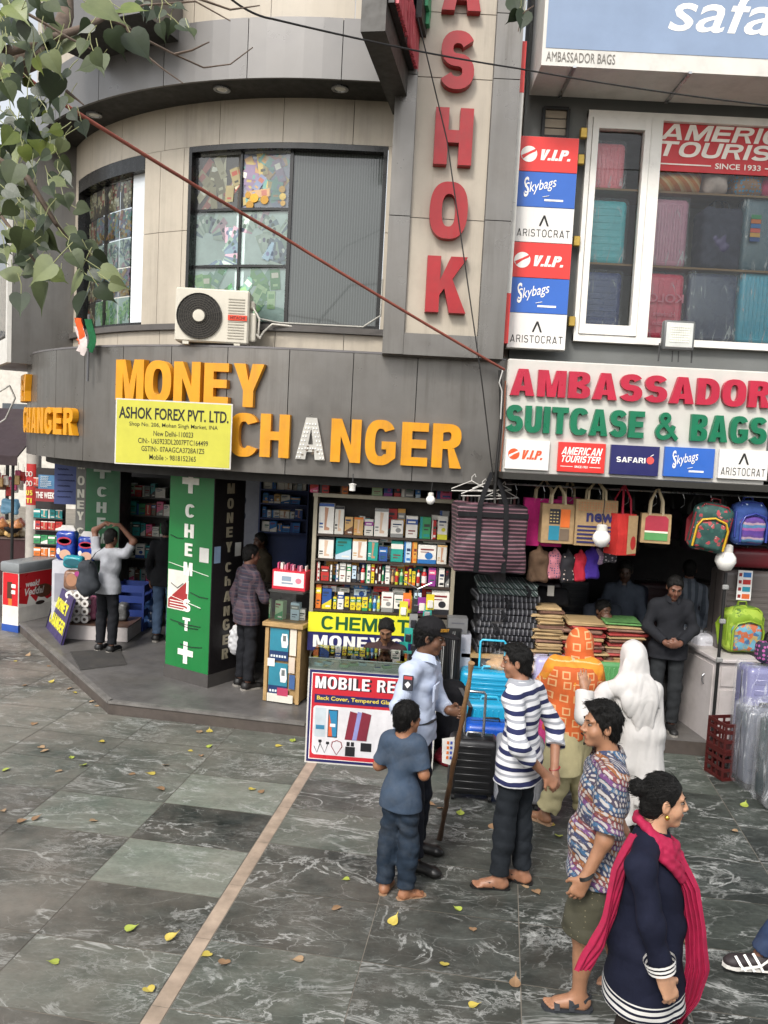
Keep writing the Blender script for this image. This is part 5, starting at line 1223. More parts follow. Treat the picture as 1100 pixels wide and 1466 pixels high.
# ---- guard with the wooden staff
F=(.93,-.36);b0=G(602,1243);Yg=b0.y
grip=P(655,1018,Yg+.02)
p=Person('security guard in pale blue shirt and dark cap, holding a long wooden staff',b0,F,1.74,dict(
    head=P(617,912,Yg-.02),shR=P(587,962,Yg-.14),shL=P(617,957,Yg+.17),elR=P(571,1012,Yg-.2),wrR=P(583,1060,Yg-.16),elL=P(628,1004,Yg+.2),wrL=P(643,1017,Yg+.06),
    hipR=P(589,1052,Yg-.08),hipL=P(601,1050,Yg+.1),knR=P(593,1140,Yg-.08),knL=P(604,1135,Yg+.12),anR=P(594,1228,Yg-.05),anL=P(597,1198,Yg+.22)),head_dir=(.96,-.2),head_pitch=.2,skin='6A4A38',vox=.006,d=.95)
p.j['anR'].z=.09;p.j['anL'].z=.09
p.body(hands=dict(R=HANG(F,'R'),L=dict(dirv=(.9,-.35,.05),palm=(.3,-.9,0),curl=1.15)))
p.hair('short');sh=fabric('pale_blue_shirt','B4BED2',var=.07);p.top('shirt',sh,sleeve=1.93,hem=.93,inf=.014,wr=.011,flare=-.008,sl_inf=.015,freq=22,sl=dict(R=1.93,L=1.9));p.collar(sh,.9)
p.trousers(TROUS,top=.05,wr=.008);p.shoe('R',(.9,-.45),mat('black_leather','141312',.35));p.shoe('L',(.95,-.25),mat('black_leather','141312',.35))
sd=SDF();c=p.hs;ax=(p.hr,p.hf,p.hu);sd.ell(p.HP(0,-.014,.062),(.088*c,.106*c,.085*c),ax,k=0);sd.plane(p.HP(0,0,.038),-p.hu-p.hf*.08);sd.ell(p.HP(0,.115,.044),(.07*c,.085*c,.012*c),ax,k=.012);sd.wrinkle(.003,40);cap=sdf_obj(sd,'cap',.006,fabric('black_cap_cloth','19181A'),p.T,p.base)
q=MB();Mx=Matrix.Translation(p.HP(.045,.088,.075)-p.base) @ Matrix((p.hr*-.8+p.hf*.6,-p.hf*.6-p.hr*.8,p.hu)).transposed().to_4x4()
block(q,'SECURITY',-.05,0,.03,.022,y=-.006,depth=.003,M=Mx);q.build('lettering',cap,cm('C08A2A'))
q=MB();e=p.j['shR']-p.base;n_=Vector((-.25,-1,.12)).normalized();tx=Vector((1,-.25,0)).normalized();Mx=Matrix.Translation(e+Vector((-.012,-.088,-.05))) @ Matrix((tx,-n_,n_.cross(tx)*-1)).transposed().to_4x4()
q.use(cm('22242E'));q.rbox((0,0,0),(.07,.012,.1),.004,1,Mx);q.use(cm('B03A3A'));q.box((0,-.007,-.034),(.055,.004,.02),Mx);q.use(cm('D8D8D8'));q.prism([(-.02,.01),(0,.035),(.02,.01),(0,-.012)],-.009,-.006,Mx);q.build('badge',p.T)
q=MB();fx=Vector((F[0],F[1],0)).normalized();rx=Vector((fx.y,-fx.x,0));cpos=p.j['chest']-p.base+fx*.132+rx*.05;Mx=Matrix.Translation(cpos) @ Matrix((-rx,-fx,Vector((0,0,1)))).transposed().to_4x4()
q.rbox((0,0,0),(.1,.016,.12),.006,1,Mx);q.rbox((0,-.008,.05),(.105,.012,.035),.004,1,Mx);q.build('pocket',p.T,sh)
bt=MB();ctr=p.j['pelvis']-p.base+Vector((0,0,.09));bt.tube([ctr+rx*math.cos(a)*.158+fx*math.sin(a)*.122 for a in np.linspace(0,2*PI,25)],.018,6,flat=.5,cap=False);bt.build('belt',p.T,BLACK,60)
a_,b_=G(630,1202),P(674,934,Yg+.1);gq=p.j['wrL']+Vector((.9,-.35,.05)).normalized()*.075+Vector((.02,-.05,0))
dirn=(gq-a_);top=a_+dirn*((b_.z-a_.z)/dirn.z)
T=thing('wooden_staff','long brown bamboo staff gripped by the guard, its foot on the paving','staff',a_)
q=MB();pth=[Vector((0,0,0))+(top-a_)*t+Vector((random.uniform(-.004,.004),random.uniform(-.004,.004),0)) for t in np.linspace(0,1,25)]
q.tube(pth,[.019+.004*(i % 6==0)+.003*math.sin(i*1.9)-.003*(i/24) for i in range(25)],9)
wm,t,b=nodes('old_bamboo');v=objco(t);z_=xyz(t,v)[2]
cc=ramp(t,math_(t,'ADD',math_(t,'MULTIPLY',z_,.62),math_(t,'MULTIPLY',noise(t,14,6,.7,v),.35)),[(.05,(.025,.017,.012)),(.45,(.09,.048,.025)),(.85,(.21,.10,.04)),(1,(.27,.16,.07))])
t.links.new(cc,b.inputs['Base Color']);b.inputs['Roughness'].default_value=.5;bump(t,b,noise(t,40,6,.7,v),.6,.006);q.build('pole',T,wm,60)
# ---- boy
F=(.42,.9);b0=G(566,1280);L_=lp(b0,F,1.30)
p=Person('boy in faded blue T-shirt and jeans standing behind the guard',b0,F,1.30,dict(elR=L_(.21,.0,1.14),wrR=L_(.06,.2,1.10),elL=L_(-.22,-.02,1.14),wrL=L_(-.04,.22,1.13),head=L_(.02,.02,1.60),neck=L_(0,-.01,1.42)),w=.74,d=.82,head_dir=(.85,.5),skin='94664A',vox=.006,headsc=1.17)
p.body(hands=dict(R=dict(dirv=(-1,.3,.1),palm=(0,-1,0),curl=.4),L=dict(dirv=(1,.2,0),palm=(0,-1,0),curl=.4)),feet=dict(R=dict(dirv=(.75,.3)),L=dict(dirv=(.2,.6))))
p.hair('boy',1.1);tee=fabric('faded_blue_cotton','3C4A5C',dirt=.15);p.top('shirt',tee,sleeve=.82,hem=.80,flare=.025,wr=.012,inf=.014,sl_inf=.018,end=.012)
p.trousers(DNM,wr=.012,inf=.02,end=.012,freq=26,upto=1.95);sl_=mat('tan_rubber','9A7B60',.6);p.sandal('R',(.75,.3),sl_);p.sandal('L',(.2,.6),sl_)
# ---- young man in the striped shirt
F=(-.78,.62);b0=G(732,1268);L_=lp(b0,F,1.67)
p=Person('young man in navy, white and grey striped shirt with hands clasped behind him',b0,F,1.67,dict(elL=L_(-.27,-.13,1.12),wrL=L_(-.055,-.235,.905),elR=L_(.27,-.13,1.12),wrR=L_(.075,-.235,.90),
    head=L_(.0,.075,1.615),neck=L_(0,.03,1.46),anL=L_(-.09,.05,.09),anR=L_(.10,-.03,.09),knL=L_(-.08,.04,.5)),head_dir=(-.97,.18),head_pitch=.12,skin='936850',vox=.006,d=.9,w=.9)
p.body(hands=dict(L=dict(dirv=(.75,-.1,-.7),palm=(-.4,.7,-.2),curl=.7),R=dict(dirv=(.1,-.6,-.8),palm=(-.5,.5,-.2),curl=.8)),feet=dict(L=dict(dirv=(-1,.05)),R=dict(dirv=(-.9,.4))))
p.hair('quiff',.85)
NV,WH_,GY=(.018,.022,.075),(.66,.66,.68),(.30,.31,.34)
stp=banded('striped_jersey',lambda t,x,v:math_(t,'ADD',math_(t,'MULTIPLY',x[2],10.2),math_(t,'MULTIPLY',noise(t,5,2,.5,v),.35)),[(0,NV),(.30,WH_),(.58,GY),(.76,WH_)])
p.top('shirt',stp,sleeve=1.42,hem=.79,inf=.022,flare=.03,wr=.011,sl_inf=.018,end=.012,freq=18);p.collar(fabric('grey_jersey_collar','9A9CA2'),.7)
p.trousers(fabric('black_sweatpants','1F2328'),wr=.011,end=.012,inf=.016,upto=1.95);p.sandal('L',(-1,.05),BLACK);p.sandal('R',(-.9,.4),BLACK)
q=MB();w_=p.j['wrR']-p.base;q.tube([w_+Vector((.034*math.cos(a),.03*math.sin(a),.012*math.cos(a)+.012)) for a in np.linspace(0,2*PI,17)],.005,5,cap=False);q.build('wristband',p.T,cm('8A2A2A'))
# ---- man in the patterned shirt
F=(-1,-.02);b0=G(852,1432);Yp=b0.y;L_=lp(b0,F,1.68)
p=Person('man in colourful patterned shirt, green shorts and sandals walking left',b0,F,1.68,dict(
    head=P(861,1038,Yp),neck=P(873,1082,Yp),shL=P(878,1115,Yp-.175),shR=P(856,1102,Yp+.16),elL=P(866,1202,Yp-.24),wrL=P(838,1258,Yp-.25),elR=L_(.25,-.06,1.13),wrR=L_(.2,-.16,.9),
    hipL=P(850,1258,Yp-.09),hipR=P(856,1254,Yp+.09),knL=P(836,1342,Yp-.1),knR=P(868,1332,Yp+.12),anL=P(829,1422,Yp-.08),anR=P(902,1392,Yp+.15)),head_dir=(-1,-.08),skin='9C7156',vox=.0055,w=1.06,d=1.12,belly=.05,headsc=1.02)
p.j['anL'].z=.095
p.body(hands=dict(L=dict(dirv=(-.45,.0,-.9),palm=(.2,.8,0),curl=.55),R=HANG(F,'R')),feet=dict(L=dict(dirv=(-1,.02)),R=dict(dirv=(-.9,.1))))
p.hair('quiff',.8)
q=MB();q.tube([p.HP(.018,.1,-.052)-p.base,p.HP(0,.105,-.047)-p.base,p.HP(-.018,.1,-.052)-p.base],[.003,.0045,.003],6);q.tube([p.HP(.01,.083,-.1)-p.base,p.HP(0,.088,-.108)-p.base,p.HP(-.01,.083,-.1)-p.base],.005,6);q.build('moustache',p.T,hair_mat(),60)
def ikat():
    m,t,b=nodes('ikat_print_cotton');v=objco(t);x=xyz(t,v)
    wob=math_(t,'MULTIPLY',noise(t,9,3,.6,v),.055);u=math_(t,'ADD',math_(t,'ADD',x[2],math_(t,'MULTIPLY',x[0],.45)),wob)
    row=math_(t,'MULTIPLY',u,36);rid=math_(t,'FLOOR',row);fr_=math_(t,'FRACT',row)
    col=ramp(t,math_(t,'FRACT',math_(t,'MULTIPLY',rid,.381)),[(0,(.025,.035,.09)),(.2,(.17,.035,.04)),(.38,(.03,.09,.18)),(.55,(.22,.075,.02)),(.7,(.045,.035,.06)),(.85,(.13,.045,.15))],'CONSTANT')
    sd_=math_(t,'SINE',math_(t,'ADD',math_(t,'MULTIPLY',math_(t,'ADD',x[0],math_(t,'MULTIPLY',x[1],.8)),230),math_(t,'MULTIPLY',rid,1.9)))
    tri=math_(t,'ABSOLUTE',math_(t,'SUBTRACT',fr_,.5));g=math_(t,'GREATER_THAN',math_(t,'ADD',math_(t,'MULTIPLY',sd_,.26),.12),tri)
    c=mix(t,g,col,(.37,.34,.32));c=mix(t,math_(t,'GREATER_THAN',math_(t,'ABSOLUTE',math_(t,'SUBTRACT',fr_,.5)),.43),c,(.04,.035,.045))
    c=mix(t,ramp(t,noise(t,60,5,.7,v),[(.55,(0,)*3),(.68,(.8,)*3)]),c,(.42,.40,.40));t.links.new(c,b.inputs['Base Color']);b.inputs['Roughness'].default_value=.8;b.inputs['Sheen Weight'].default_value=.03
    bump(t,b,noise(t,28,5,.6,v),.3,.008);return m
ik=ikat();p.top('shirt',ik,sleeve=.86,hem=.755,inf=.02,flare=.04,wr=.012,sl_inf=.026,end=.018);p.collar(ik,1.0)
def dotted(name,base,dot,sc,rad):
    m,t,b=nodes(name);v=objco(t);vo=N(t,'ShaderNodeTexVoronoi');vo.inputs['Scale'].default_value=sc;vo.inputs['Randomness'].default_value=.35;t.links.new(v,vo.inputs['Vector'])
    c=mix(t,math_(t,'LESS_THAN',vo.outputs['Distance'],rad),ramp(t,noise(t,9,6,.6,v),[(.3,tuple(x*.8 for x in base)),(.7,tuple(x*1.2 for x in base))]),dot);t.links.new(c,b.inputs['Base Color']);b.inputs['Roughness'].default_value=.85;bump(t,b,noise(t,30,5,.6,v),.3,.006);return m
p.trousers(dotted('olive_dotted_cotton',(.05,.047,.028),(.17,.15,.09),34,.11),upto=.93,inf=.03,end=.04,wr=.012,name='shorts',top=.06)
gs=mat('grey_sandal','2E3136',.6);p.sandal('L',(-1,.02),gs,'sport');p.sandal('R',(-.9,.1),gs,'sport')
q=MB();w_=p.j['wrL'].lerp(p.j['elL'],.06)-p.base
for k in range(3):q.tube([w_+Vector((.036*math.cos(a),.034*math.sin(a),.02*math.cos(a)+.006*k)) for a in np.linspace(0,2*PI,17)],.0045,5,cap=False)
q.build('bracelet',p.T,BLACK)
# ---- woman in navy with the pink scarf
F=(.99,-.1);Yn=3.42;hd=P(951,1146,Yn);b0=Vector((hd.x-.03,Yn,0));h_=(hd.z-.02)/1.625*1.75;L_=lp(b0,F,h_)
p=Person('woman in navy tunic with bright pink scarf and hair bun walking right',b0,F,h_,dict(
    head=hd,shR=P(918,1240,Yn-.165),shL=P(950,1228,Yn+.17),elR=P(934,1328,Yn-.235),wrR=P(950,1400,Yn-.25),elL=L_(-.26,.05,1.14),wrL=L_(-.26,.2,.95),
    knR=L_(.1,-.06,.5),anR=L_(.09,-.22,.12),knL=L_(-.1,.17,.5),anL=L_(-.1,.2,.09)),skin='B98D70',vox=.0055,w=1.06,d=1.22,belly=.04,head_pitch=.05,headsc=1.03)
p.j['neck']=p.j['head']-p.F*.05*p.s-p.U*.15*p.s
p.body(hands=dict(R=dict(dirv=(.45,-.05,-.9),palm=(-.3,.9,-.1),curl=.5),L=HANG(F,'L')))
p.hair('bun',.7)
q=MB();q.lathe([(.001,.012),(.008,.008),(.011,0),(.008,-.008),(.001,-.012)],n=10,M=Matrix.Translation(p.HP(.085,-.0,-.045)-p.base));q.build('earring',p.T,cm('C9A24A',.25,metal=.9),60)
def navyk():
    m,t,b=nodes('navy_tunic_cloth');v=objco(t);z=xyz(t,v)[2]
    hz_=.60;inb=math_(t,'LESS_THAN',z,hz_+.075);st_=math_(t,'GREATER_THAN',math_(t,'FRACT',math_(t,'MULTIPLY',z,38)),.42)
    c=mix(t,math_(t,'MULTIPLY',inb,st_),ramp(t,noise(t,8,6,.6,v),[(.3,(.004,.005,.014)),(.7,(.009,.011,.026))]),(.55,.54,.52));t.links.new(c,b.inputs['Base Color']);b.inputs['Roughness'].default_value=.85;b.inputs['Specular IOR Level'].default_value=.2
    bump(t,b,noise(t,25,5,.6,v),.35,.008);return m
nk=navyk();sd=SDF();p.torso(SDF());c=p.s
p.top('tunic',nk,sleeve=1.86,hem=.60*1.75/h_,inf=.016,flare=.05,wr=.010,sl_inf=.012,end=.010,freq=17)
q=MB();e,w_=p.j['elR'],p.j['wrR']
for k in range(3):
    a0=e.lerp(w_,.62+.09*k)-p.base;a1=e.lerp(w_,.67+.09*k)-p.base;rr=.066-.004*k;q.tube([a0,a1],[rr,rr-.001],18,cap=False)
q.build('cuff_stripe',p.T,cm('D8D6D2',.8),60)
q=MB()
for k,m_ in ((0,0),(1,0)):q.tube([p.j['neck']-p.base+p.L(math.cos(a)*.115,math.sin(a)*.105+.0,.0)*1-p.base*1+Vector((0,0,-.045-.016*k)) for a in np.linspace(-2.6,.2,12)],.006,5)
p.trousers(fabric('dark_brown_leggings','2A2320'),upto=1.95,inf=.02,wr=.008);p.shoe('R',F,BLACK);p.shoe('L',F,BLACK)
pk=mat('pink_chiffon','960C3A',.8,var=.2,scale=14,bmp=.5,bscale=40)
nkp=p.j['neck'];ff,rr_=p.F,p.Rt;V3=lambda x,y,z:nkp+(rr_*x+ff*y)*c+Vector((0,0,z))*c
def sheet(mb,rows,npl,amp,nu=41):
    """pleated cloth: rows of (centre, half width, across, out)"""
    o=len(mb.v);m_=len(rows);vs=[];K=6
    for i in range((m_-1)*K+1):
        a=min(i//K,m_-2);t=i/K-a;(c0,w0,x0,n0),(c1,w1,x1,n1)=rows[a],rows[a+1];t2=t*t*(3-2*t);cc_,ww=c0.lerp(c1,t),w0+(w1-w0)*t2;xx,nn=x0.lerp(x1,t).normalized(),n0.lerp(n1,t).normalized()
        for k in range(nu):
            u_=k/(nu-1)*2-1;ph=u_*npl*PI+.8*math.sin(i*.21+2*u_);vs.append(cc_+xx*ww*u_+nn*(amp*(1-abs(math.sin(ph*.5))*1.6)+.008*math.sin(i*.4+u_*3))+nn*-.35*ww*u_*u_)
    th=Vector((0,0,0));L_=len(vs);mb.v+=[tuple(q_-p.base) for q_ in vs]+[tuple(q_-p.base+nn*-.003) for q_ in vs];R_=(m_-1)*K
    fs=[(o+i*nu+k,o+i*nu+k+1,o+(i+1)*nu+k+1,o+(i+1)*nu+k) for i in range(R_) for k in range(nu-1)];fs+=[tuple(q_+L_ for q_ in f[::-1]) for f in fs];mb.f+=fs;mb.m+=[mb.cur]*len(fs);mb.n=len(mb.v)
q=MB();Ad=(rr_*.55+ff*.8).normalized();Od=(rr_*.8-ff*.55).normalized()
sheet(q,[(V3(.05,.10,-.08),.035*c,Ad,Od),(V3(.075,.175,-.24),.042*c,Ad,Od),(V3(.08,.215,-.43),.05*c,Ad,Od),(V3(.08,.235,-.62),.055*c,Ad,Od),(V3(.07,.22,-.78),.045*c,Ad,Od),(V3(.05,.18,-.93),.02*c,Ad,Od)],5,.016)
Ab=(rr_*.6-ff*.7).normalized();Ob=(rr_*.7+ff*.6).normalized()
sheet(q,[(V3(.05,-.065,.0),.04*c,Ab,Ob),(V3(.075,-.14,-.18),.035*c,Ab,Ob),(V3(.08,-.175,-.40),.04*c,Ab,Ob),(V3(.09,-.21,-.55),.055*c,Ab,Ob),(V3(.10,-.28,-.68),.045*c,Ab,Ob)],5,.014)
hang_=q.build('scarf_end',p.T,pk,180)
sd=SDF()
for rr0,z0__,tl,r_ in ((.078,-.005,.06,.022),(.09,-.03,.085,.021),(.102,-.06,.11,.02),(.112,-.095,.13,.018)):
    lo__,hi__=(0,2*PI) if rr0<.08 else (-.5,PI+.5)
    ring=[V3(math.cos(a)*rr0,math.sin(a)*rr0*1.2+.025+(rr0-.078)*.6,z0__-tl*math.sin(a)+.006*math.sin(5*a)) for a in np.linspace(lo__,hi__,17)]
    for a,b in zip(ring[:-1],ring[1:]):sd.cone(a,b,r_*c,r_*c,k=.006)
sd.wrinkle(.006,70,(1,1,.5),3);p.cloth('scarf',sd,pk,.0055)
# ---- woman in orange shawl
F=(.12,1);b0=G(806,1178);L_=lp(b0,F,1.6);Yo=b0.y
p=Person('woman in orange and yellow dotted shawl over a beige tunic, seen from behind',b0,F,1.6,dict(head=P(832,922,Yo+.12),anL=P(779,1174,Yo-.02),anR=P(838,1160,Yo+.12),knL=P(800,1125,Yo),knR=P(830,1120,Yo+.05),elR=L_(.24,.12,1.15),wrR=L_(.15,.32,1.05),elL=L_(-.24,.12,1.15),wrL=L_(-.15,.32,1.05)),skin='8A6248',vox=.008,w=.92,d=.95,head_dir=(.5,.8),head_pitch=.25)
p.j['anL'].z=.09;p.j['anR'].z=.09
p.body(feet=dict(L=dict(dirv=(-.6,.6)),R=dict(dirv=(.3,1))))
bg=fabric('beige_cotton','A59C78',var=.1);p.trousers(bg,upto=1.9,inf=.026,end=.03,wr=.016,name='trousers');p.top('tunic',bg,sleeve=1.85,hem=.50,inf=.012,flare=.03,wr=.012,freq=28,wst=(1,1,.25))
def shawl(name,a,b_,ring=True):
    m,t,b=nodes(name);v=objco(t);vo=N(t,'ShaderNodeTexVoronoi',distance='CHEBYCHEV',voronoi_dimensions='2D');vo.inputs['Scale'].default_value=10.5;vo.inputs['Randomness'].default_value=.3
    mp=N(t,'ShaderNodeCombineXYZ');q_=xyz(t,v);t.links.new(q_[0],mp.inputs[0]);t.links.new(q_[2],mp.inputs[1]);t.links.new(mp.outputs[0],vo.inputs['Vector']);d=vo.outputs['Distance']
    rg=math_(t,'MULTIPLY',math_(t,'GREATER_THAN',d,.2),math_(t,'LESS_THAN',d,.31));base=ramp(t,noise(t,6,5,.6,v),[(.3,tuple(x*.85 for x in a)),(.7,tuple(x*1.1 for x in a))])
    z=xyz(t,v)[2]
    if b_:base=mix(t,ramp(t,math_(t,'ADD',z,math_(t,'MULTIPLY',noise(t,5,3,.5,v),.12)),[(.99/2,(0,)*3),(1.01/2,(1,)*3)]),base,b_) if False else base
    c=mix(t,math_(t,'MULTIPLY',rg,.75 if ring else 0),base,(.62,.42,.2));
    if not ring:
        st=ramp(t,math_(t,'FRACT',math_(t,'ADD',math_(t,'MULTIPLY',z,6.3),math_(t,'MULTIPLY',noise(t,4,4,.6,v),.5))),[(0,(.6,.16,.015)),(.3,(.62,.26,.015)),(.62,(.58,.2,.015)),(.66,(.62,.45,.2)),(.7,(.6,.22,.015))]);c=st
    t.links.new(c,b.inputs['Base Color']);b.inputs['Roughness'].default_value=.8;b.inputs['Sheen Weight'].default_value=.03;bump(t,b,noise(t,26,5,.6,v),.4,.008);return m
OR1=shawl('orange_tie_dye',(.52,.10,.018),None);OR2=shawl('yellow_orange_cloth',(.6,.3,.02),None,False)
H=p.HP;c=p.hs;ax=(p.hr,p.hf,p.hu);c2=p.s;F3=p.F;R3=p.Rt;nk_=p.j['neck']
sd=SDF();p.torso(SDF());sd.ell(p.j['chest']+Vector((0,0,.02)),(.21*c2,.155*c2,.24*c2),(R3,F3,p.U),k=.05);sd.cone(p.j['chest']+Vector((0,0,-.05)),p.j['pelvis']+Vector((-.03,0,-.12)),.18*c2,.2*c2,k=.06,flat=(F3,.8))
for q_ in 'RL':sd.cone(p.j['sh'+q_],p.j['sh'+q_].lerp(p.j['el'+q_],.8),.075,.085,k=.06)
sd.wrinkle(.014,26,(1,1,.3),1);zz_=P(800,1055,Yo).z
sd.plane((p.j['pelvis'].x-.05,0,zz_),Vector((-.35,0,-1)).normalized());sd.plane((p.j['pelvis'].x-.02,0,zz_),Vector((.3,0,-1)).normalized());sd.plane(nk_+Vector((0,0,.0)),(0,0,1));p.cloth('shawl',sd,OR1)
sd=SDF();sd.ell(p.j['chest']+Vector((0,0,-.02)),(.20*c2,.155*c2,.19*c2),(R3,F3,p.U),k=.05)
for q_ in 'RL':sd.cone(nk_+Vector((0,0,-.01)),p.j['sh'+q_]+Vector((0,0,-.01)),.07,.075,k=.06);sd.cone(p.j['sh'+q_],p.j['sh'+q_].lerp(p.j['el'+q_],.6),.075,.08,k=.06)
sd.wrinkle(.014,30,(1,1,.35),4);zz2=P(800,1028,Yo).z;sd.plane((0,0,zz2),Vector((.12,0,-1)).normalized());p.cloth('shawl_drape',sd,OR2)
sd=SDF();sd.ell(H(0,-.02,.02),(.112*c,.125*c,.128*c),ax,k=.03);sd.cone(H(0,-.03,-.05),nk_+Vector((0,0,-.02)),.115*c,.135*c,k=.05);sd.ell(H(0,.1,-.02),(.062*c,.06*c,.085*c),ax,k=.02,sub=True);sd.wrinkle(.008,34,(1,1,.5),2);p.cloth('headscarf',sd,OR1)
p.sandal('L',(-.6,.6),mat('tan_rubber','9A7B60',.6));p.sandal('R',(.3,1),mat('tan_rubber','9A7B60',.6))
# ---- woman in white
F=(-.1,1);b0=G(905,1192);Yw=b0.y;hd=P(905,938,Yw+.05);h_=(hd.z)/1.615*1.75;L_=lp(b0,F,h_)
p=Person('woman all in white with white headscarf, one hand on the orange shawl',b0,F,h_,dict(head=hd,shL=P(868,990,Yw-.02),shR=P(936,988,Yw),elL=P(836,1026,Yo-.44),wrL=P(837,985,Yo-.33),elR=P(940,1050,Yw-.02),wrR=P(938,1072,Yw+.12)),skin='946A50',vox=.008,w=.92,d=.95,head_dir=(-.4,.9))
p.body(hands=dict(L=dict(dirv=(-.12,.3,.95),palm=(0,1,-.2),curl=.1,spread=.3),R=dict(dirv=(0,.3,-1),palm=(-1,0,0),curl=.4)))
wc_=fabric('white_cotton','C2BFBC',var=.05);p.trousers(wc_,upto=1.97,inf=.03,end=.03,wr=.012);p.top('tunic',wc_,sleeve=1.88,hem=.30,inf=.014,flare=.03,wr=.009,sl_inf=.024,end=.02,freq=26,wst=(1,1,.1))
H=p.HP;c=p.hs;ax=(p.hr,p.hf,p.hu);nk_=p.j['neck'];F3,R3=p.F,p.Rt
sd=SDF();sd.ell(H(0,-.02,.02),(.108*c,.122*c,.122*c),ax,k=.03);sd.cone(H(0,-.03,-.05),nk_+Vector((0,0,-.04)),.10*c,.12*c,k=.05)
dr=[nk_+F3*-.07+R3*-.02,nk_+F3*-.13+R3*.03-Vector((0,0,.18)),nk_+F3*-.12+R3*.07-Vector((0,0,.36))]
for a,b in zip(dr[:-1],dr[1:]):sd.cone(a,b,.11,.085,k=.06,flat=(F3,.35))
sd.cone(p.j['shL']+Vector((.05,-.02,.04)),nk_+Vector((.0,-.05,-.05)),.06,.08,k=.05);sd.cone(p.j['shR']+Vector((-.05,-.02,.03)),nk_+Vector((.0,-.05,-.05)),.06,.08,k=.05)
sd.ell(H(0,.1,-.02),(.062*c,.06*c,.085*c),ax,k=.02,sub=True);sd.wrinkle(.010,40,(1,1,.3),5);p.cloth('headscarf',sd,wc_);p.shoe('L',F,cm('B9B4AC'));p.shoe('R',F,cm('B9B4AC'))
# ---- simple standing figures inside the shops
def stander(label,base,F,h,shirt,pants,j=None,hair='short',skin='755040',sleeve=1.9,hem=.82,head_dir=None,pitch=.1,hands=None,vox=.010,shoes=True,collar=True,w=1.0,d=1.0,belly=0,eyes=True):
    p=Person(label,base,F,h,j,w=w,d=d,belly=belly,head_dir=head_dir,head_pitch=pitch,skin=skin,vox=vox)
    p.body(hands=hands or hangs(F));p.hair(hair,1.15);p.top('shirt',shirt,sleeve=sleeve,hem=hem,wr=.010,inf=.014,sl_inf=.013)
    if collar:p.collar(shirt,.8)
    p.trousers(pants,wr=.009)
    if shoes:
        for q in 'RL':p.shoe(q,F,mat('dark_shoe','1B1A1A',.5),cm('8F8B84'))
    return p
def seat_j(base,F,h,seat):
    s=h/1.75;L_=lp(base,F,h);dz=(seat/s+.09)-.92
    j={k:L_(*v) for k,v in dict(head=(0,.06,1.60+dz),neck=(0,.01,1.46+dz),chest=(0,0,1.28+dz),waist=(0,0,1.10+dz),pelvis=(0,0,.95+dz),shR=(.165,0,1.39+dz),shL=(-.165,0,1.39+dz),elR=(.22,.06,1.12+dz),elL=(-.22,.06,1.12+dz),wrR=(.1,.28,1.08+dz),wrL=(-.1,.28,1.08+dz),
        hipR=(.09,0,.92+dz),hipL=(-.09,0,.92+dz),knR=(.12,.42,.92+dz),knL=(-.12,.42,.92+dz),anR=(.12,.40,.09),anL=(-.12,.40,.09)).items()}
    return j
def stool(label,base,seat,g=None):
    T=thing('stool',label,'stool',base);q=MB();q.lathe([(.01,seat-.06),(.15,seat-.06),(.16,seat-.045),(.155,seat-.025),(.01,seat-.02)],n=20);q.build('seat',T,cm('6A4A3A'),40)
    for a in range(4):
        an=PI/4+a*PI/2;q=MB();q.tube([(.16*math.cos(an),.16*math.sin(an),.002),(.11*math.cos(an),.11*math.sin(an),seat-.05)],.014,7);q.build('leg',T,BLACK)
b0=G(947,1046,PZ);F=(-.12,-1);L_=lp(b0,F,1.66)
dk=fabric('charcoal_shirt','212226');p=stander('man in charcoal shirt standing in the bag shop, looking down at his hands',b0,F,1.66,dk,fabric('dark_grey_jeans','2A2C2E'),dict(elR=L_(.25,.02,1.15),wrR=L_(.07,.22,1.02),elL=L_(-.25,.02,1.15),wrL=L_(-.06,.22,1.02),head=L_(0,.09,1.60),neck=L_(0,.02,1.46)),pitch=.42,hands=dict(R=dict(dirv=(1,-.3,-.1),palm=(0,1,.3),curl=.6),L=dict(dirv=(-1,-.3,-.1),palm=(0,1,.3),curl=.6)),vox=.008,w=1.0)
b0=Vector((P(893,850,9.1).x,9.1,PZ));stander('man in blue grey shirt standing at the back of the bag shop',b0,(-.3,-1),1.66,fabric('slate_shirt','363C46'),TROUS,pitch=.35,skin='3E2A20')
b0=Vector((P(985,850,9.7).x,9.7,PZ));stander('person in pale striped top at the back of the bag shop, facing away',b0,(.4,1),1.62,banded('pale_blue_stripe',lambda t,x,v:math_(t,'MULTIPLY',x[0],12),[(0,(.22,.25,.3)),(.5,(.10,.12,.15))]),TROUS)
b0=Vector((P(862,880,8.75).x,8.75,PZ));F=(.25,-1);j=seat_j(b0,F,1.66,.62);L_=lp(b0,F,1.66)
hdp=P(864,875,8.65);dz=hdp.z-j['head'].z
for k in ('elR','wrR'):pass
j['head']=hdp;j['wrL']=hdp+Vector((.045,-.115,-.10));j['elL']=hdp+Vector((.12,-.12,-.36))
p=stander('man sitting behind the paper bags with a hand over his mouth',b0,F,1.66,fabric('dark_navy_shirt','22262E'),TROUS,j,hands=dict(L=dict(dirv=(-.5,.2,.8),palm=(-.2,1,.1),curl=.5),R=HANG(F,'R')),head_dir=(.5,-1),vox=.009,skin='5E4030');stool('tall stool under the man behind the paper bags',b0,.60)
b0=Vector((P(553,900,8.0).x,8.02,PZ));F=(-.08,-1);j=seat_j(b0,F,1.60,.26);hdp=P(553,902,7.9);j['head']=hdp
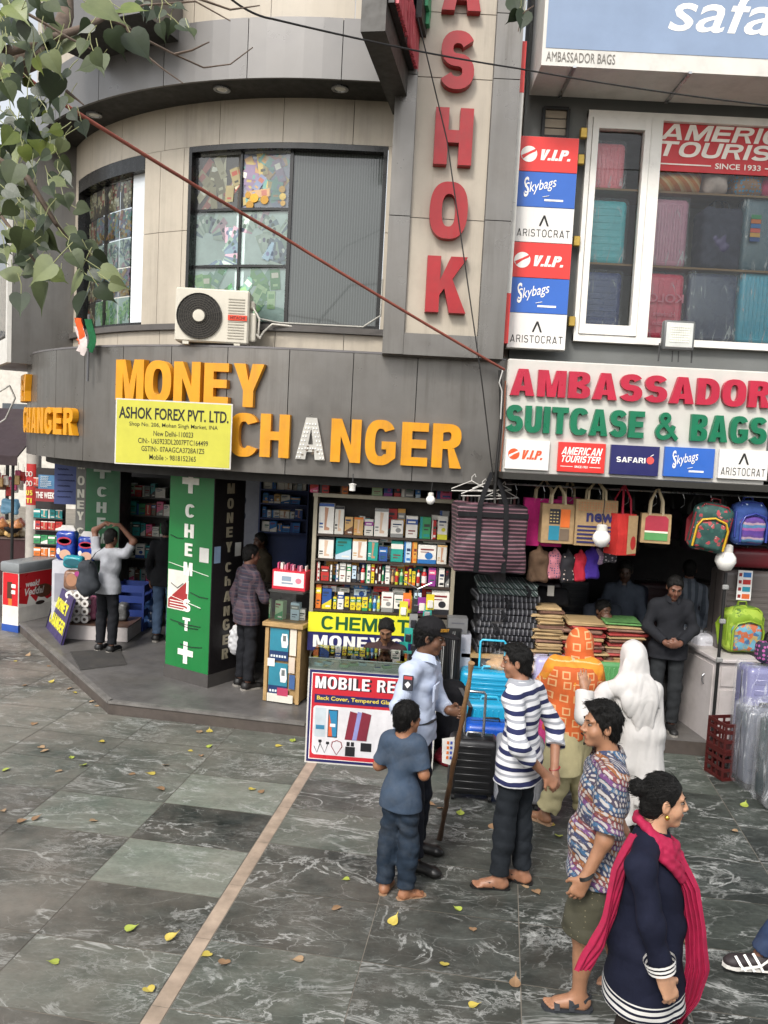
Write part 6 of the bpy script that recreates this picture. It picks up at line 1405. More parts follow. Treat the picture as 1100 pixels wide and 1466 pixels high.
p=stander('man in brown shirt sitting behind the phone repair counter, looking down',b0,F,1.60,fabric('brown_shirt','3E2E2E'),TROUS,j,pitch=.5,skin='7A563F',w=.88,vox=.008,hands=dict(R=dict(dirv=(.6,-.8,-.1),palm=(0,0,-1),curl=.5),L=dict(dirv=(-.6,-.8,-.1),palm=(0,0,-1),curl=.5)));stool('low stool behind the phone repair counter',b0,.22)
q=MB();q.tube([p.HP(.022,.098,-.05)-p.base,p.HP(0,.106,-.045)-p.base,p.HP(-.022,.098,-.05)-p.base],[.003,.006,.003],6);q.build('moustache',p.T,hair_mat(),60)
b0=G(152,932,PZ);F=(.35,.94);hd=P(160,770,b0.y);h_=(hd.z-PZ)/1.62*1.75;Yl=b0.y
p=stander('man in pale grey T-shirt with both hands on his head at the chemist',b0,F,h_,fabric('pale_grey_tee','9EA0A6'),fabric('black_jeans','1D1E22'),dict(head=hd,shL=P(139,795,Yl+.03),shR=P(180,793,Yl-.05),elL=P(136,759,Yl+.12),wrL=P(152,749,Yl+.0),elR=P(192,775,Yl-.02),wrR=P(172,752,Yl-.06)),sleeve=.72,hem=.84,head_dir=(.5,.86),hands=dict(L=dict(dirv=(.9,-.2,.05),palm=(0,0,-1),curl=.25),R=dict(dirv=(-.9,.1,.15),palm=(0,0,-1),curl=.25)),skin='7A5544',collar=False,w=.95)
b0=G(350,984,PZ);F=(.8,.6);hd=P(350,795,b0.y);h_=(hd.z-PZ)/1.62*1.75;L_=lp(b0,F,h_)
plaid=banded('plum_plaid',lambda t,x,v:math_(t,'MULTIPLY',x[2],14),[(0,(.035,.03,.045)),(.35,(.07,.04,.05)),(.5,(.045,.04,.06)),(.85,(.09,.075,.085))],extra=lambda t,x,v,c:mix(t,math_(t,'MULTIPLY',math_(t,'GREATER_THAN',math_(t,'FRACT',math_(t,'MULTIPLY',math_(t,'ADD',x[0],x[1]),13)),.6),.5),c,(.12,.075,.085)))
p=stander('man in dark plaid shirt leaning on the chemist counter with a carrier bag',b0,F,h_,plaid,fabric('black_jeans','1D1E22'),dict(elR=L_(.22,.12,1.12),wrR=L_(.12,.36,1.08),wrL=L_(-.23,-.02,.86),elL=L_(-.24,-.06,1.12)),head_dir=(.9,.45),hem=.80)
bag0=p.j['wrL']+Vector((0,0,-.06));T=thing('carrier_bag','white plastic carrier bag hanging from the plaid man\'s hand','bag',bag0)
sd=SDF();sd.cone((0,0,-.02),(0,0,-.14),.012,.05,k=.04);sd.ell((0,0,-.26),(.085,.06,.15),k=.06);sd.wrinkle(.016,40);sdf_obj(sd,'sack',.009,mat('thin_white_plastic','C9C9CB',.35),T)
b0=Vector((P(328,800,9.9).x,9.9,PZ));hd=P(329,776,9.9);stander('man in white shirt waiting beside the plaid man in the chemist',b0,(1,.1),(hd.z-PZ)/1.62*1.75,fabric('off_white_shirt','B5B5B2'),TROUS,skin='4A3024')
b0=Vector((P(374,800,10.7).x,10.7,PZ));hd=P(372,775,10.7);stander('chemist in dark shirt behind the counter, reaching toward a customer',b0,(-.75,-.6),(hd.z-PZ)/1.62*1.75,fabric('olive_brown_shirt','4A4234'),TROUS,skin='5E4030')
b0=Vector((P(236,850,10.9).x,10.9,PZ));stander('person in blue jeans and black top half hidden behind the green pillar',b0,(.1,1),1.64,fabric('black_top','17181B'),fabric('mid_blue_jeans','44566E'))
b0=Vector((G(1105,1388).x+.3,G(1105,1388).y,0));F=(-1,.03);L_=lp(b0,F,1.72)
p=stander('man in blue jeans and dark sneakers stepping in at the right edge',b0,F,1.72,fabric('grey_tshirt','6A6C70'),fabric('blue_jeans','2C3B58',dirt=.1),dict(anL=P(1088,1366,b0.y-.05),knL=L_(-.1,.24,.52),anR=L_(.1,-.3,.13),knR=L_(.1,.02,.5)),sleeve=.8,shoes=False,vox=.008,collar=False)
p.shoe('R',F,cm('2A2324'),cm('C9C5C0'))
o=p.shoe('L',F,mat('dark_sneaker','2B2325',.6),cm('D8D4CE'))
q=MB();an=p.j['anL']-p.base
for dx,zz_ in ((.0,.055),(-.05,.045),(-.1,.035)):q.ribbon([an+Vector((dx-.0,-.06,-.07)),an+Vector((dx-.03,-.055,zz_-.075)),an+Vector((dx-.05,-.02,zz_-.04))],.014,(1,0,.3),.006)
q.ribbon([an+Vector((-.13,-.058,-.06)),an+Vector((-.02,-.062,-.035)),an+Vector((.03,-.055,-.0))],.014,(0,0,1),.005);q.build('side_stripe',o,cm('E8E6E0'))
# ================================================================== GOODS AND FURNITURE
ORD='first second third fourth fifth sixth seventh eighth ninth tenth eleventh twelfth thirteenth fourteenth fifteenth sixteenth seventeenth eighteenth nineteenth twentieth'.split();ORD+=['twenty-'+o for o in ORD[:9]]+['thirtieth']
CN={'E4E0D8':'white','D8D4CA':'off white','1F8A8A':'teal','2A9A8C':'turquoise','C9A26A':'tan','D9A24A':'amber','2C4E8E':'blue','2E6FB0':'bright blue','B8322E':'red','3A8E58':'green','C9C43A':'yellow','DCC832':'bright yellow','8E3A8A':'purple','D85A86':'pink','2A2A2E':'black','8A8A88':'grey','BFD2DE':'pale blue','D8742A':'orange','6A4A36':'brown','A8C49A':'pale green'}
def cn(h):return CN.get(h,'pale')
def pack(label,c,w,h,d,col,acc,group=None,rz=0,kind='box',name=None,seed=0,cat=None,lay=None):
    """a shop package: body, printed front; c = centre of its bottom front edge"""
    rd=random.Random(seed);T=thing(name or ('medicine_box' if kind=='box' else 'bottle'),label,cat or ('box' if kind=='box' else 'bottle'),c,rz,group)
    q=MB()
    if kind=='box':
        q.box((0,d/2,h/2),(w,d,h),bev=min(.003,w*.05));q.build('carton',T,cm(col,.42))
        q=MB();y=-.0015;st=lay if lay is not None else rd.randrange(5);A=cm(acc,.4);D=cm(rd.choice(['2A3A5A','3A3A3A','7A2A2A','2A5A4A']),.4);Wt=cm('E4E0D8',.42)
        q.use(A)
        if st==0:q.rect(-w*.5,0,w*.5,h*.22,y);q.use(D);q.rect(-w*.36,h*.72,w*.36,h*.80,y);q.rect(-w*.36,h*.6,w*.1,h*.64,y);q.use(A);q.add([(w*.22*math.cos(a)+w*.1,y,h*.42+w*.2*math.sin(a)) for a in np.linspace(0,2*PI,11)[:-1]],[tuple(range(10))])
        elif st==1:q.rect(-w*.5,h*.62,w*.5,h*.86,y);q.use(D);q.rect(-w*.3,h*.3,w*.3,h*.36,y);q.rect(-w*.3,h*.18,w*.12,h*.22,y);q.use(Wt);q.rect(-w*.36,h*.69,w*.3,h*.77,y-.0006)
        elif st==2:q.add([(-w*.5,y,0),(w*.5,y,0),(w*.5,y,h*.5),(-w*.5,y,h*.2)],[(0,1,2,3)]);q.use(D);q.rect(-w*.4,h*.76,w*.2,h*.86,y);q.rect(-w*.4,h*.64,w*.0,h*.69,y);q.use(Wt);q.rect(-w*.1,h*.1,w*.4,h*.18,y-.0006)
        elif st==3:q.rect(-w*.5,0,-w*.26,h,y);q.use(D);q.rect(-w*.12,h*.55,w*.42,h*.68,y);q.rect(-w*.12,h*.4,w*.3,h*.46,y);q.use(A);q.rect(-w*.12,h*.1,w*.42,h*.22,y)
        else:
            sk=cm(rd.choice(['C9A184','B98A6E','D2B49A']),.5);q.use(sk);q.add([(x*w,y,z*h) for x,z in ((-.12,.12),(.22,.12),(.24,.2),(.02,.24),(.06,.5),(.14,.86),(-.12,.88),(-.1,.5))],[(0,1,2,3),(0,3,4,7),(7,4,5,6)])
            q.use(A);q.rect(-w*.5,h*.9,w*.5,h,y);q.rect(-w*.44,h*.3,-w*.2,h*.36,y);q.rect(-w*.44,h*.2,-w*.2,h*.24,y)
        q.build('printed_front',T)
    else:
        r=w/2;q.lathe([(r*.9,0),(r,.004),(r,h*.66),(r*.8,h*.76),(r*.42,h*.8),(r*.42,h*.84)],c=(0,r,0),n=12);q.build('flask',T,cm(col,.3),40)
        q=MB();q.lathe([(r*.5,h*.84),(r*.5,h),(.001,h)],c=(0,r,0),n=10);q.build('cap',T,cm(acc,.4),40)
        q=MB();q.lathe([(r*1.02,h*.16),(r*1.02,h*.58)],c=(0,r,0),n=12);q.build('wrapper',T,cm(acc,.45),40)
    return T
# ---- the chemist's cabinet
YC=8.62;DEP=.3
def cz(cx,cy):return 420+cx/4.23,680+cy/4.23
X0,_,X1,_=bx(447,712,652,870,YC);x_l=P(446,800,YC).x;x_r=P(653,800,YC).x
shelf_px=[(450,757,775),(449,792,811),(448,825,843),(447,864,884)]
ztop=P(550,716,YC).z;sh_z=[P(550,(a+b)/2+3,YC).z for _,a,b in shelf_px]
T=thing('display_cabinet','tall wooden display cabinet packed with medicine boxes behind the phone counter','cabinet',((x_l+x_r)/2,YC,PZ));CW=x_r-x_l;zc0=sh_z[-1]-PZ
fm=mat('cream_cabinet_frame','9C9480',.5,dirt=.3)
q=MB();q.use(fm)
for sx in (-1,1):q.box((sx*(CW/2-.02),DEP/2,(zc0-.04+ztop-PZ)/2),(.04,DEP,ztop-PZ-zc0+.04))
q.box((0,DEP/2,ztop-PZ+.021),(CW+.02,DEP+.02,.04));q.build('frame',T)
for z in sh_z:q=MB();q.box((0,DEP/2+.006,z-PZ-.012),(CW-.084,DEP,.02));q.build('shelf',T,mat('dark_shelf','3A2E26',.6))
q=MB();q.box((0,DEP+.012,(zc0+ztop-PZ)/2),(CW,.02,ztop-PZ-zc0));q.build('back_panel',T,mat('cabinet_back','3A3632',.8))
q=MB();q.box((0,DEP/2+.03,(zc0-.05)/2),(CW-.05,DEP,zc0-.05));q.build('base_cupboard',T,mat('base_cupboard','6A655C',.6,dirt=.3))
zx=x_l-( (x_l+x_r)/2)
T2=thing('yellow_strip_sign','yellow and navy strip sign reading CHEMIST and MONEY under the medicine cabinet','sign',((x_l+x_r)/2,YC-.03,sh_z[-1]-.42))
q=MB();q.use(mat('yellow_print','DFDB2E',.45,var=.05));wS=CW*.72;q.box((-CW/2+wS/2,0,.29),(wS,.02,.21));q.use(mat('navy_print','23235A'));q.box((-CW/2+wS/2,.004,.08),(wS,.02,.20));q.build('board',T2)
q=MB();q.use(mat('bottle_green_print','14532F',.45));block(q,'CHEMIST',-CW/2+.14,.215,-CW/2+wS-.03,.36,y=-.0115,depth=.002,w=1.4);q.build('lettering',T2);q=MB();q.use(WL);block(q,'MONEY C',-CW/2+.06,.02,-CW/2+wS-.1,.15,y=-.0075,depth=.002);q.build('lettering',T2)
rowdata=[
 [(150,245,172,'E4E0D8','2C4E8E',4),(247,306,190,'D8D4CA','2A2A2E',4),(310,362,255,'C9A26A','6A4A36',2),(365,425,258,'C9A26A','D8742A',4),(430,486,270,'D8D4CA','8E3A8A',1),(490,576,205,'E4E0D8','8A8A88',4),(590,668,275,'E4E0D8','8A8A88',0),(682,755,250,'E4E0D8','2C4E8E',1),(765,834,255,'3A8E58','1F8A8A',3),(838,868,275,'B8322E','E4E0D8',3),(873,936,250,'D8D4CA','C9C43A',0)],
 [(150,244,365,'E4E0D8','2A2A2E',4),(255,352,345,'1F8A8A','BFD2DE',2),(357,446,375,'E4E0D8','C9A26A',4),(450,514,375,'2A9A8C','E4E0D8',4),(517,573,437,'2C4E8E','2E6FB0',1),(590,666,400,'2A9A8C','E4E0D8',1),(669,715,388,'BFD2DE','2E6FB0',3),(718,751,388,'D9A24A','D8742A',3),(754,868,425,'E4E0D8','2E6FB0',0),(871,932,425,'D8D4CA','C9A26A',4)],
 [(140,160,515,'D8D4CA','B8322E',3),(165,217,555,'B8322E','6A2A26',1),(220,235,545,'E4E0D8','8A8A88',3),(255,273,540,'E4E0D8','2C4E8E',3),(278,318,528,'E4E0D8','8A8A88',1),(322,350,540,'E4E0D8','3A8E58',1),(354,382,550,'BFD2DE','2A2A2E',0),(386,404,560,'2A2A2E','8A8A88','b'),(407,434,545,'B8322E','E4E0D8','b'),(438,467,520,'E4E0D8','3A8E58',3),(470,492,535,'DCC832','B8322E',1),(496,512,550,'E4E0D8','2A2A2E','b'),(516,532,555,'2A2A2E','E4E0D8','b'),(536,550,560,'E4E0D8','3A8E58','b'),(556,586,548,'E4E0D8','8A8A88',1),(592,612,575,'6A4A36','C9A26A','b'),(615,640,570,'C9C43A','B8322E','b'),(643,668,572,'A8C49A','3A8E58','b'),(673,694,585,'DCC832','B8322E',1),(696,716,570,'DCC832','B8322E',3),(719,742,585,'DCC832','D8742A',0),(746,770,575,'D8D4CA','B8322E','b'),(776,812,570,'B8322E','E4E0D8','b'),(818,866,545,'8E3A8A','D85A86',1),(869,918,560,'E4E0D8','2A2A2E',3),(921,948,545,'2A2A2E','8A8A88',2)],
 [(132,168,650,'D8742A','DCC832',1),(172,232,690,'2C4E8E','DCC832',2),(240,262,740,'DCC832','3A8E58',1),(266,306,710,'E4E0D8','2C4E8E',1),(310,338,738,'DCC832','2A2A2E',0),(344,378,742,'DCC832','3A8E58',1),(382,412,742,'DCC832','3A8E58',1),(416,452,742,'DCC832','3A8E58',0),(456,478,735,'C9C43A','3A8E58','b'),(482,504,735,'BFD2DE','2E6FB0','b'),(506,528,735,'A8C49A','C9C43A','b'),(532,606,712,'E4E0D8','8A8A88',0),(609,668,730,'E4E0D8','2A2A2E',0),(690,722,700,'C9C43A','D8742A','b'),(730,776,715,'BFD2DE','2A2A2E',2),(836,946,690,'E4E0D8','2A2A2E',0)],
]
GC='medicine packs in the display cabinet'
for r,row in enumerate(rowdata):
    base_l,base_r=shelf_px[r][1],shelf_px[r][2]
    for i,(a,b,top,col,acc,st) in enumerate(row):
        pxa,pxb=420+a/4.23,420+b/4.23;pm_=(pxa+pxb)/2;yb=sh_z[r];x0,x1=P(pxa,base_l,YC+.04).x,P(pxb,base_l,YC+.04).x
        pyt=680+top/4.23;zt=P(pm_,pyt,YC+.04).z;h=max(.05,min(zt-yb,(sh_z[r-1] if r else ztop)-yb-.04));kd='bottle' if st=='b' else 'box'
        w=x1-x0-.006;d=min(.14,w*.7 if kd=='box' else w)
        pack(f'{cn(col)} {"medicine box" if kd=="box" else "bottle"} with {cn(acc)} print, {ORD[i]} from left, {("top", "second", "third", "bottom")[r]} cabinet shelf',((x0+x1)/2,YC+.035+random.uniform(0,.015),yb),w,h,d,col,acc,GC,random.uniform(-.06,.06),kd,None,r*40+i,None,st if kd=='box' else None)
for i,(r,a,b,y0,y1,col,acc) in enumerate([(3,185,270,668,706,'E4E0D8','B8322E'),(3,270,350,690,712,'D8D4CA','8A8A88'),(3,376,460,645,690,'2E6FB0','E4E0D8'),(3,378,455,692,740,'BFD2DE','2C4E8E'),(3,496,590,648,710,'B8322E','E4E0D8'),(3,612,690,690,720,'E4E0D8','8A8A88'),(2,165,290,492,522,'E4E0D8','8A8A88'),(2,298,348,512,530,'D8D4CA','B8322E'),(2,585,675,522,553,'E4E0D8','2C4E8E'),(2,676,745,532,560,'DCC832','B8322E'),(1,520,640,378,408,'E4E0D8','1F8A8A'),(1,780,915,385,415,'3A8E58','E4E0D8'),(3,838,945,765,830,'1F8A8A','2A2A2E')]):
    pxa,pxb=420+a/4.23,420+b/4.23;pm_=(pxa+pxb)/2;yy=YC+.12;x0,x1=P(pxa,800,yy).x,P(pxb,800,yy).x;z1_,z0_=P(pm_,680+y0/4.23,yy).z,P(pm_,680+y1/4.23,yy).z
    z0_=max(z0_,sh_z[r]) if i<12 else sh_z[r]-.36
    pack(f'{cn(col)} carton with {cn(acc)} print piled loosely in the cabinet, {ORD[i]} of thirteen',((x0+x1)/2,yy,z0_),x1-x0,max(.05,z1_-z0_),.12,col,acc,'cartons piled in the display cabinet',0,'box',None,300+i)
for i,(a,b,t,col,acc) in enumerate([(100,150,60,'B8322E','D85A86'),(160,215,55,'B8322E','2A2A2E'),(285,330,60,'D8742A','6A4A36'),(475,540,85,'A8C49A','C9C43A'),(548,600,45,'2C4E8E','8E3A8A'),(610,650,70,'2A2A2E','B8322E'),(655,730,60,'8A8A88','E4E0D8'),(740,770,70,'2E6FB0','BFD2DE'),(870,960,65,'D85A86','2C4E8E')]):
    pxa,pxb=420+a/4.23,420+b/4.23;x0,x1=P(pxa,710,YC+.05).x,P(pxb,710,YC+.05).x
    pack(f'{cn(col)} pack with {cn(acc)} print on top of the medicine cabinet, {ORD[i]} from left',((x0+x1)/2,YC+.05,ztop+.041),x1-x0,.13+.02*(i % 3),.12,col,acc,'packs on top of the cabinet',0,'box',None,400+i)
# ---- wall shelves in the chemist
def shelf_unit(label,x0,x1,y,zs,depth,m,seed,cols,nper,hmax,glabel,name='shop_shelf',rz=0):
    T=thing(name,label,'shelf',((x0+x1)/2,y,PZ),rz);w=x1-x0
    for z in zs:q=MB();q.box((0,depth/2,z-PZ-.011),(w-.044,depth,.02));q.build('shelf_board',T,m)
    for sx in (-1,1):q=MB();q.box((sx*(w/2-.01),depth/2,(zs[-1]+hmax+.04-PZ)/2),(.02,depth,zs[-1]+hmax+.04-PZ));q.build('upright',T,m)
    q=MB();q.box((0,depth+.01,(zs[-1]+hmax+.04-PZ)/2),(w,.015,zs[-1]+hmax+.04-PZ));q.build('back_panel',T,m)
    rd=random.Random(seed);Mr=Matrix.Translation(((x0+x1)/2,y,0)) @ Matrix.Rotation(rz,4,'Z');n=0
    for zi,z in enumerate(zs):
        x=-w/2+.04;k=0
        while x<w/2-.1:
            ww=rd.uniform(.5,1.3)*w/nper;hh=hmax*rd.uniform(.55,.92)
            if x+ww>w/2-.03:break
            a,b=rd.choice(cols),rd.choice(cols);loc=Mr @ Vector((x+ww/2,.03+rd.uniform(0,.03),z))
            pack(f'{cn(a)} carton with {cn(b)} print, {ORD[k]} from left, {ORD[len(zs)-1-zi]} tier down, {glabel}',loc,ww-.008,hh,min(.16,depth*.7),a,b,'cartons on the ' + glabel,rz,'box','carton',seed*100+n);x+=ww;n+=1;k+=1
DW=mat('dark_shelf_metal','4A4744',.5);BLS=mat('blue_shelf_edge','2B3A66',.5)
xw0,xw1=P(371,720,11.4).x,P(442,720,11.4).x
shelf_unit('blue edged wall shelves of medicine cartons deep in the chemist',xw0,xw1,11.4,[P(400,y,11.4).z for y in (762,742,721,701)],.3,BLS,5,['2C4E8E','2E6FB0','E4E0D8','C9A26A','BFD2DE','D8D4CA'],6,.17,'blue edged shelves')
xw0,xw1=P(176,760,12.3).x,P(247,760,12.3).x
shelf_unit('dark metal shelves of household goods on the back wall behind the green pillar',xw0,xw1,12.3,[P(210,y,12.3).z for y in (835,800,768,738,712)],.4,DW,6,['2A2A2E','3A8E58','B8322E','2C4E8E','D85A86','6A4A36','8A8A88','E4E0D8','1F8A8A','D8D4CA'],6,.24,'dark back shelves')
xw0,xw1=P(252,760,12.6).x,P(330,760,12.6).x
shelf_unit('tall rear shelves of packets half hidden by the black side of the pillar',xw0,xw1,12.6,[P(290,y,12.6).z for y in (830,790,750,715)],.35,DW,8,['2A2A2E','8A8A88','3A8E58','2C4E8E','6A4A36','D8D4CA'],5,.26,'tall rear shelves')
T=thing('wall_panel','pale wall panel with round dark posters between the chemist shelves','panel',(P(348,740,11.6).x,11.6,PZ));wv_=.55
q=MB();q.box((0,.02,1.2),(wv_,.04,2.3));q.build('board',T,mat('pale_grey_board','8E919C',.6))
for k,y in enumerate((716,738,756)):
    q=MB();q.use(cm('1E2A44',.4));zc=P(340,y,11.6).z-PZ;r=.10 if k<2 else .07;q.add([(-.06+r*math.cos(a),-.004,zc+r*math.sin(a)) for a in np.linspace(0,2*PI,25)[:-1]],[tuple(range(24))]);q.use(cm('9AA8BC'));q.rect(-.075,zc-r*.5,-.045,zc+r*.5,-.006);q.rect(-.10,zc-r*.1,-.02,zc+r*.1,-.0065);q.build('round_poster',T)
# ---- long shop counter inside the chemist
T=thing('shop_counter','long dark counter inside the chemist in front of the wall shelves','counter',(P(385,880,10.1).x+.1,10.1,PZ))
q=MB();q.box((0,.25,.46),(1.3,.5,.92));q.build('cabinet',T,mat('dark_counter','2A2624',.5));q=MB();q.box((0,.25,.94),(1.36,.56,.04));q.build('counter_top',T,mat('grey_counter_top','5A5856',.3))
# ---- small wooden display counter with glass case
c0,c1=G(377,1003,PZ),G(428,1010,PZ);ctr=(c0+c1)/2;Yd=ctr.y;wd=(c1-c0).length;rz=math.atan2((c1-c0).y,(c1-c0).x)
zt=P(403,893,Yd).z-PZ
T=thing('display_counter','narrow wooden display counter papered with blue health posters under a glass case','counter',ctr,rz)
wdm=mat('pale_worn_wood','A98A5C',.55,var=.25,scale=9,dirt=.25)
q=MB();q.use(wdm);q.box((0,.22,zt/2),(wd-.02,.42,zt-.03));q.box((0,.2,zt-.01),(wd+.05,.5,.045),bev=.004)
for sx in (-1,1):q.box((sx*(wd/2-.02),.0,zt/2-.02),(.04,.03,zt-.06))
q.build('cabinet',T)
for k,(za,zb3) in enumerate(((.55,.96),(.1,.52))):
    za *= zt*.98;zb3 *= zt*.98;q=MB();q.use(cm('2F7D92',.4));q.rect(-wd*.36,za,wd*.16,zb3,-.0165);q.use(cm('1C3560',.4));q.rect(-wd*.36,za,wd*.16,za+(zb3-za)*.3,-.018);q.use(cm('E6E6E4'));q.add([(x*wd,-.0195,za+(zb3-za)*z) for x,z in ((-.02,.42),(.12,.42),(.15,.55),(.12,.85),(-.02,.85),(-.05,.7))],[tuple(range(6))])
    q.use(cm('6A7070'));q.rect(.0,za+(zb3-za)*.62,wd*.09,za+(zb3-za)*.8,-.021);q.use(cm('D8DEE0'))
    for i in range(6):q.rect(-wd*.32+i*wd*.075,za+(zb3-za)*.1,-wd*.27+i*wd*.075,za+(zb3-za)*.17,-.0195)
    q.build('poster',T)
q=MB();q.use(cm('DCD6CC',.7))
for (x0_,z0_,x1_,z1_,col) in ((.2,.62,.38,.95,'D8CDBE'),(.19,.4,.36,.6,'C9B8A8'),(.22,.2,.38,.38,'3A5A8A'),(-.38,.015,.34,.12,'D6D2C6'),(-.1,.1,.2,.2,'B03A5A'),(-.4,.46,-.2,.56,'E0DCD4')):q.use(cm(col,.7));q.rect(x0_*wd,z0_*zt,x1_*wd,z1_*zt,-.023-.002*x0_)
q.build('torn_notice',T)
zg=P(403,846,Yd).z-PZ
q=MB();q.use(cm('3A3A38',.5));q.box((0,.2,zg-.012),(wd-.02,.38,.02));q.build('case_lid',T)
q=MB();q.rect(-wd/2+.02,zt+.014,wd/2-.02,zg-.022,.02);q.add([(-wd/2+.015,.02,zt+.014),(-wd/2+.015,.38,zt+.014),(-wd/2+.015,.38,zg-.022),(-wd/2+.015,.02,zg-.022)],[(3,2,1,0)]);q.build('case_glass',T,glass('case_glass',refl=.05))
def loc_on(T,v):return Matrix.Translation(T.location) @ T.rotation_euler.to_matrix().to_4x4() @ Vector(v)
for i,(x,h,a,b) in enumerate(((-.14,.2,'A8C49A','3A8E58'),(.07,.19,'BFD2DE','8A8A88'),(.14,.12,'E4E0D8','8A8A88'))):
    pack(f'{cn(a)} carton in the small glass case, {ORD[i]} from left',loc_on(T,(x*wd*2,.12+.03*i,zt+.015)),.1,h,.08,a,b,'cartons in the glass case',rz+.2*(i-1),'box','carton',600+i)
Tq=thing('card_dispenser','red and white card dispenser filled with pink sachets on the glass case','dispenser',loc_on(T,(0,.08,zg)),rz);hh_=P(403,818,Yd).z-PZ-zg
q=MB();q.use(cm('C8263A',.4));q.box((0,.09,hh_*.5),(wd*.92,.18,hh_));q.use(cm('E6DEDC'));q.rect(-wd*.42,hh_*.16,wd*.42,hh_*.9,-.002);q.use(cm('D8788A'));q.add([(wd*.27+.035*math.cos(a),-.004,hh_*.5+.03*math.sin(a)) for a in np.linspace(0,2*PI,13)[:-1]],[tuple(range(12))]);q.use(cm('8A9AAA'));q.rect(-.08,hh_*.45,.03,hh_*.7,-.004);q.rect(-.08,hh_*.3,.05,hh_*.38,-.004);q.build('carton',Tq)
q=MB()
for i in range(12):q.use(cm(random.choice(['D85A86','E4A0B4','E4E0D8','C9607A','8E3A5A'])));q.box((-wd*.38+i*wd*.069,.06+random.uniform(-.02,.05),hh_+.012+random.uniform(0,.03)),(.012,.06,.07),fr((0,0,0),(random.uniform(-.02,.02),random.uniform(-.03,.03),0)))
q.build('sachets',Tq)
# ---- phone repair counter
a_,b_=G(436,1091),G(600,1104);hgt=P(446,941,a_.y).z;ux=(b_-a_).normalized();wd=1.18;rz=math.atan2(ux.y,ux.x)
T=thing('repair_counter','white phone repair counter with a red MOBILE REPAIR front and glass display top','counter',a_+ux*wd/2,rz);zt=hgt-.1
q=MB();q.use(WHITE);q.box((0,.25,zt/2),(wd,.5,zt));q.build('cabinet',T)
q=MB();y=-.003;q.use(NAVY);q.rect(-wd/2+.015,.015,wd/2-.015,zt-.01,y);q.use(WHT);q.rect(-wd/2+.035,.04,wd/2-.035,zt-.035,y-.001);q.use(mat('poster_red','C02834',.35,var=.08));q.rect(-wd/2+.042,.047,wd/2-.042,zt-.042,y-.002)
q.use(NAVY);q.rect(-wd/2+.068,zt*.645,wd/2-.06,zt*.735,y-.003);q.use(cm('D9D7DA',.35));pts=[]
x0_,x1_,z0_,z1_=-wd/2+.062,wd/2-.062,.085,zt*.615
for cx_,cz_,a0 in ((x0_+.03,z0_+.03,180),(x1_-.03,z0_+.03,270),(x1_-.03,z1_-.03,0),(x0_+.03,z1_-.03,90)):pts+=[(cx_+.03*math.cos(R(a0+t)),y-.003,cz_+.03*math.sin(R(a0+t))) for t in (0,30,60,90)]
q.add(pts,[tuple(range(len(pts)))]);pf_=q.build('printed_front',T)
q=MB();q.use(cm('2A1C24'));block(q,'MOBILE REPAIR',-wd/2+.079,zt*.80-.006,wd/2-.05+.02,zt*.925-.006,y=y-.0035,depth=.002,s=.28,b=.21,gap=.1);q.use(cm('ECE8EA',.35));block(q,'MOBILE REPAIR',-wd/2+.07,zt*.80,wd/2-.05,zt*.925,y=y-.005,depth=.002,s=.24,b=.18,gap=.14);q.build('lettering',pf_)
q=MB();q.use(cm('E0C850'));text(q,'Back Cover, Tempered Glass, Data Cable',-wd/2+.09,zt*.665,wd/2-.07,zt*.72,y=y-.0045,bold=.02);q.build('lettering',pf_)
q=MB();yy=y-.0045
def prect(x0,z0,x1,z1,col,k=0):q.use(cm(col,.4));q.rect(x0,z0,x1,z1,yy-.0008*k)
prect(x0_+.02,z0_+.17,x0_+.12,z1_-.02,'BFC9CF');prect(x0_+.03,z0_+.24,x0_+.11,z0_+.28,'3A7FA0',1);prect(x0_+.14,z0_+.17,x0_+.23,z1_-.03,'1E2836');prect(x0_+.147,z0_+.18,x0_+.223,z1_-.04,'2E7FA8',1)
q.use(cm('D0603A'));q.add([(x0_+.147,yy-.0016,z0_+.18),(x0_+.185,yy-.0016,z0_+.18),(x0_+.17,yy-.0016,z0_+.3),(x0_+.147,yy-.0016,z1_-.06)],[(0,1,2,3)]);prect(x0_+.16,z0_+.27,x0_+.21,z0_+.30,'E0E4E8',3)
for xo,col in ((.30,'7E2436'),(.37,'8A8CC0'),(.41,'7A2234')):q.use(cm(col));q.add([(x0_+xo,yy-.001*xo*10,z0_+.16),(x0_+xo+.09,yy-.001*xo*10,z0_+.16),(x0_+xo+.125,yy-.001*xo*10,z1_-.05),(x0_+xo+.04,yy-.001*xo*10,z1_-.03)],[(0,1,2,3)])
q.use(cm('1A1A1E'));q.tube([(x0_+.02,yy,z0_+.08),(x0_+.05,yy,z0_+.02),(x0_+.08,yy,z0_+.12)],.003,4);q.tube([(x0_+.07,yy,z0_+.12),(x0_+.12,yy,z0_+.02),(x0_+.15,yy,z0_+.11)],.003,4);q.rbox((x0_+.075,yy,z0_+.13),(.03,.004,.025),.002,1);q.rbox((x0_+.145,yy,z0_+.115),(.03,.004,.025),.002,1)
q.use(cm('8A2A34'));q.tube([(x0_+.19,yy,z0_+.13),(x0_+.18,yy,z0_+.09),(x0_+.23,yy,z0_+.01),(x0_+.28,yy,z0_+.09),(x0_+.27,yy,z0_+.13),(x0_+.23,yy,z0_+.145),(x0_+.19,yy,z0_+.13)],.004,5)
q.use(cm('15151A'));q.rbox((x0_+.355,yy,z0_+.05),(.09,.004,.09),.002,1);q.rbox((x0_+.335,yy,z0_+.12),(.03,.004,.04),.002,1);q.rbox((x0_+.375,yy,z0_+.12),(.03,.004,.04),.002,1);q.rbox((x0_+.5,yy,z0_+.1),(.1,.004,.08),.002,1)
q.build('product_pictures',pf_)
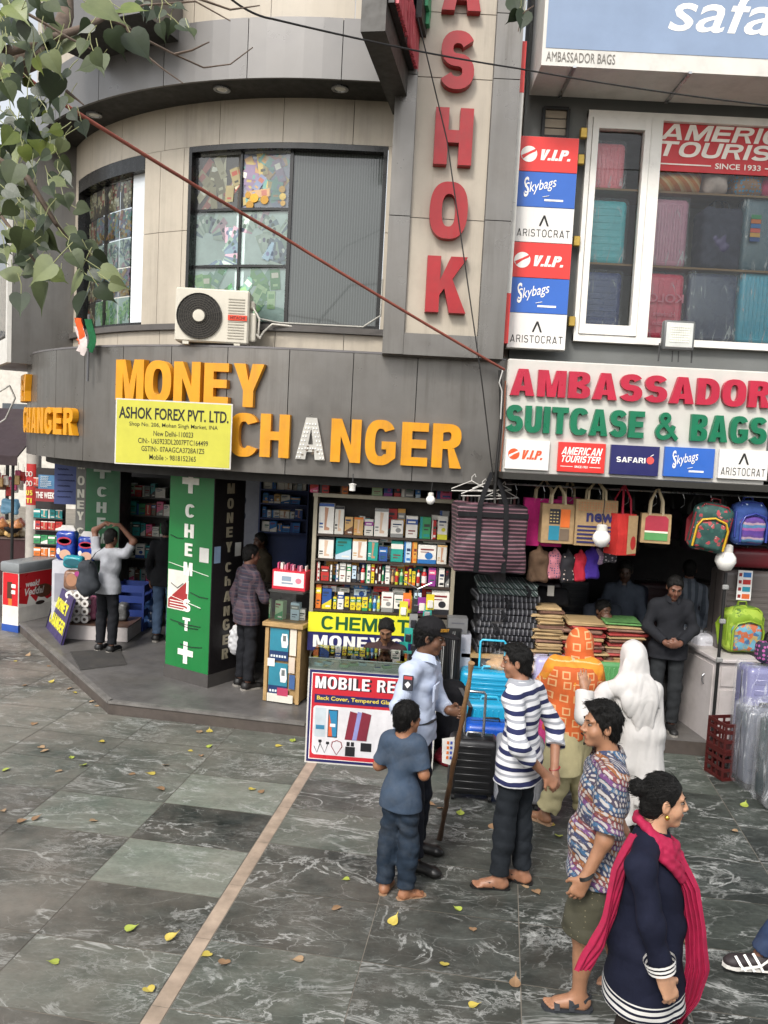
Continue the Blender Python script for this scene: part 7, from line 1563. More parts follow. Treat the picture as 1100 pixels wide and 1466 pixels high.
gt=MB();gt.use(glass('counter_glass',tint=(.8,.88,.84),refl=.08));gt.box((0,.25,zt+.095),(wd,.5,.008));gt.box((0,.004,zt+.045),(wd,.006,.09));gt.box((-wd/2+.004,.25,zt+.045),(.006,.48,.09));gt.build('glass_top',T)
gt=MB();gt.use(cm('6E7A74',.3))
for z in (zt+.003,zt+.1):gt.box((0,.0,z),(wd,.012,.008))
gt.build('trim',T)
rd=random.Random(3)
for i in range(14):
    x=-wd/2+.08+i*.078;d_=rd.uniform(.08,.3);col=rd.choice(['E4E0D8','8A8A88','2A9A8C','D8D4CA','BFD2DE','A8C49A'])
    Tz=thing('phone_accessory_pack',f'{cn(col)} accessory pack under the repair counter glass, {ORD[i]} from left','pack',loc_on(T,(x,d_,zt)),rz+rd.uniform(-.5,.5),'packs under the repair counter glass')
    q=MB();q.rbox((0,0,.012),(.09,.06,.024),.005,1);q.build('blister',Tz,cm(col,.3));q=MB();q.box((0,0,.026),(.05,.03,.003));q.build('card',Tz,cm(rd.choice(['3A3A3A','2C4E8E','C9A26A'])))
# ---- rack of blister packs by the guard's head, strips of cables
T=thing('hanging_rack','wire rack hung with bright blister packs beside the medicine cabinet','rack',P(598,850,8.3))
q=MB();q.tube([(-.14,0,.12),(.0,0,.05),(.14,0,.12)],.006,6);q.tube([(0,0,.05),(0,0,-.55)],.006,6);q.build('wire_frame',T,STEEL)
rd=random.Random(9);hang=[('D8742A',583,860),('2A2A2E',596,868),('8E3A8A',604,866),('2A9A8C',612,878),('DCC832',616,862),('C9C43A',578,872),('8A8A88',592,890),('2A9A8C',602,902),('E4E0D8',612,905),('2A9A8C',585,910),('2A2A2E',594,925),('2A9A8C',578,930)]
for i,(col,a,b) in enumerate(hang):
    p=P(a,b,8.26-.012*i);Tz=thing('blister_pack',f'{cn(col)} blister pack hanging on the wire rack, {ORD[i]} counted from the top','pack',p,rd.uniform(-.3,.3),'blister packs on the wire rack')
    q=MB();q.box((0,0,0),(.085,.004,.16));q.build('card',Tz,cm(col,.4));q=MB();q.rbox((0,-.012,-.02),(.06,.02,.08),.008,2);q.build('blister',Tz,cm(rd.choice(['D8D4CA','2A2A2E','D85A86','8A8A88']),.2))
T=thing('accessory_stand','dark stand of cables and straps hanging behind the guard','stand',G(628,1040,PZ));q=MB()
for i in range(16):q.use(cm(['17171A','2A2A2E','8A8A88','B8B8B4','17171A'][i % 5],.5));q.tube([(-.16+i*.021,random.uniform(-.02,.03),.98),(-.16+i*.021+random.uniform(-.01,.01),random.uniform(-.03,.03),.42+random.uniform(0,.2))],.007,5,flat=.6)
q.build('straps',T);q=MB();q.use(BLACK);q.box((0,.05,.5),(.36,.05,1.0));q.build('backing',T)
T=thing('pale_post','pale grey post with a white card box on top between the two shops','post',P(655,1000,8.25)-Vector((0,0,P(655,1000,8.25).z-PZ)));zt=P(655,908,8.25).z-PZ
q=MB();q.box((0,.1,zt/2),(.21,.2,zt));q.build('post',T,mat('pale_grey_paint','A6A7AE',.5,dirt=.25));q=MB();q.box((0,-.004,zt-.09),(.1,.008,.13));q.build('switch_box',T,cm('A2A3AA',.4))
T=thing('card_box','white printed card box standing on the pale grey post','box',P(655,908,8.25));q=MB();q.box((0,.08,.085),(.2,.16,.16));q.use(cm('6A6A6A'));q.build('carton',T,cm('DAD8D4'));q=MB();q.use(cm('55555A'))
for k in range(3):q.box((-.045+k*.045,-.001,.04),(.018,.004,.02))
q.box((0,-.001,.115),(.13,.004,.012));q.build('print',T)
# ---- lamps hanging under the sign
def bulb(label,p,r,cord,lamp='E8E6E0'):
    T=thing('light_bulb',label,'bulb',p);q=MB();q.lathe([(.001,-r*1.9),(r*.6,-r*1.75),(r,-r*1.0),(r*.95,-r*.5),(r*.6,.0)],n=18);q.build('globe',T,cm(lamp,.25),50)
    q=MB();q.lathe([(r*.62,0),(r*.6,r*.6),(r*.4,r*.75),(.001,r*.76)],n=14);q.build('collar',T,cm('C9C6BE',.4),50);q=MB();q.tube([(0,0,r*.7),(.01,.01,cord)],.005,5);q.build('cord',T,BLACK);return T
bulb('white bulb hanging under the right end of the fascia',P(617,710,8.0),.045,.14);bulb('large white bulb hanging in front of the jute bags',P(862,760,7.85),.085,.3);bulb('big pale bulb hanging by the black pole in the bag shop',P(1040,790,7.95),.1,.28)
T=thing('lamp_holder','empty white lamp holder under the fascia above the cabinet','lamp holder',P(505,693,8.0));q=MB();q.lathe([(.001,-.07),(.03,-.065),(.03,-.02),(.04,0),(.001,.01)],n=14);q.build('socket',T,cm('D8D6D0',.35),50);q=MB();q.tube([(0,0,0),(0,.02,.1)],.005,5);q.build('cord',T,BLACK)
# ================================================================== LUGGAGE
def suitcase(label,loc,w,h,d,m,rz=0,group=None,ribs='h',nr=8,handle=None,wheels=True,wrap=False,hm=None,tilt=None,cat='suitcase'):
    T=thing('suitcase',label,cat,loc,rz,group,tilt);wz=.05 if wheels else .0;q=MB();r=min(.05,d*.3)
    q.rbox((0,0,wz+(h-wz)/2),(w,d,h-wz),r,3)
    for i in range(nr):
        if ribs=='h':z=wz+(h-wz)*(.12+.76*i/(nr-1));q.rbox((0,-d/2+.001,z),(w-2*r-.02,.012,(h-wz)*.42/nr),.004,1);q.rbox((w/2-.001,0,z),(.008,d*.5,(h-wz)*.42/nr),.003,1)
        elif ribs=='v':x=-w/2+r+.02+(w-2*r-.04)*i/(nr-1);q.rbox((x,-d/2+.001,wz+(h-wz)/2),((w-2*r)*.4/nr,.012,(h-wz)-2*r-.02),.004,1)
    q.build('shell',T,m,40)
    q=MB();q.box((0,.0,wz+(h-wz)/2),(w+.004,.014,h-wz-2*r));q.box((0,0,wz+(h-wz)/2),(w-2*r,.013,h-wz+.004));q.build('zip',T,BLACK)
    q=MB();q.tube([(-w*.16,0,h-.004),(-w*.14,0,h+.03),(w*.14,0,h+.03),(w*.16,0,h-.004)],.011,7);q.build('grip',T,hm or BLACK,60)
    if handle:q=MB();hm_=hm or STEEL;q.tube([(-w*.2,d*.3,h-.02),(-w*.2,d*.3,h+handle-.02),(-w*.17,d*.3,h+handle),(w*.17,d*.3,h+handle),(w*.2,d*.3,h+handle-.02),(w*.2,d*.3,h-.02)],.012,7);q.build('telescopic_handle',T,hm_,60)
    if wheels:
        for sx in (-1,1):
            for sy in (-1,1):q=MB();q.tube([(sx*(w/2-.05)-.013,sy*(d/2-.04),.028),(sx*(w/2-.05)+.013,sy*(d/2-.04),.028)],.028,12);q.box((sx*(w/2-.05),sy*(d/2-.04),.05),(.03,.04,.03));q.build('wheel',T,BLACK)
    if wrap:
        q=MB();q.rbox((0,0,h/2+.012),(w+.035,d+.035,h+.03),r,3);rdw=random.Random(int(w*1000+h*77));q.v=[(x+rdw.uniform(-.008,.008),y+rdw.uniform(-.008,.008),z+rdw.uniform(-.006,.006)) for x,y,z in q.v];q.build('plastic_wrap',T,FILM,180)
    return T
def lug(h,rough=.3):return mat('luggage_'+h,h,rough,var=.07,scale=3,coat=.25)
ys_=YB+.19;zsh=P(1000,388,ys_).z
for k,z in enumerate((P(1000,490,ys_).z-.012,zsh)):tag(MB().box((3.9,YB+.26,z-.012),(4.2,.46,.02)).build('display_shelf',None,mat('pine_shelf','8A6A44',.6)),'pine shelf board in the upper window, '+('lower one behind the red suitcase' if k==0 else 'upper one under the mauve suitcase'),'shelf')
GU='luggage shown in the upper window'
def ulug(label,x0,y0,x1,y1,col,d=.22,ribs='h',nr=8,wrap=True,zb=None,rz=0,yy=ys_):
    a,zb_,b,zt_=bx(x0,y0,x1,y1,yy-.12);zb_=zb if zb is not None else zb_;return suitcase(label,((a+b)/2,yy,zb_),b-a,zt_-zb_,d,lug(col),rz,GU,ribs,nr,None,False,wrap)
zlo=P(1000,490,ys_).z-.001;zup=zsh-.001
ulug('pink suitcase at the top of the narrow side casement',846,203,896,273,'F07A86',zb=None,ribs='v',nr=6)
ulug('turquoise suitcase in the middle of the narrow side casement',838,285,897,385,'4ABAC4',zb=zup);ulug('navy ribbed suitcase at the bottom of the narrow side casement',830,388,890,478,'2C3A74',zb=zlo,nr=9)
ulug('mauve suitcase on the upper window shelf',919,283,986,386,'C98AA0',zb=zup,ribs='v',nr=12);ulug('crimson suitcase on the lower window shelf',911,390,979,488,'DE3A5A',zb=zlo,ribs='v',nr=3)
ulug('dark navy suitcase in wrinkled clear wrap on the lower window shelf',984,390,1056,490,'3A4060',zb=zlo,ribs='n');ulug('bright teal suitcase on the lower window shelf at the right',1058,388,1125,490,'2AA6C4',zb=zlo,ribs='v',nr=9);ulug('dark petrol suitcase with colourful tags on the upper window shelf',1064,280,1128,386,'2C5464',zb=zup,ribs='n')
q=MB();cols=['3A8E58','D8742A','2E6FB0','D85A4A','D9A24A','2C4E8E'];T=thing('colour_tag','strip of coloured price tags on the dark petrol suitcase','tag',P(1082,325,ys_-.155))
for k,c_ in enumerate(cols):q.use(cm(c_));q.box((0,0,.1-.045*k),(.1,.006,.04))
q.build('card',T)
q=MB();p=P(945,430,ys_-.145);T=thing('display_card','clear card with mirrored lettering leaning on the crimson suitcase','card',p);q.use(cm('D87A8C',.4));text(q,'KOLOR',-.22,-.02,.24,.07,y=-.004,bold=.02,mirror=True);text(q,'Hardware',-.06,-.16,.16,-.11,y=-.004,mirror=True);text(q,'Collection',-.06,-.25,.16,-.2,y=-.004,mirror=True);q.build('lettering',T)
def softbag(label,loc,w,h,d,m,rz=0,group=None,strap=None,name='bag',wr=.012,front=None,vox=.012,cat='bag',top_r=.06,wrap=False):
    T=thing(name,label,cat,loc,rz,group);sd=SDF();sd.box((0,0,h/2),(w,d,h),min(top_r,d*.4),k=.02);sd.ell((0,-d*.35,h*.38),(w*.4,d*.35,h*.3),k=.05);sd.wrinkle(wr,22);sdf_obj(sd,'bag_body',vox,m,T)
    if strap:
        for sy in (-1,1):q=MB();q.ribbon([(-w*.2,sy*d*.25,h*.96),(-w*.18,sy*d*.2,h+strap*.6),(-w*.08,sy*.01,h+strap),(w*.08,sy*.01,h+strap),(w*.18,sy*d*.2,h+strap*.6),(w*.2,sy*d*.25,h*.96)],.028,(0,1,0) if False else (1,0,.2));q.build('handle',T,BLACK)
    return T
softbag('dark backpack in clear plastic on the upper window shelf',(P(1026,335,ys_).x,ys_,zup),.42,.62,.3,fabric('dark_heather_backpack','4A4A58'),.1,GU,.1,'backpack',.02)
zt3=P(960,280,ys_).z
tag(MB().box((3.9,YB+.26,zt3-.016),(4.2,.46,.02)).build('display_shelf',None,mat('pine_shelf','8A6A44')),'pine shelf board in the upper window, topmost under the soft bags','shelf')
for i,(x,w_,m_,lb) in enumerate(((965,.5,banded('orange_stripe_bag',lambda t,x,v:math_(t,'MULTIPLY',math_(t,'ADD',x[0],x[2]),9),[(0,(.5,.16,.04)),(.5,(.6,.4,.2)),(.75,(.55,.28,.1))]),'orange striped soft bag'),(1020,.25,fabric('white_red_bag','C9B4AC'),'white and red soft bag'),(1066,.3,dotted('floral_bag',(.35,.2,.12),(.1,.3,.5),30,.4),'floral printed soft bag'),(1105,.3,fabric('magenta_bag','C04A6A'),'magenta soft bag'))):softbag(lb+' under the red window sign',(P(x,262,ys_).x,ys_-.02,zt3),w_,.26,.22,m_,0,GU,None,'soft_bag')
CY=lug('1F93BA',.3)
g=G(676,1149);suitcase('black hard suitcase with its handle up, standing by the staff',(g.x,g.y+.13,0),.41,P(676,1060,g.y+.02).z,.26,lug('141416',.4),R(-4),None,'h',7,.36,True,hm=STEEL)
g=G(722,1160);suitcase('silver grey ribbed suitcase half hidden by the striped shirt',(g.x+.12,g.y+.12,0),.4,.58,.26,lug('8C8E94',.3),R(-4),None,'v',9,.3,True)
yb_=7.2;a,_,b,_=bx(664,1035,740,1090,yb_);suitcase('bright blue suitcase behind the black one',((a+b)/2+.02,yb_+.14,0),b-a,P(700,1040,yb_).z,.27,lug('1B52B4',.28),R(-3),None,'v',7,.0,True)
yb_=7.65;a,_,b,_=bx(662,1005,742,1060,yb_);suitcase('cyan suitcase with its handle pushed down behind the blue one',((a+b)/2,yb_+.14,0),b-a,P(700,1008,yb_).z,.28,CY,R(-3),None,'v',8,0,True,hm=mat('cyan_handle','3FB4D4',.3))
yb_=8.0;a,_,b,_=bx(656,962,748,1010,yb_);suitcase('largest cyan suitcase with its handle up, farthest back in the row',((a+b)/2+.03,yb_+.15,PZ),b-a,P(700,964,yb_).z-PZ,.29,CY,R(-3),None,'h',9,.28,True,hm=mat('cyan_handle','3FB4D4'))
g=P(768,1080,7.75);suitcase('pink and grey suitcase between the striped shirt and the orange shawl',(g.x,7.9,0),.44,P(770,985,7.75).z,.26,lug('C2447E'),R(3),None,'v',7,.0,True)
g=P(790,1000,8.05);suitcase('clear and lilac framed suitcase standing beside the orange shawl',(g.x+.02,8.15,PZ),.4,P(795,945,8.0).z-PZ,.25,lug('A8A4C4'),0,None,'v',6,0,True)
g=P(880,1100,7.6);suitcase('black suitcase in the shade behind the white tunic',(g.x-.25,7.7,0),.45,.62,.27,lug('141416',.4),0,None,'h',8,0,True)
g=P(870,960,8.3);suitcase('green printed suitcase behind the white headscarf',(g.x,8.35,PZ),.42,P(870,945,8.3).z-PZ,.25,lug('4E8A52'),0,None,'v',7,.1,True,hm=cm('B06A74'))
g=G(635,1098);T=thing('black_backpack','black soft backpack slumped beside the guard','backpack',(g.x+.05,g.y+.45,0));sd=SDF();sd.box((0,0,.36),(.36,.24,.66),.1,k=.03);sd.ell((0,-.12,.26),(.15,.08,.2),k=.05);sd.wrinkle(.02,18);sdf_obj(sd,'bag_body',.012,fabric('black_nylon','17171A'),T)
q=MB();q.ribbon([(.1,-.12,.66),(.2,-.2,.5),(.17,-.18,.3)],.04,(1,0,0));q.build('strap',T,BLACK)
T=thing('price_tag','white price tag with orange and blue squares hanging by the black suitcase','tag',P(641,1075,6.55));q=MB();q.use(cm('DEDBD4'));q.prism([(-.05,.1),(.05,.12),(.06,-.09),(.03,-.12),(-.04,-.1)],0,.004)
for k in range(4):
    for c_,x in (('D8742A',.012),('3A4FA8',.04)):q.use(cm(c_));q.box((x-.012,-.002,.07-.042*k),(.018,.004,.024))
q.build('card',T)
T=thing('folded_cloth','dark red cloth bundle on the floor behind the guard','cloth',(G(648,1075).x,7.5,0));sd=SDF();sd.ell((0,0,.05),(.2,.16,.09),k=.03);sd.wrinkle(.03,20);sd.plane((0,0,.003),(0,0,-1));sdf_obj(sd,'bundle',.012,fabric('dark_red_cloth','6A1A24'),T)
g=G(1075,1165)
suitcase('dark green suitcase in loose clear plastic, nearest at the right edge',(g.x+.42,g.y+.2,0),.5,.76,.34,lug('20343A'),R(8),None,'v',8,0,True,True)
suitcase('grey suitcase in clear plastic behind the red crates at the right edge',(g.x+.36,g.y+.62,0),.46,.74,.3,lug('5A5E6A'),R(4),None,'v',8,0,True,True)
p=P(1088,1000,7.3);suitcase('lilac suitcase in clear plastic at the far right under the floral bag',(p.x+.16,7.5,0),.5,P(1085,960,7.3).z,.3,lug('6A6A94'),0,None,'h',9,0,True,True)
softbag('small dark floral handbag standing on the lilac suitcase',(p.x+.16,7.48,P(1085,960,7.3).z+.035),.3,.2,.14,dotted('dark_floral',(.02,.02,.04),(.35,.08,.25),26,.35),0,None,.1,'handbag',.006)
sd=SDF();T=thing('plastic_sheet','loose clear plastic sheet draped over the wrapped suitcases at the right edge','sheet',(g.x+.46,g.y+.3,0));sd.box((0,.1,.42),(.62,.76,.84),.1,k=.05);sd.ell((-.1,-.3,.1),(.26,.2,.12),k=.12);sd.ell((.05,0,.85),(.2,.2,.12),k=.08);sd.wrinkle(.07,9,(1,1,.7),2);sd.plane((0,0,.01),(0,0,-1));sdf_obj(sd,'sheet',.02,FILM,T)
for k in range(2):
    T=thing('red_crate','dark red plastic crate, '+('lower' if k==0 else 'upper')+' of the two stacked by the white cabinet','crate',(G(1042,1118).x+.03,G(1042,1118).y+.14,k*.27),R(14),'stacked red crates');q=MB();CRM=mat('red_crate_plastic','4A1513',.55)
    for z in (.01,.1,.19,.255):q.box((0,-.13,z),(.26,.012,.03));q.box((0,.13,z),(.26,.012,.03));q.box((-.124,0,z),(.012,.248,.03));q.box((.124,0,z),(.012,.248,.03))
    for x in (-.124,-.04,.04,.124):
        for y_ in (-.127,.127):q.box((x,y_,.13),(.02,.01,.25))
        q.box((-.121,x*.95,.13),(.01,.02,.25));q.box((.121,x*.95,.13),(.01,.02,.25))
    q.box((0,0,.012),(.25,.25,.012));q.build('crate_walls',T,CRM)
g=G(1012,1082);Yk=g.y;zt=P(1035,945,Yk).z
T=thing('white_cabinet','tall white painted cabinet at the bag shop entrance with a green backpack on top','cabinet',(g.x+.24,Yk+.02,0),R(6));wc2=mat('old_white_paint','BDB6B4',.5,dirt=.3,var=.06)
q=MB();q.box((0,.4,zt/2),(.44,.8,zt-.04));q.build('carcass',T,wc2);q=MB();q.box((0,.39,zt-.005),(.48,.86,.035),bev=.006);q.build('cabinet_top',T,wc2)
q=MB();q.box((-.224,.4,zt*.5),(.012,.7,zt*.86));q.build('door',T,wc2);q=MB();q.box((.0,-.006,zt*.38),(.34,.012,zt*.62));q.box((.0,-.006,zt*.83),(.34,.012,zt*.2));q.build('front_panel',T,wc2)
q=MB();q.tube([(-.235,.2,zt*.7),(-.255,.2,zt*.72),(-.255,.2,zt*.78),(-.235,.2,zt*.8)],.007,6);q.build('handle',T,STEEL)
def backpack(label,loc,w,h,d,body,trim,pocket,rz=0,tilt=None,group=None,side=None):
    T=thing('backpack',label,'backpack',loc,rz,group,tilt);sd=SDF();sd.box((0,0,h*.47),(w,d,h*.9),min(.09,d*.45),k=.02);sd.ell((0,0,h*.8),(w*.47,d*.48,h*.2),k=.05);sd.wrinkle(.008,20);sdf_obj(sd,'main_compartment',.010,body,T)
    sd=SDF();sd.box((0,-d*.52,h*.34),(w*.78,d*.34,h*.52),.05,k=.02);sd.ell((0,-d*.52,h*.52),(w*.37,d*.2,h*.16),k=.04);sd.wrinkle(.006,24);sdf_obj(sd,'front_pocket',.009,pocket,T)
    q=MB();z1_,z2_=h*.12,h*.62;q.tube([(-w*.4,-d*.68,z1_),(-w*.4,-d*.68,z2_-.05),(-w*.3,-d*.7,z2_+.02),(0,-d*.71,z2_+.05),(w*.3,-d*.7,z2_+.02),(w*.4,-d*.68,z2_-.05),(w*.4,-d*.68,z1_)],.012,6);q.build('piping',T,trim,60);q=MB();trim=side or trim;q.tube([(-w*.47,-d*.3,h*.2),(-w*.47,-d*.3,h*.75),(-w*.3,-d*.3,h*.95),(w*.3,-d*.3,h*.95),(w*.47,-d*.3,h*.75),(w*.47,-d*.3,h*.2)],.011,6);q.build('piping',T,trim,60)
    q=MB();q.ribbon([(-.05,d*.2,h*.95),(-.04,d*.2,h*1.06),(.04,d*.2,h*1.06),(.05,d*.2,h*.95)],.03,(0,1,0),.008);q.build('loop_handle',T,trim);q=MB()
    for sx in (-1,1):q.ribbon([(sx*w*.3,d*.45,h*.9),(sx*w*.5,d*.62,h*.55),(sx*w*.42,d*.5,h*.12)],.05,(1,0,0),.012)
    q.build('shoulder_strap',T,trim);return T
def blotch(name,stops,sc,rough=.7):
    m,t,b=nodes(name);v=objco(t);vo=N(t,'ShaderNodeTexVoronoi');vo.inputs['Scale'].default_value=sc;t.links.new(v,vo.inputs['Vector']);s_=N(t,'ShaderNodeSeparateColor');t.links.new(vo.outputs['Color'],s_.inputs[0])
    f=math_(t,'ADD',math_(t,'MULTIPLY',s_.outputs[0],.75),math_(t,'MULTIPLY',noise(t,sc*1.5,4,.7,v),.25));t.links.new(ramp(t,f,stops,'CONSTANT'),b.inputs['Base Color']);b.inputs['Roughness'].default_value=rough;bump(t,b,noise(t,60,4,.6,v),.3,.005);return m
LIME=lug('7E9A22',.6)
backpack('lime green school backpack with a colourful printed pocket on the white cabinet',(P(1066,930,Yk+.2).x,Yk+.3,zt+.013),.4,.5,.2,blotch('lime_print',[(0,(.2,.32,.02)),(.55,(.3,.42,.04)),(.8,(.08,.16,.02)),(.9,(.4,.35,.05))],14),LIME,blotch('pocket_print',[(0,(.12,.3,.4)),(.35,(.45,.12,.05)),(.55,(.1,.25,.32)),(.7,(.4,.28,.1)),(.82,(.05,.12,.25))],24),R(4))
def hung(fn,label,px,py,Y,**k):return fn(label,P(px,py,Y),**k)
bkp=P(1007,790,7.95);backpack('dark green floral backpack with crimson edges and yellow piping hanging in the bag shop',bkp,.36,.5,.17,blotch('green_floral',[(0,(.02,.07,.06)),(.6,(.03,.1,.08)),(.76,(.35,.05,.06)),(.87,(.4,.33,.28)),(.94,(.45,.3,.05))],34),lug('C9A01E',.6),blotch('green_floral_two',[(0,(.02,.07,.06)),(.6,(.03,.1,.08)),(.76,(.35,.05,.06)),(.87,(.4,.33,.28)),(.94,(.45,.3,.05))],30),R(-8),(R(6),R(8),R(-8)),None,lug('7A1822',.6))
q=MB();T=thing('backpack_base','crimson base panel below the dark green floral backpack','bag',bkp+Vector((-.02,0,-.04)),R(-8)) if False else None
bkp=P(1068,782,7.95);backpack('blue spotted backpack with purple striped pocket hanging at the right',bkp,.33,.45,.17,dotted('blue_spots',(.03,.07,.25),(.5,.6,.75),15,.16),lug('2A3A8A',.6),banded('purple_bands',lambda t,x,v:math_(t,'ADD',math_(t,'MULTIPLY',x[2],7),math_(t,'MULTIPLY',noise(t,9,3,.6,v),.3)),[(0,(.1,.05,.25)),(.3,(.3,.1,.3)),(.5,(.08,.2,.35)),(.72,(.35,.25,.3)),(.86,(.1,.05,.2))]),R(6))
def tote(label,px0,py0,px1,py1,Y,m,strap_m,d=.14,strap=.18,rz=0,front=None,name='tote_bag',straps=True,sag=.01):
    a,z0_,b,z1_=bx(px0,py0,px1,py1,Y);w,h=b-a,z1_-z0_;T=thing(name,label,'bag',((a+b)/2,Y+d/2,z0_),rz,'bags hanging under the bag shop sign');q=MB()
    n=10
    def fn(u,v):
        return None
    ring=lambda z,s_:[(-w/2,-d/2*s_,z),(w/2,-d/2*s_,z),(w/2,d/2*s_,z),(-w/2,d/2*s_,z)]
    vs=ring(0,1)+ring(h*.5,1.04)+ring(h,.75);fs=[(3,2,1,0)]
    for k in (0,4):fs+=[(k+i,k+(i+1) % 4,k+4+(i+1) % 4,k+4+i) for i in range(4)]
    fs.append((8,9,10,11));q.add(vs,fs);q.build('bag_body',T,m)
    if straps:
        for sy in (-1,1):q=MB();q.ribbon([(-w*.22,sy*d*.38,h*.9),(-w*.2,sy*d*.3,h+strap*.5),(-w*.03,0,h+strap),(w*.03,0,h+strap),(w*.2,sy*d*.3,h+strap*.5),(w*.22,sy*d*.38,h*.9)],.022,(.9,.1,.3),.005);q.build('handle',T,strap_m)
    if front:front(T,w,h,d)
    return T
JUTE=mat('jute_cloth','A08560',.8,var=.15,scale=14,bmp=.5,bscale=200);CORD=mat('cream_cord','B9A98A',.7)
def f_teal(T,w,h,d):
    q=MB();y=-d/2*1.05-.004
    for x0,z0,x1,z1,c in ((-.28,.08,.05,.45,'1E7A92'),(-.28,.5,.05,.88,'22222A'),(.07,.42,.36,.88,'D86A26'),(.07,.08,.36,.38,'6A5A4A')):q.use(cm(c,.6));q.rect(x0*w,z0*h,x1*w,z1*h,y)
    q.use(cm('B9A06A',.6))
    for i in range(3):
        for k in range(4):q.rect((-.26+i*.1)*w,(.54+k*.08)*h,(-.2+i*.1)*w,(.57+k*.08)*h,y-.001)
    q.build('print',T)
def f_ne(T,w,h,d):
    q=MB();y=-d/2*1.05-.004;q.use(cm('23235A',.6));text(q,'new',-w*.25,h*.52,w*.42,h*.72,y=y,bold=.03)
    for k in range(5):q.rect(-w*.45,h*(.06+.085*k),w*.45,h*(.1+.085*k),y)
    q.use(cm('B5704A',.6))
    for i in range(14):
        for k in range(4):q.rect((-.45+i*.066)*w,(.76+k*.055)*h,(-.425+i*.066)*w,(.785+k*.055)*h,y)
    q.build('print',T)
def f_e(T,w,h,d):
    q=MB();y=-d/2*1.05-.004;q.use(cm('E8E4E4'));text(q,'e',w*.02,h*.3,w*.3,h*.5,y=y,bold=.06);q.use(cm('4A2A6A'));text(q,'x',w*.32,h*.3,w*.46,h*.5,y=y,bold=.04);q.build('print',T)
def f_red(T,w,h,d):
    q=MB();y=-d/2*1.05-.004;q.use(JUTE);q.add([(0,y,h*.02),(w*.48,y,h*.05),(w*.48,y,h*.97),(-w*.02,y,h*.97)],[(0,1,2,3)]);q.use(cm('A02420'));q.add([(w*.3+w*.14*math.cos(a),y-.001,h*.3+h*.17*math.sin(a)) for a in np.linspace(0,2*PI,17)[:-1]],[tuple(range(16))]);q.build('print',T)
def f_lunch(T,w,h,d):
    q=MB();y=-d/2*1.05-.004;q.use(cm('A0263A',.6));q.add([(x*w,y,z*h) for x,z in ((-.38,.42),(.4,.42),(.4,.85),(.3,.94),(-.28,.94),(-.38,.85))],[tuple(range(6))]);q.use(cm('4E8A4E'));q.rect(-.38*w,.1*h,.4*w,.36*h,y);q.use(cm('E4DCC8'));q.rect(-.38*w,.36*h,.4*w,.42*h,y);q.build('print',T)
tote('bright pink tote bag with a white letter beside the big striped bag',750,714,806,782,8.25,fabric('pink_felt','C4307A'),CORD,front=f_e);tote('jute tote bag with orange, black and teal blocks',776,722,822,778,8.05,JUTE,CORD,front=f_teal,d=.16)
tote('jute tote bag with navy stripes and lettering',824,716,884,782,8.02,JUTE,CORD,front=f_ne,d=.16);tote('red and jute tote bag with long red handles',876,736,910,795,7.95,fabric('red_canvas','B8322E'),cm('A01E34',.7),front=f_red,d=.2,rz=R(22),strap=.28)
tote('rounded jute lunch bag with a red and green front',921,736,962,778,7.95,JUTE,CORD,front=f_lunch,d=.16,strap=.24,rz=R(-10));tote('pink cotton tote hanging behind the jute bags',800,712,830,770,8.4,fabric('pink_felt','C4307A'),CORD)
for i,(x0,x1,y0,y1,m_,lb) in enumerate(((757,787,783,836,fabric('brown_twill','5E4A3A'),'plain brown'),(785,804,788,832,dotted('pink_floral',(.5,.18,.22),(.05,.05,.12),40,.3),'pink floral'),(803,824,790,837,dotted('black_novelty',(.015,.014,.018),(.5,.4,.35),22,.2),'black patterned'),(823,840,790,836,fabric('shiny_red','B02A3A'),'shiny red'),(838,860,784,832,fabric('deep_purple','3E2A80'),'deep purple'),(852,866,783,812,dotted('lilac_floral',(.3,.2,.3),(.5,.4,.45),40,.3),'lilac floral'),(862,884,783,808,dotted('bw_floral',(.05,.05,.06),(.45,.42,.45),30,.35),'black and white floral'))):
    a,z0_,b,z1_=bx(x0,y0,x1,y1,8.2);T=thing('drawstring_bag',lb+' small bag hanging in the second row under the jute totes','bag',((a+b)/2,8.25,z0_),R(5*(i % 3-1)),'small bags in the second row');sd=SDF();w_,h_=b-a,z1_-z0_;sd.box((0,0,h_*.45),(w_,.09,h_*.85),.04,k=.02);sd.cone((0,0,h_*.7),(0,0,h_),w_*.3,.02,k=.05);sd.wrinkle(.02,38,(1,1,.4));sdf_obj(sd,'bag_body',.009,m_,T);q=MB();q.tube([(0,0,h_*.98),(.01,.02,h_+.2)],.004,5);q.build('cord',T,BLACK)
a,z0_,b,z1_=bx(652,724,757,822,7.9);w,h=b-a,z1_-z0_;T=thing('travel_bag','huge maroon and grey striped travel bag hanging at the shop corner','bag',((a+b)/2,8.0,z0_),R(4))
stm=banded('maroon_stripe_nylon',lambda t,x,v:math_(t,'MULTIPLY',x[2],26),[(0,(.03,.02,.025)),(.42,(.16,.075,.095)),(.6,(.22,.12,.14)),(.78,(.05,.03,.035))],.5)
sd=SDF();sd.box((0,.12,h/2),(w,.34,h),.03,k=.02);sd.ell((0,-.05,h*.3),(w*.4,.06,h*.3),k=.06);sd.wrinkle(.022,11,(1,1,.6));sdf_obj(sd,'bag_body',.012,stm,T)
blk=fabric('black_webbing','1E1E20');q=MB();q.box((0,-.062,h*.86),(w*.98,.012,.05));q.build('zip_band',T,blk);q=MB()
for x in (-w*.2,w*.18):q.ribbon([(x,-.075,.01),(x,-.11,h*.3),(x,-.085,h*.6),(x*.95,-.065,h),(x*.6,-.02,h+.16),(x*.1,.05,h+.32)],.05,(1,0,0),.008)
q.build('webbing_strap',T,blk)
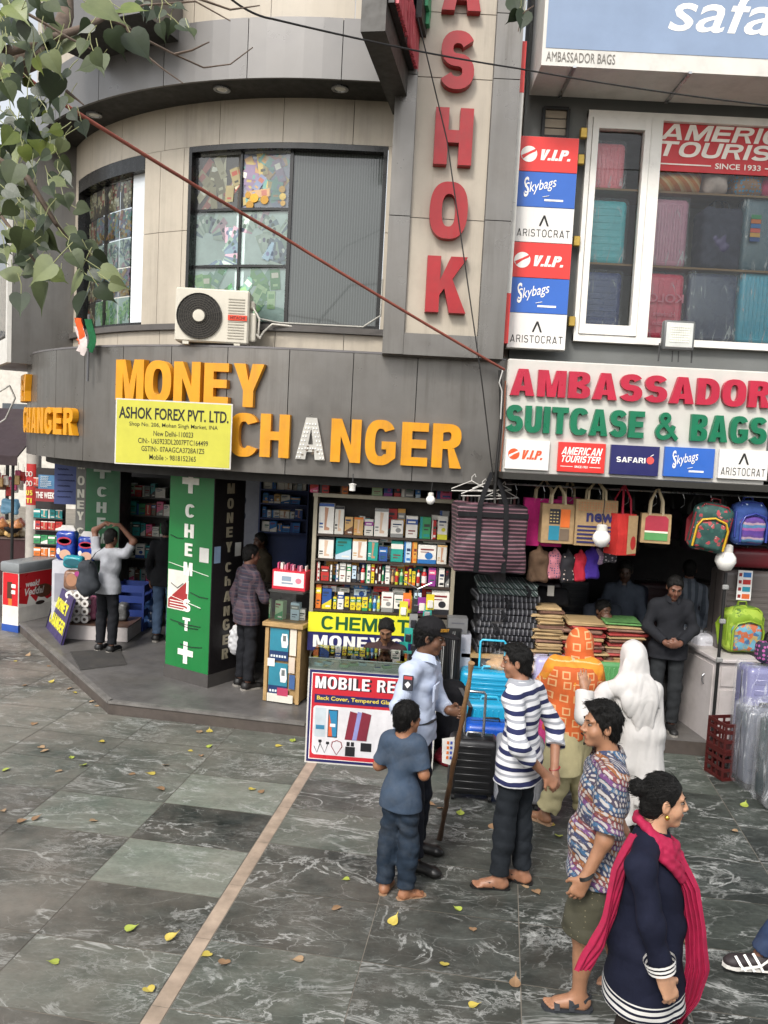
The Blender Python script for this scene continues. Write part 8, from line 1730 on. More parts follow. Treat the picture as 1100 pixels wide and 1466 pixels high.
T=thing('hanging_rail','thin steel rail with wire hooks under the white shop sign','rail',(1.2,8.1,P(900,702,8.1).z));q=MB();q.tube([(0,.1,0),(3.2,.1,0)],.012,8);q.build('rail',T,STEEL);q=MB()
for i in range(9):x=.1+.28*i;q=MB();q.tube([(x,.1,.0),(x+.02,.08,-.06),(x+.01,.05,-.12),(x-.02,.06,-.15)],.004,5);q.build('hook',T,STEEL)
for i,(x,y) in enumerate(((675,697),(690,704),(705,696),(718,708))):
    p=P(x,y,8.05);T=thing('wire_hanger',f'white wire hanger above the striped travel bag, {ORD[i]} from the left','hanger',p,R(15*i-20),'wire hangers above the travel bag');q=MB();q.tube([(-.2,0,-.03),(0,0,.06),(.2,0,-.03),(-.2,0,-.05),(-.2,0,-.03)],.005,5);q.tube([(0,0,.06),(.0,0,.1),(.03,0,.13),(.04,0,.1)],.004,5);q.build('wire',T,cm('C9C6C0',.4))
T=thing('clip_rack','small rack of striped clip hangers behind the travel bag','rack',P(700,716,8.35));q=MB()
for i in range(16):q.use(cm(['1E1E22','B8B4AC','6A3A3A','2A2A30'][i % 4]));q.box((-.3+i*.04,0,-.02),(.018,.05,.13))
q.build('clips',T)
# ---- folded stock on the bench
bz=P(720,935,8.35).z
T=thing('stock_bench','low wooden bench under the stacks of folded bags','bench',(P(775,950,8.5).x,8.55,PZ));q=MB();q.box((0,0,bz-PZ-.02),(1.75,.6,.04));q.build('top',T,wdm)
for sx in (-1,1):
    for sy in (-1,1):q=MB();q.box((sx*.8,sy*.25,(bz-PZ-.04)/2),(.06,.06,bz-PZ-.042));q.build('leg',T,wdm)
def folded(label,loc,w,d,th,m,group,rz,sm,strap=False,name='folded_bag',cat='bag'):
    T=thing(name,label,cat,loc,rz,group);q=MB();rd=random.Random(sm);q.rbox((0,0,th/2),(w,d,th),min(th*.48,.02),2);q.v=[(x+rd.uniform(-.012,.012),y+rd.uniform(-.012,.012),z+rd.uniform(-.004,.004)) for x,y,z in q.v];q.build('folded_cloth' if cat=='bag' else 'paper_fold',T,m,50)
    if strap:q=MB();x=rd.uniform(-.3,.3)*w;q.ribbon([(x,-d/2+.02,th*.7),(x+.02,-d/2-.03,th*.4),(x+.05,-d/2-.035,-.02),(x+.03,-d/2-.02,-.07)],.035,(1,0,0),.006);q.build('strap',T,blk)
    return T
chk=banded('dark_check_nylon',lambda t,x,v:math_(t,'MULTIPLY',x[0],22),[(0,(.012,.012,.014)),(.5,(.03,.03,.035)),(.8,(.16,.16,.17))],.55);chg=banded('green_check_nylon',lambda t,x,v:math_(t,'MULTIPLY',math_(t,'ADD',x[0],x[2]),15),[(0,(.02,.035,.03)),(.4,(.1,.13,.12)),(.55,(.02,.03,.03)),(.8,(.22,.25,.24))],.55)
a,_,b,_=bx(678,840,772,930,8.35);n_=11;ztp=P(725,832,8.35).z;th=(ztp-bz)/n_
for i in range(n_):folded((f'green checked folded bag on top of the dark stack' if i==n_-1 else f'dark checked folded bag, {ORD[i]} up from the bench in the tall stack'),((a+b)/2+random.uniform(-.02,.02),8.5,bz+i*th),(b-a)*random.uniform(.86,1.0),.42,th*.96,chg if i >= n_-2 else chk,'dark folded bags stacked on the bench',R(random.uniform(-4,4)),i,i % 2==0)
krf=mat('kraft_paper','A68C64',.75,var=.14,scale=9);krd=mat('kraft_paper_printed','7A5A4A',.7,var=.3,scale=22)
a,_,b,_=bx(764,870,806,930,8.3);ztp=P(785,868,8.3).z;n_=14;th=(ztp-bz)/n_
for i in range(n_):folded(f'flat brown paper bag, {ORD[i]} up in the stack beside the dark bags',((a+b)/2+random.uniform(-.02,.02),8.45,bz+i*th),(b-a)*random.uniform(.85,1.05),.4,th*.9,krf if i % 4 else krd,'paper bags stacked on the bench',R(random.uniform(-5,5)),i+50,False,'paper_bag','paper bag')
rdm=mat('red_print_paper','9A3A36',.6,var=.3,scale=25);grm=mat('green_print_paper','5A8A4E',.6,var=.35,scale=25)
a,_,b,_=bx(808,885,868,940,8.25);ztp=P(840,890,8.25).z;n_=10;th=(ztp-bz)/n_
for i in range(n_):folded(f'red and kraft printed paper bag, {ORD[i]} up in the middle stack',((a+b)/2+random.uniform(-.03,.03),8.42,bz+i*th),(b-a)*random.uniform(.85,1.05),.42,th*.9,(rdm,krf,rdm,krd)[i % 4],'printed paper bags stacked on the bench',R(random.uniform(-8,8)),i+80,False,'paper_bag','paper bag')
a,_,b,_=bx(866,890,922,940,8.35);ztp=P(890,890,8.35).z;n_=11;th=(ztp-bz)/n_
for i in range(n_):folded(f'printed paper bag, {ORD[i]} up in the stack nearest the charcoal shirt' if i<n_-1 else 'green printed paper bag on top of the right hand stack',((a+b)/2+random.uniform(-.03,.03),8.5,bz+i*th),(b-a)*random.uniform(.85,1.05),.42,th*.9,grm if i==n_-1 else (krf,rdm,krd)[i % 3],'printed paper bags stacked at the right of the bench',R(random.uniform(-8,8)),i+110,False,'paper_bag','paper bag')
sd=SDF();T=thing('plastic_bundle','clear plastic bundle of tan goods on top of the cyan suitcases','bundle',(P(730,955,8.2).x,8.2,P(730,962,8.2).z));sd.ell((0,0,.08),(.3,.18,.12),k=.05);sd.ell((.25,0,.1),(.16,.15,.11),k=.06);sd.wrinkle(.04,16);sdf_obj(sd,'plastic_cover',.014,FILM,T)
sd=SDF();sd.ell((-.06,.02,.07),(.18,.12,.07),k=.03);sd.ell((.25,.02,.08),(.1,.09,.07),k=.03);sd.wrinkle(.02,20);sdf_obj(sd,'contents',.014,mat('tan_goods','B08A5E',.6,var=.3,scale=12),T)
T=thing('black_handbag','black handbag with a white price card behind the second row of bags','handbag',P(785,865,8.6));sd=SDF();sd.box((0,0,.08),(.42,.14,.2),.05,k=.02);sd.wrinkle(.015,18);sdf_obj(sd,'bag_body',.012,fabric('black_nylon','17171A'),T);q=MB();q.box((.0,-.085,.16),(.07,.005,.11));q.build('price_card',T,cm('DAD8D2'))
p=P(1068,900,8.35);suitcase('very large taupe grey ribbed suitcase behind the green backpack',(p.x+.12,8.62,PZ),.72,P(1060,818,8.4).z-PZ,.35,lug('5A5350',.45),0,None,'h',22,0,True)
p2=P(1075,815,8.5);suitcase('dark red suitcase lying on the taupe grey one',(p2.x+.1,8.62,P(1060,818,8.4).z+.03),.68,.2,.36,lug('6A1620',.45),0,None,'n',3,0,False)
T=thing('sticker_strip','white strip of red, blue and orange stickers on the taupe suitcase','sticker',P(1066,838,8.38));q=MB();q.use(cm('E2E0DC'));q.box((0,0,0),(.15,.004,.31))
for k,c_ in enumerate(('2E6FB0','B8322E','2A8AA0','D8642E')):q.use(cm(c_));q.box((.02,-.003,.11-.075*k),(.08,.003,.05));q.use(cm('8A2A2A'));q.box((-.048,-.003,.11-.075*k),(.03,.003,.035))
q.build('card',T)
p=P(1030,930,8.0);T=thing('display_pole','slim black pole with grey clips beside the white cabinet','pole',(p.x,8.0,PZ));zt=P(1040,820,8.0).z-PZ;q=MB();q.tube([(0,0,0),(.0,0,zt)],.017,8);q.build('pole',T,BLACK);q=MB()
for z in (.55,.8,1.02):q.rbox((.0,-.02,zt*z*.9),(.06,.04,.05),.01,1)
q.build('clips',T,cm('8A8A88'))
for i,(col,z,hh) in enumerate((('4A3A86',0,.42),('C9C9D0',.46,.5))):
    p=P(1003,1045,8.75);suitcase(('purple' if i==0 else 'white')+' ribbed suitcase in clear plastic, '+('lower' if i==0 else 'upper')+' of the pair beside the white cabinet',(p.x,8.75,PZ+z),.42,hh,.36,lug(col),R(10),'wrapped pair by the cabinet','h',8,0,i==0,True)
for i in range(7):
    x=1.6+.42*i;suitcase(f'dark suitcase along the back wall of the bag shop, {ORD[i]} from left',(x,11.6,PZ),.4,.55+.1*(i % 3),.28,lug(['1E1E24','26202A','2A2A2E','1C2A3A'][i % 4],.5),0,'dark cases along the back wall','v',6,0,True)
T=thing('goods_rack','dark rack of rolled goods on the right wall of the bag shop','rack',(P(1000,930,10.2).x,10.2,PZ));q=MB()
for k in range(5):q.use(cm(['3A3634','2E2C2C','4A4440','2A2626','38322E'][k]));q.rbox((0,0,.15+.26*k),(.6,.45,.22),.05,2)
q.build('rolls',T,None,50)
# ================================================================== LEFT SIDE: freezer, packs, stall
C0=G(26,906);C1=G(78,893);u=(C1-C0);u.z=0;rz=math.atan2(u.y,u.x);fh=P(26,818,C0.y).z
T=thing('ice_cream_freezer','red and white ice cream freezer with grey lid standing at the corner','freezer',C0,rz);fw,fd=.78,.3;wte=cm('DAD6CE',.4)
q=MB();q.use(wte);q.box((fw/2,fd/2,fh/2+.04),(fw,fd,fh-.12));q.build('cabinet',T);q=MB();q.box((fw/2,fd/2,.05),(fw+.01,fd+.01,.1));q.build('plinth',T,cm('2A4E9A',.4));q=MB();q.rbox((fw/2,fd/2,fh+.045),(fw+.06,fd+.06,.15),.03,2);q.build('lid',T,mat('grey_lid','7E8284',.35),40)
q=MB();RDF=mat('freezer_red','C41E26',.35,var=.05);zl=.38;y=-.003;q.use(RDF);q.rect(.01,zl,fw-.01,fh-.04,y);q.use(cm('EDE9E0',.4))
q.add([(.01,y-.001,zl-.02),(fw-.01,y-.001,zl-.02),(fw-.01,y-.001,zl+.1),(fw*.7,y-.001,zl+.03),(fw*.5,y-.001,zl+.14),(fw*.42,y-.001,zl+.02),(fw*.25,y-.001,zl+.15),(fw*.2,y-.001,zl+.01),(.01,y-.001,zl+.04)],[tuple(range(9))])
q.use(cm('5A3622',.5));q.add([(fw*.6+.17*math.cos(a)+.01*math.sin(5*a),y-.002,zl+.17+.1*math.sin(a)) for a in np.linspace(0,2*PI,25)[:-1]],[tuple(range(24))]);q.use(cm('2A1A12'));q.add([(fw*.52+.09*math.cos(a),y-.0025,zl-.0+.03*math.sin(a)) for a in np.linspace(0,2*PI,13)[:-1]],[tuple(range(12))]);q.build('printed_side',T)
q=MB();q.use(cm('EDE6E0'));text(q,'weak!',fw*.16,fh*.72,fw*.5,fh*.82,y=y-.002,bold=.03,shear=.2);text(q,'Veddal',fw*.14,fh*.58,fw*.62,fh*.70,y=y-.002,bold=.03,shear=.25);q.build('lettering',T)
q=MB();q.use(RDF);Ml=fr((-.003,0,0),(0,0,-PI/2));q.rect(-fd+.01,zl,-.01,fh-.04,0,Ml);q.use(cm('EDE9E0'));q.rect(-fd*.45,fh*.72,-fd*.18,fh*.78,-.001,Ml);q.rect(-fd*.45,fh*.62,-fd*.2,fh*.68,-.001,Ml);q.use(cm('4A2A1A'));q.rect(-fd*.7,zl+.1,-fd*.4,zl+.34,-.001,Ml);q.use(cm('D8742A'));q.rect(-fd*.62,zl,-fd*.4,zl+.1,-.001,Ml);q.build('printed_side',T)
pB,pA=G(88,924,PZ),G(66,898,PZ);u=pB-pA;T=thing('leaning_board','purple board with yellow MONEY CHANGER letters leaning on the white plinth','sign',pA,math.atan2(u.y,u.x));bw2=u.length;bh2=.62;Mt=Matrix.Rotation(R(-14),4,'X')
q=MB();q.use(mat('purple_board','3A2F5E',.45,dirt=.15));q.box((bw2/2,.012,bh2/2),(bw2,.024,bh2),Mt);q.build('board',T);q=MB();q.use(cm('DAD23A'));block(q,'MONEY',bw2*.14,bh2*.56,bw2*.86,bh2*.8,y=-.002,depth=.004,M=Mt);block(q,'CHANGER',bw2*.08,bh2*.18,bw2*.92,bh2*.44,y=-.002,depth=.004,M=Mt);q.build('lettering',T);q=MB();q.use(cm('1E1A2A'))
for x in (.008,bw2-.008):q.box((x,-.002,bh2/2),(.016,.012,bh2-.01),Mt)
q.build('frame',T)
Yd=10.75;a,z0_,b,z1_=bx(92,893,183,918,Yd);T=thing('white_plinth','low white plinth under the toilet paper pack','plinth',((a+b)/2,Yd,PZ));q=MB();hp=P(137,896,Yd).z-PZ;q.box((0,.3,hp/2),(b-a,.6,hp),bev=.006);q.build('carcass',T,mat('old_white_paint','BDB6B4'));q=MB();q.box((0,.3,hp+.006),(b-a+.02,.62,.012));q.build('top',T,cm('5A4438',.5));zp=PZ+hp+.013
def softpack(label,x0,y0,x1,y1,Y,m,d=.22,acc=None,name='diaper_pack',zb=None,cat='pack',handle=True):
    a,z0_,b,z1_=bx(x0,y0,x1,y1,Y);z0_=zb if zb is not None else z0_;w,h=b-a,z1_-z0_;T=thing(name,label,cat,((a+b)/2,Y,z0_));sd=SDF();sd.box((0,d/2,h*.46),(w,d,h*.92),.05,k=.02);sd.wrinkle(.012,24);sdf_obj(sd,'pack_body',.012,m,T)
    if handle:q=MB();q.ribbon([(-w*.3,d/2,h*.9),(-w*.25,d/2,h),(w*.25,d/2,h),(w*.3,d/2,h*.9)],.02,(0,1,0),.08);q.build('carry_loop',T,cm('DAD6CE'))
    if acc:
        q=MB()
        for x,z,rx_,rz_,c in acc:q.use(cm(c,.4));q.add([(x*w+rx_*w*math.cos(t),-.012,z*h+rz_*h*math.sin(t)) for t in np.linspace(0,2*PI,19)[:-1]],[tuple(range(18))])
        q.build('print',T)
    return T
BLP=mat('glossy_blue_pack','24419A',.25,var=.1)
PK=lambda:[(0,.62,.38,.13,'B8324A'),(0,.62,.3,.08,'E4D4DA'),(.05,.2,.3,.16,'D2A890'),(-.3,.3,.1,.1,'E4E0DC')]
Tst=thing('display_stand','white card display stand behind the toilet paper pack','stand',(P(100,850,11.2).x,11.2,PZ));q=MB();hs_=P(95,803,11.2).z-PZ;q.box((0,.2,hs_/2),(.5,.4,hs_));q.build('carcass',Tst,cm('BFBFC6',.5));q=MB();q.box((-.1,-.006,hs_*.62),(.22,.01,hs_*.4));q.build('panel',Tst,cm('8E8E98'))
softpack('tall blue diaper pack on the left of the white stand',79,757,106,803,11.2,BLP,acc=PK(),zb=PZ+hs_);softpack('blue diaper pack behind the bag of the man in grey',110,766,136,806,11.25,BLP,acc=PK(),zb=PZ+hs_)
a,_,b,zt_=bx(93,847,127,892,10.8);w,h=b-a,zt_-zp;T=thing('toilet_paper_pack','pack of twelve white toilet rolls on the low plinth','pack',((a+b)/2,10.8,zp));r=h/8;wr_=w/3
for i in range(3):
    for k in range(4):
        q=MB();Mx=fr((-w/2+wr_*(i+.5),.0,r*(2*k+1))) @ FRONT;rr=min(r,wr_/2)*.97;q.use(cm('E6E2DC',.8));q.lathe([(rr*.42,.0),(rr,.0),(rr,-.1),(rr*.42,-.1)],n=18,M=Mx);q.use(cm('5A504A',.8));q.lathe([(.001,-.03),(rr*.42,-.03),(rr*.42,.001)],n=14,M=Mx);q.build('roll',T,None,40)
zr=zp+h;p_=bx(89,815,116,847,10.85)
T1=softpack('brown and pink wipes pack on top of the toilet rolls',90,815,116,847,10.85,mat('brown_pack','7A5A48',.35,var=.35,scale=9),acc=[(0,.5,.3,.3,'A87A5E'),(.3,.8,.15,.12,'A03A7A')],zb=zr,name='wipes_pack',d=.16,handle=False);softpack('turquoise wipes pack on top of the brown pack',89,795,118,815,10.86,mat('teal_pack','2A8E9A',.3,var=.2),acc=[(0,.5,.4,.25,'1A5A66')],zb=P(103,815,10.85).z,name='wipes_pack',d=.16,handle=False)
softpack('pink and white tissue pack standing at the right end of the plinth',122,852,137,893,10.95,mat('pink_pack','B06A86',.4,var=.3,scale=14),zb=zp,name='tissue_pack',d=.2,handle=False);softpack('black and white carton pack at the far right of the plinth',166,862,181,893,11.0,mat('black_white_pack','5A5A5A',.4,var=.7,scale=18),zb=zp,name='tissue_pack',d=.18,handle=False)
q=MB();mp=[G(100,934,PZ),G(172,929,PZ),G(182,952,PZ),G(115,960,PZ)];cc_=sum(mp,Vector())/4;T=thing('door_mat','flat dark grey door mat on the raised floor by the corner','mat',cc_);n_=[p-cc_ for p in mp];q.add([p+Vector((0,0,.003)) for p in n_]+[p*.985+Vector((0,0,.014)) for p in n_],[(3,2,1,0) if False else (7,6,5,4),(0,1,5,4),(1,2,6,5),(2,3,7,6),(3,0,4,7)]);q.build('rubber',T,mat('mat_rubber','3A3836',.8,dirt=.3))
jp=G(208,903,PZ);T=thing('water_jug','large blue water jug on the floor behind the green pillar','jug',jp+Vector((0,.3,0)));q=MB();q.lathe([(.13,0),(.145,.02),(.145,.1),(.135,.12),(.145,.14),(.145,.22),(.135,.24),(.145,.26),(.14,.33),(.05,.4),(.03,.41),(.03,.46),(.001,.46)],n=22);q.build('bottle',T,mat('blue_polycarbonate','34507E',.15,coat=.5),40);q=MB();q.lathe([(.034,.44),(.034,.485),(.001,.487)],n=14);q.build('cap',T,cm('2A3F8A',.3))
T=thing('blue_crate','blue plastic crate standing deep in the chemist behind the jug','crate',(P(192,850,11.6).x,11.6,PZ));q=MB()
for z in (.05,.25,.45,.6):q.box((0,-.2,z),(.42,.015,.1));q.box((0,.2,z),(.42,.015,.1));q.box((-.2,0,z),(.015,.385,.1));q.box((.2,0,z),(.015,.385,.1))
for x in (-.195,.195):
    for y_ in (-.195,.195):q.box((x,y_,.33),(.03,.03,.66))
q.build('crate_walls',T,mat('blue_crate_plastic','22387A',.5))
mb_=P(128,825,10.0);T=thing('shoulder_bag','grey backpack slung behind the man in the pale grey T-shirt','backpack',mb_);sd=SDF();sd.box((0,0,0),(.2,.2,.4),.08,ax=((.95,0,.3),(0,1,0),(-.3,0,.95)),k=.02);sd.ell((-.03,0,-.1),(.12,.12,.16),k=.04);sd.wrinkle(.01,20);sdf_obj(sd,'bag_body',.010,fabric('dark_grey_nylon','3A3D42'),T);q=MB();q.ribbon([(.02,-.06,.18),(.08,-.02,.3),(.16,.02,.36)],.035,(0,1,0));q.build('strap',T,BLACK)
pc_=P(46,850,12.6);T=thing('round_column','round white column with a red poster at the far left of the chemist','column',(pc_.x,12.6,0));q=MB();rc=(P(56,700,12.6).x-P(36,700,12.6).x)/2;q.lathe([(rc,0),(rc,2.7)],n=24);q.build('shaft',T,mat('column_white','A8A29A',.6,dirt=.3),60)
q=MB();q.use(mat('red_poster','B02A28',.5));z0_,z1_=P(44,723,12.5).z,P(44,664,12.5).z;Mz=None
vs=[];fs=[]
for i in range(9):
    an=-PI/2-.9+i*.2;vs+=[(rc*1.01*math.cos(an),rc*1.01*math.sin(an),z0_),(rc*1.01*math.cos(an),rc*1.01*math.sin(an),z1_)]
fs=[(2*i,2*i+2,2*i+3,2*i+1) for i in range(8)];q.add(vs,fs);q.use(cm('D8C84A'));block(q,'US',-rc*.6,z0_+(z1_-z0_)*.24,rc*.3,z0_+(z1_-z0_)*.36,y=-rc*1.03,depth=.004);block(q,'TI',-rc*.6,z0_+(z1_-z0_)*.05,rc*.2,z0_+(z1_-z0_)*.17,y=-rc*1.03,depth=.004)
q.use(cm('DAD4CC'))
for k,zz in enumerate((.75,.52)):
    for i in range(2):q.tube([(-rc*.5+rc*.5*i+rc*.2*math.cos(t),-rc*1.03,z0_+(z1_-z0_)*(zz+.06*math.sin(t*1.0))) for t in np.linspace(-1,4.5,12)],.008,5)
q.build('poster',T)
T=thing('magazine_rack','rack of red and teal snack and magazine packets beside the round column','rack',(P(68,790,12.2).x,12.2,PZ));wr2=P(90,750,12.2).x-P(48,750,12.2).x;q=MB();q.box((0,.1,1.1),(wr2,.04,2.2));q.build('backing',T,mat('rack_dark','2E2A2A',.7))
for k,y in enumerate((690,735,752,772,790)):
    q=MB();z=P(68,y,12.2).z-PZ;q.box((0,.05,z-.08),(wr2,.1,.012));q.build('shelf',T,DW)
    for i in range(4):pack(f'{["red", "teal", "red", "green", "orange"][k]} packet on the {ORD[k]} tier down of the magazine rack, {ORD[i]} from left',(P(68,y,12.2).x-wr2/2+wr2*(i+.5)/4,12.22,PZ+z-.073),wr2/4-.01,.13,.03,['B8322E','1F8A8A','B8322E','3A8E58','D8742A'][k],'E4E0D8','packets on the magazine rack',0,'box','packet',900+k*9+i,'packet')
for nm,x0,y0,x1,y1,Y,col,lb,txt in (('poster',78,656,113,722,11.9,'34406E','blue handwritten price poster hanging under the curved fascia',None),('magazine_sign',50,700,80,718,12.0,'8A2A2E','dark red sign with white lettering over the magazine rack','THE WEEK'),('poster',55,680,78,700,12.05,'4A7AA0','pale blue poster above the red magazine sign',None)):
    a,z0_,b,z1_=bx(x0,y0,x1,y1,Y);T=flat_board(nm,lb,'poster' if nm=='poster' else 'sign',((a+b)/2,Y,z0_),b-a,z1_-z0_,cm(col,.6),.012);q=MB()
    if txt:q.use(WL);text(q,txt,-(b-a)*.45,(z1_-z0_)*.25,(b-a)*.45,(z1_-z0_)*.75,y=-.003,bold=.03)
    else:
        q.use(cm('20264A' if y1>710 else 'C9D4DA'))
        for k in range(7):q.tube([(-(b-a)*.36+(b-a)*.72*t,-.004,(z1_-z0_)*(.88-.12*k)+.008*math.sin(t*40+k)) for t in np.linspace(0,random.uniform(.6,1),14)],.006,4)
    q.build('lettering',T)
ps=P(16,860,13.4);T=thing('stall_counter','dark maroon stall counter at the far left edge','counter',(ps.x-.4,13.4,0));zt=P(16,772,13.4).z;q=MB();q.box((0,.4,zt/2),(1.3,.8,zt));q.build('carcass',T,mat('maroon_cloth','3A1A1C',.7));q=MB();q.box((0,.4,zt+.01),(1.34,.84,.02));q.build('top',T,cm('5A4A44'))
rd=random.Random(12)
for i in range(26):
    col=rd.choice(['C9A46A','B87A4A','D2B88A','A8604A','C98A8A','D8C8A8','9A5A3A']);x=ps.x-.95+.1*(i % 11)+rd.uniform(-.03,.03);lay=i//11
    T=thing('snack_bag',f'clear bag of {["tan", "brown", "pink", "pale"][i % 4]} snacks heaped on the stall, {ORD[i % 11]} along the {ORD[lay]} layer','bag',(x,13.45+.16*(i % 3),zt+.02+.13*lay),rd.uniform(-1,1),'snack bags on the far stall');sd=SDF();sd.ell((0,0,.07),(.12,.09,.075),k=.02);sd.cone((0,0,.1),(.05,0,.17),.04,.02,k=.04);sd.wrinkle(.02,30);sdf_obj(sd,'bag_body',.016,mat('snack_'+col,col,.4,var=.3,scale=30),T)
T=thing('black_bowl','black bowl on the heap of snack bags','bowl',P(18,763,13.35));q=MB();q.lathe([(.06,0),(.13,.06),(.14,.09),(.13,.09),(.05,.02)],n=20);q.build('bowl',T,cm('1E1E20',.4),50)
T=thing('blue_cloth','pale blue plastic bag hanging at the far stall','bag',P(15,725,13.6));sd=SDF();sd.box((0,0,0),(.3,.1,.26),.05,k=.02);sd.wrinkle(.02,22);sdf_obj(sd,'bag_body',.014,mat('pale_blue_plastic','7AB0D0',.3),T)
for i in range(18):
    x=-2+i*2.2;p=P(x,672+(i % 4)*6+rd.uniform(-6,10),13.2+rd.uniform(-.2,.2));col=rd.choice(['D8D4CA','B8322E','C9A26A','6A4A36','D85A86','E4E0D8'])
    T=thing('hanging_packet',f'{cn(col)} packet strung up over the far stall, {ORD[i]} from the left','packet',p,rd.uniform(-.6,.6),'packets strung over the far stall');q=MB();q.rbox((0,0,-.08),(.1,.03,.15),.012,1);q.build('packet_body',T,cm(col,.3));q=MB();q.tube([(0,0,-.01),(0,0,.12)],.003,4);q.build('string',T,BLACK)
pa=P(12,590,12.6);T=thing('awning','dark plum awning over the stall at the far left','awning',(pa.x-.9,12.6,P(12,655,12.6).z));q=MB();q.add([(-1,0,0),(1.05,0,0),(1.05,1.4,.75),(-1,1.4,.75),(-1,0,.03),(1.05,0,.03),(1.05,1.4,.78),(-1,1.4,.78)],[(3,2,1,0),(4,5,6,7),(0,1,5,4),(1,2,6,5),(2,3,7,6),(3,0,4,7)]);q.build('canvas',T,mat('plum_canvas','33262A',.8,dirt=.3));q=MB();q.box((.02,.01,-.06),(2.05,.015,.12));q.build('valance',T,mat('plum_canvas','33262A'))
for x in (-.9,.95):q=MB();q.tube([(x,.08,-T.location.z),(x,.08,.03)],.025,8);q.build('post',T,BLACK)
T=thing('far_building','pale plastered building far off behind the stall','building',(-16,30,0));q=MB();q.box((0,2,4.5),(14,4,9));q.build('wall',T,mat('pale_plaster','C9C4BA',.8,dirt=.2))
for i in range(5):
    for k in range(2):q=MB();q.box((-5+i*2.5,-.01,3+3*k),(1.2,.06,1.5));q.build('window',T,cm('4A5056',.2))
T=thing('far_canopy','grey corrugated canopy between the stall and the far building','canopy',(-11,20,2.6));q=MB()
for i in range(30):q.box((-3+i*.2,0,.02*(i % 2)),(.19,5,.03))
q.build('sheet',T,cm('7A7A78',.5));q=MB()
for x in (-2.8,2.8):q.tube([(x,-2.3,-2.6),(x,-2.3,-.02)],.04,8)
q.build('post',T,BLACK)
# ---- darker stock hanging and standing deeper in the bag shop
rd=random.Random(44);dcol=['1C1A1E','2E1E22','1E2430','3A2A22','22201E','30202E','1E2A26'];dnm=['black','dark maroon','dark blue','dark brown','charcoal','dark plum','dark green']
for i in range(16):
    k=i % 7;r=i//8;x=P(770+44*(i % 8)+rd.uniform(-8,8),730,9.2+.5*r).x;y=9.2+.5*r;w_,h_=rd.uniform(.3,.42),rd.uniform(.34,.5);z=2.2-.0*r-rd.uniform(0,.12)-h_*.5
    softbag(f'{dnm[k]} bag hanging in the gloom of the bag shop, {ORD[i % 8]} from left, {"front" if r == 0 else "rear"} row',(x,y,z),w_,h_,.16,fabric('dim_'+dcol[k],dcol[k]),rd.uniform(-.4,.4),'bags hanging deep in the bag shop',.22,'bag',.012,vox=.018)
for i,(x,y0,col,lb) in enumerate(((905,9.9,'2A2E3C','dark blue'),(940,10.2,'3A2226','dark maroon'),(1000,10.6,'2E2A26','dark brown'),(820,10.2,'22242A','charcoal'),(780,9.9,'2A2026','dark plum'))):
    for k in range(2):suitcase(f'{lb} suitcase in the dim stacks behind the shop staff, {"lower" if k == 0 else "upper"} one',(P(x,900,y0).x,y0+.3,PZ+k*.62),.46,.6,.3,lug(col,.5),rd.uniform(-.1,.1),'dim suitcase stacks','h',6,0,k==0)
# ---- second row at the back of the medicine cabinet
for r in range(4):
    x=x_l+.07;k=0;topz=(sh_z[r-1] if r else ztop)-.03
    while x<x_r-.12:
        w_=rd.uniform(.05,.11);h_=min(rd.uniform(.13,.3),topz-sh_z[r]-.01);a,b=rd.choice(['E4E0D8','D8D4CA','E4E0D8','BFD2DE','8A8A88','1F8A8A','B8322E','2C4E8E','D9A24A']),rd.choice(['2C4E8E','1F8A8A','B8322E','8A8A88','DCC832'])
        pack(f'{cn(a)} carton with {cn(b)} print at the back, {ORD[k]} from left, {("top", "second", "third", "bottom")[r]} cabinet shelf',(x+w_/2,YC+.2,sh_z[r]),w_-.006,h_,.08,a,b,'cartons at the back of the display cabinet',rd.uniform(-.05,.05),'box','carton',2000+r*40+k);x+=w_;k+=1
# ================================================================== TREE, CABLES, FLAG, FALLEN LEAVES
def leaf_pts(L,fold,curl):
    """heart shaped peepal leaf with a drip tip, along +y, petiole at the origin"""
    out=[(0,0),(.16,-.07),(.34,-.02),(.45,.14),(.44,.34),(.32,.55),(.16,.72),(.05,.84),(.0,1.12)]
    v=[];f=[];mid=[(0,t) for t in (.0,.05,.1,.2,.36,.55,.72,.84,1.12)]
    for sx in (1,-1):
        b=len(v)
        for (x,y),(mx,my) in zip(out,mid):v.append((0,my*L,-curl*my*my*L));v.append((sx*x*L,y*L,abs(x)*fold*L-curl*y*y*L))
        for i in range(8):q=(b+2*i,b+2*i+1,b+2*i+3,b+2*i+2);f.append(q if sx>0 else q[::-1])
    return v,f
def leaf_mat(name,a,b_,rough=.45):
    m,t,b=nodes(name);v=objco(t);t.links.new(ramp(t,noise(t,9,5,.6,v),[(.3,lin(hexc(a))),(.7,lin(hexc(b_)))]),b.inputs['Base Color']);b.inputs['Roughness'].default_value=rough;b.inputs['Subsurface Weight'].default_value=0;b.inputs['Transmission Weight'].default_value=0
    bump(t,b,noise(t,60,4,.6,v),.2,.004);return m
LM=[leaf_mat('leaf_deep_green','1E2A16','2C3A1E'),leaf_mat('leaf_dusty_green','303A1E','48542E',.6),leaf_mat('leaf_pale_underside','56603E','727A50',.6),leaf_mat('leaf_yellow_green','4A5A1E','6A7430')]
rd=random.Random(21);tb=Vector((-4.2,3.4,0));T=thing('peepal_tree','peepal tree reaching in from the left with drooping heart shaped leaves','tree',tb)
bark=mat('grey_brown_bark','5E5045',.85,var=.3,scale=14,bmp=.7,bscale=50)
q=MB();q.tube([tb*0+Vector((0,0,0)),Vector((.05,.02,1.5)),Vector((.1,.1,3.2)),Vector((.3,0,4.6)),Vector((.5,-.1,6))],[.22,.18,.15,.11,.05],10);q.build('trunk',T,bark,60)
q=MB()
